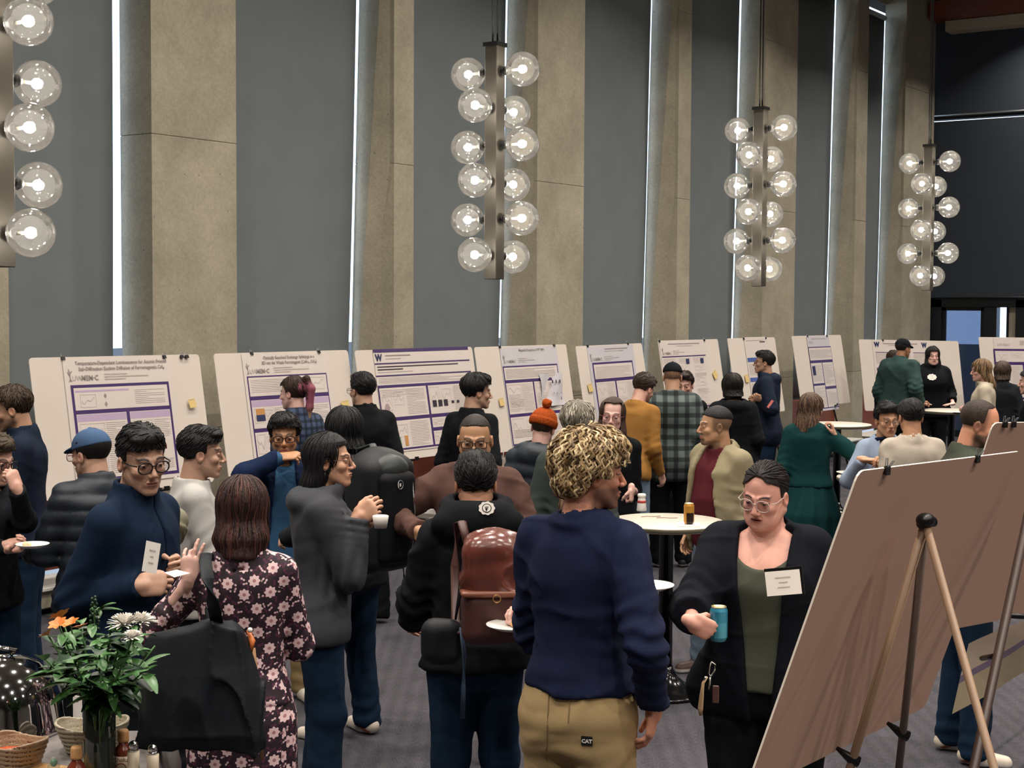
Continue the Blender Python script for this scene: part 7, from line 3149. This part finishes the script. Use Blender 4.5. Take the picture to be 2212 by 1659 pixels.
def shaker(px, py, s, label):
    c = P(px, py, s)
    h = c.z - ZT
    root = empty('pepper_mill', (c.x, c.y, ZT))
    q = MB()
    q.lathe([(0, 0), (.024, 0), (.024, .01), (.017, h * .5), (.018, h * .8), (0, h * .82)], mat('cream_mill', '#bfb29c', .4), 24)
    q.build('mill_body', root)
    q = MB()
    q.sphere((0, 0, h * .93), h * .09 + .004, M_CHR, 14)
    q.lathe([(0, h * .8), (.015, h * .8), (.013, h * .88), (0, h * .88)], M_CHR, 20)
    q.build('knob', root)
    tag(root, label, 'pepper mill', 'mills on the buffet')


shaker(288, 1604, 728, 'cream mill with steel knob between the sauce bottle and its twin mill')
shaker(330, 1612, 728, 'cream mill with steel knob at the right end of the buffet')
# menu card
q = MB()
q.box((0, 0, .055), (.035, .003, .11), M_WHITE)
c = P(168, 1560, 640)
o = q.build('menu_card')
o.matrix_world = facing((c.x, c.y, ZT), 20)
tag(o, 'white card standing behind the vase of flowers', 'card')

# vase with flowers
c = P(214, 1500, 722)
root = empty('vase', (c.x, c.y, ZT))
h = .235
M_VG = mat('dark_glass_vase', '#17231f', .08, spec=.8)
q = MB()
q.lathe([(0, .001), (.046, .001), (.048, .006), (.047, .12), (.0485, h), (.045, h), (.043, .12), (.043, .02), (0, .02)], M_VG, 40)
q.build('glass_cylinder', root)
root['label'] = ''
tag(root, 'tall cylindrical vase of dark glass full of stems', 'vase')
VX = Matrix.Translation((c.x, c.y, ZT))
rng = random.Random(9)
M_LEAF = mat('leaf', '#3f6a38', .35, var=.35, vscale=22, spec=.5)
M_LEAFD = mat('leaf_dark', '#1b3a22', .4, var=.3, vscale=22, spec=.5)
M_STEM = mat('stem', '#38602c', .5)


def leafshape(mb, base, d, up, ln, wd, m, bend=.25):
    d = Vector(d).normalized()
    s_ = d.cross(Vector(up)).normalized()
    n_ = s_.cross(d).normalized()
    vs, fs = [], []
    K_ = 6
    for i in range(K_ + 1):
        t = i / K_
        w_ = wd * math.sin(math.pi * min(t * .92 + .04, 1)) ** .8
        ctr = Vector(base) + d * ln * t - Vector((0, 0, 1)) * bend * ln * t * t
        vs += [ctr - s_ * w_ + n_ * w_ * .35, ctr, ctr + s_ * w_ + n_ * w_ * .35]
    for i in range(K_):
        for k in range(2):
            a = i * 3 + k
            fs.append((a, a + 1, a + 4, a + 3))
    mb.add(vs, fs, m, True)


def sprig(px, py, s, kind, n, label, group=None, seed=0):
    rr = random.Random(seed)
    tip = VX.inverted() @ P(px, py, s)
    b0 = Vector((rr.uniform(-.015, .015), rr.uniform(-.015, .015), .02))
    b1 = Vector((tip.x * .28, tip.y * .28, h + .02))
    root = empty(kind, M=VX.copy())
    pts = []
    for i in range(9):
        t = i / 8
        a = b0.lerp(b1, min(t * 2, 1)) if t < .5 else b1.lerp(tip, (t - .5) * 2)
        pts.append(a)
    q = MB()
    q.tube(pts, .0028, M_STEM, 6)
    q.build('stem', root)
    q = MB()
    for i in range(n):
        t = rr.uniform(.10, 1.0)
        p0 = b1.lerp(tip, t) + Vector((rr.uniform(-.012, .012), rr.uniform(-.012, .012), 0))
        a = rr.uniform(0, 6.28)
        d = Vector((math.cos(a), math.sin(a), rr.uniform(-.25, .75)))
        leafshape(q, p0, d, (0, 0, 1), rr.uniform(.045, .085), rr.uniform(.012, .020), M_LEAF if rr.random() < .65 else M_LEAFD, rr.uniform(0, .5))
    q.build('leaves', root)['kind'] = 'stuff'
    return root, tip


LV = [(120, 1390, 700), (175, 1345, 705), (240, 1350, 745), (300, 1375, 700), (335, 1395, 715), (95, 1420, 735), (160, 1425, 770), (215, 1400, 775), (270, 1420, 770), (320, 1440, 745), (205, 1375, 690), (255, 1395, 690), (130, 1455, 735),
      (185, 1465, 765), (245, 1470, 760), (295, 1465, 730), (150, 1375, 735), (285, 1350, 740)]
q = MB()
for i, (px, py, s_) in enumerate(LV):
    rr = random.Random(i)
    tip = VX.inverted() @ P(px, py, s_)
    b0 = Vector((rr.uniform(-.015, .015), rr.uniform(-.015, .015), .02))
    b1 = Vector((tip.x * .28, tip.y * .28, h + .02))
    q.tube([b0, b0.lerp(b1, .5), b1, b1.lerp(tip, .5), tip], .0028, M_STEM, 6)
    for k in range(16):
        p0 = b1.lerp(tip, rr.uniform(.05, 1.0)) + Vector((rr.uniform(-.012, .012), rr.uniform(-.012, .012), 0))
        a = rr.uniform(0, 6.28)
        leafshape(q, p0, Vector((math.cos(a), math.sin(a), rr.uniform(-.25, .75))), (0, 0, 1), rr.uniform(.055, .10), rr.uniform(.014, .024), M_LEAF if rr.random() < .65 else M_LEAFD, rr.uniform(0, .5))
o = q.build('bouquet_greenery')
o.matrix_world = VX
tag(o, 'mass of glossy green leaves in the dark glass vase', 'foliage')['kind'] = 'stuff'
r_, tip = sprig(203, 1305, 730, 'herb_sprig', 10, '', seed=50)
q = MB()
for i in range(26):
    z = -i * .004
    a = i * 2.4
    q.sphere((tip.x + .012 * math.cos(a) * (.4 + i / 26), tip.y + .012 * math.sin(a) * (.4 + i / 26), tip.z + .02 + z), .0055, M_LEAFD, 7)
q.build('seed_head', r_)
tag(r_, 'upright dark green seed-headed stem at the top of the bouquet', 'flower stem')
M_OR = mat('orange_petal', '#d67a35', .5, var=.2, vscale=30)
M_ORP = mat('coral_petal', '#cf7b62', .5, var=.15, vscale=30)
M_WP = mat('white_petal', '#e8e4dc', .6)
M_YC = mat('yellow_core', '#c9a53a', .7)
for i, (px, py, s_, m, rad, lb) in enumerate(((133, 1335, 712, M_OR, .040, 'topmost orange lily, at the upper left of the bouquet'), (152, 1352, 735, M_OR, .036, 'orange lily just right of the topmost one'),
                                   (104, 1372, 722, M_ORP, .030, 'coral lily at the far left of the bouquet'), (128, 1352, 745, M_OR, .034, 'orange lily below the topmost one'),
                                   (175, 1358, 720, M_ORP, .028, 'small coral lily beside the seed-headed stem'))):
    r_, tip = sprig(px, py, s_, 'lily', 4, '', seed=60 + i)
    out = (tip - Vector((0, 0, h))).normalized()
    sd = out.cross(Vector((0, 0, 1))).normalized()
    up_ = sd.cross(out)
    for k in range(6):
        a = k * math.pi / 3 + i
        q = MB()
        leafshape(q, tip, out * .55 + (sd * math.cos(a) + up_ * math.sin(a)) * 1.0, out, rad, rad * .34, m, .1)
        q.build('petal', r_)
    tag(r_, lb, 'flower', 'orange lilies')
for i, (px, py, s_, rad, lb) in enumerate(((268, 1350, 740, .050, 'large white chrysanthemum, left one of the pair'), (305, 1345, 735, .046, 'white chrysanthemum, right one of the pair'), (286, 1378, 760, .03, 'small white chrysanthemum below the pair'))):
    r_, tip = sprig(px, py, s_, 'chrysanthemum', 4, '', seed=70 + i)
    rr = random.Random(i)
    q = MB()
    for k in range(90):
        t = rr.random()
        a = rr.uniform(0, 6.28)
        el_ = t * 1.35
        d = Vector((math.cos(a) * math.cos(el_), math.sin(a) * math.cos(el_), math.sin(el_)))
        leafshape(q, tip + d * .006, d, (0, 0, 1) if t < .8 else (1, 0, 0), rad * (1 - .35 * t), .0045, M_WP, .1)
    o = q.build('petals', r_)
    o['kind'] = 'stuff'
    tag(r_, lb, 'flower', 'white chrysanthemums')

# blue light strips and small things on the far ledge are daylight, painted in as white ledge tops
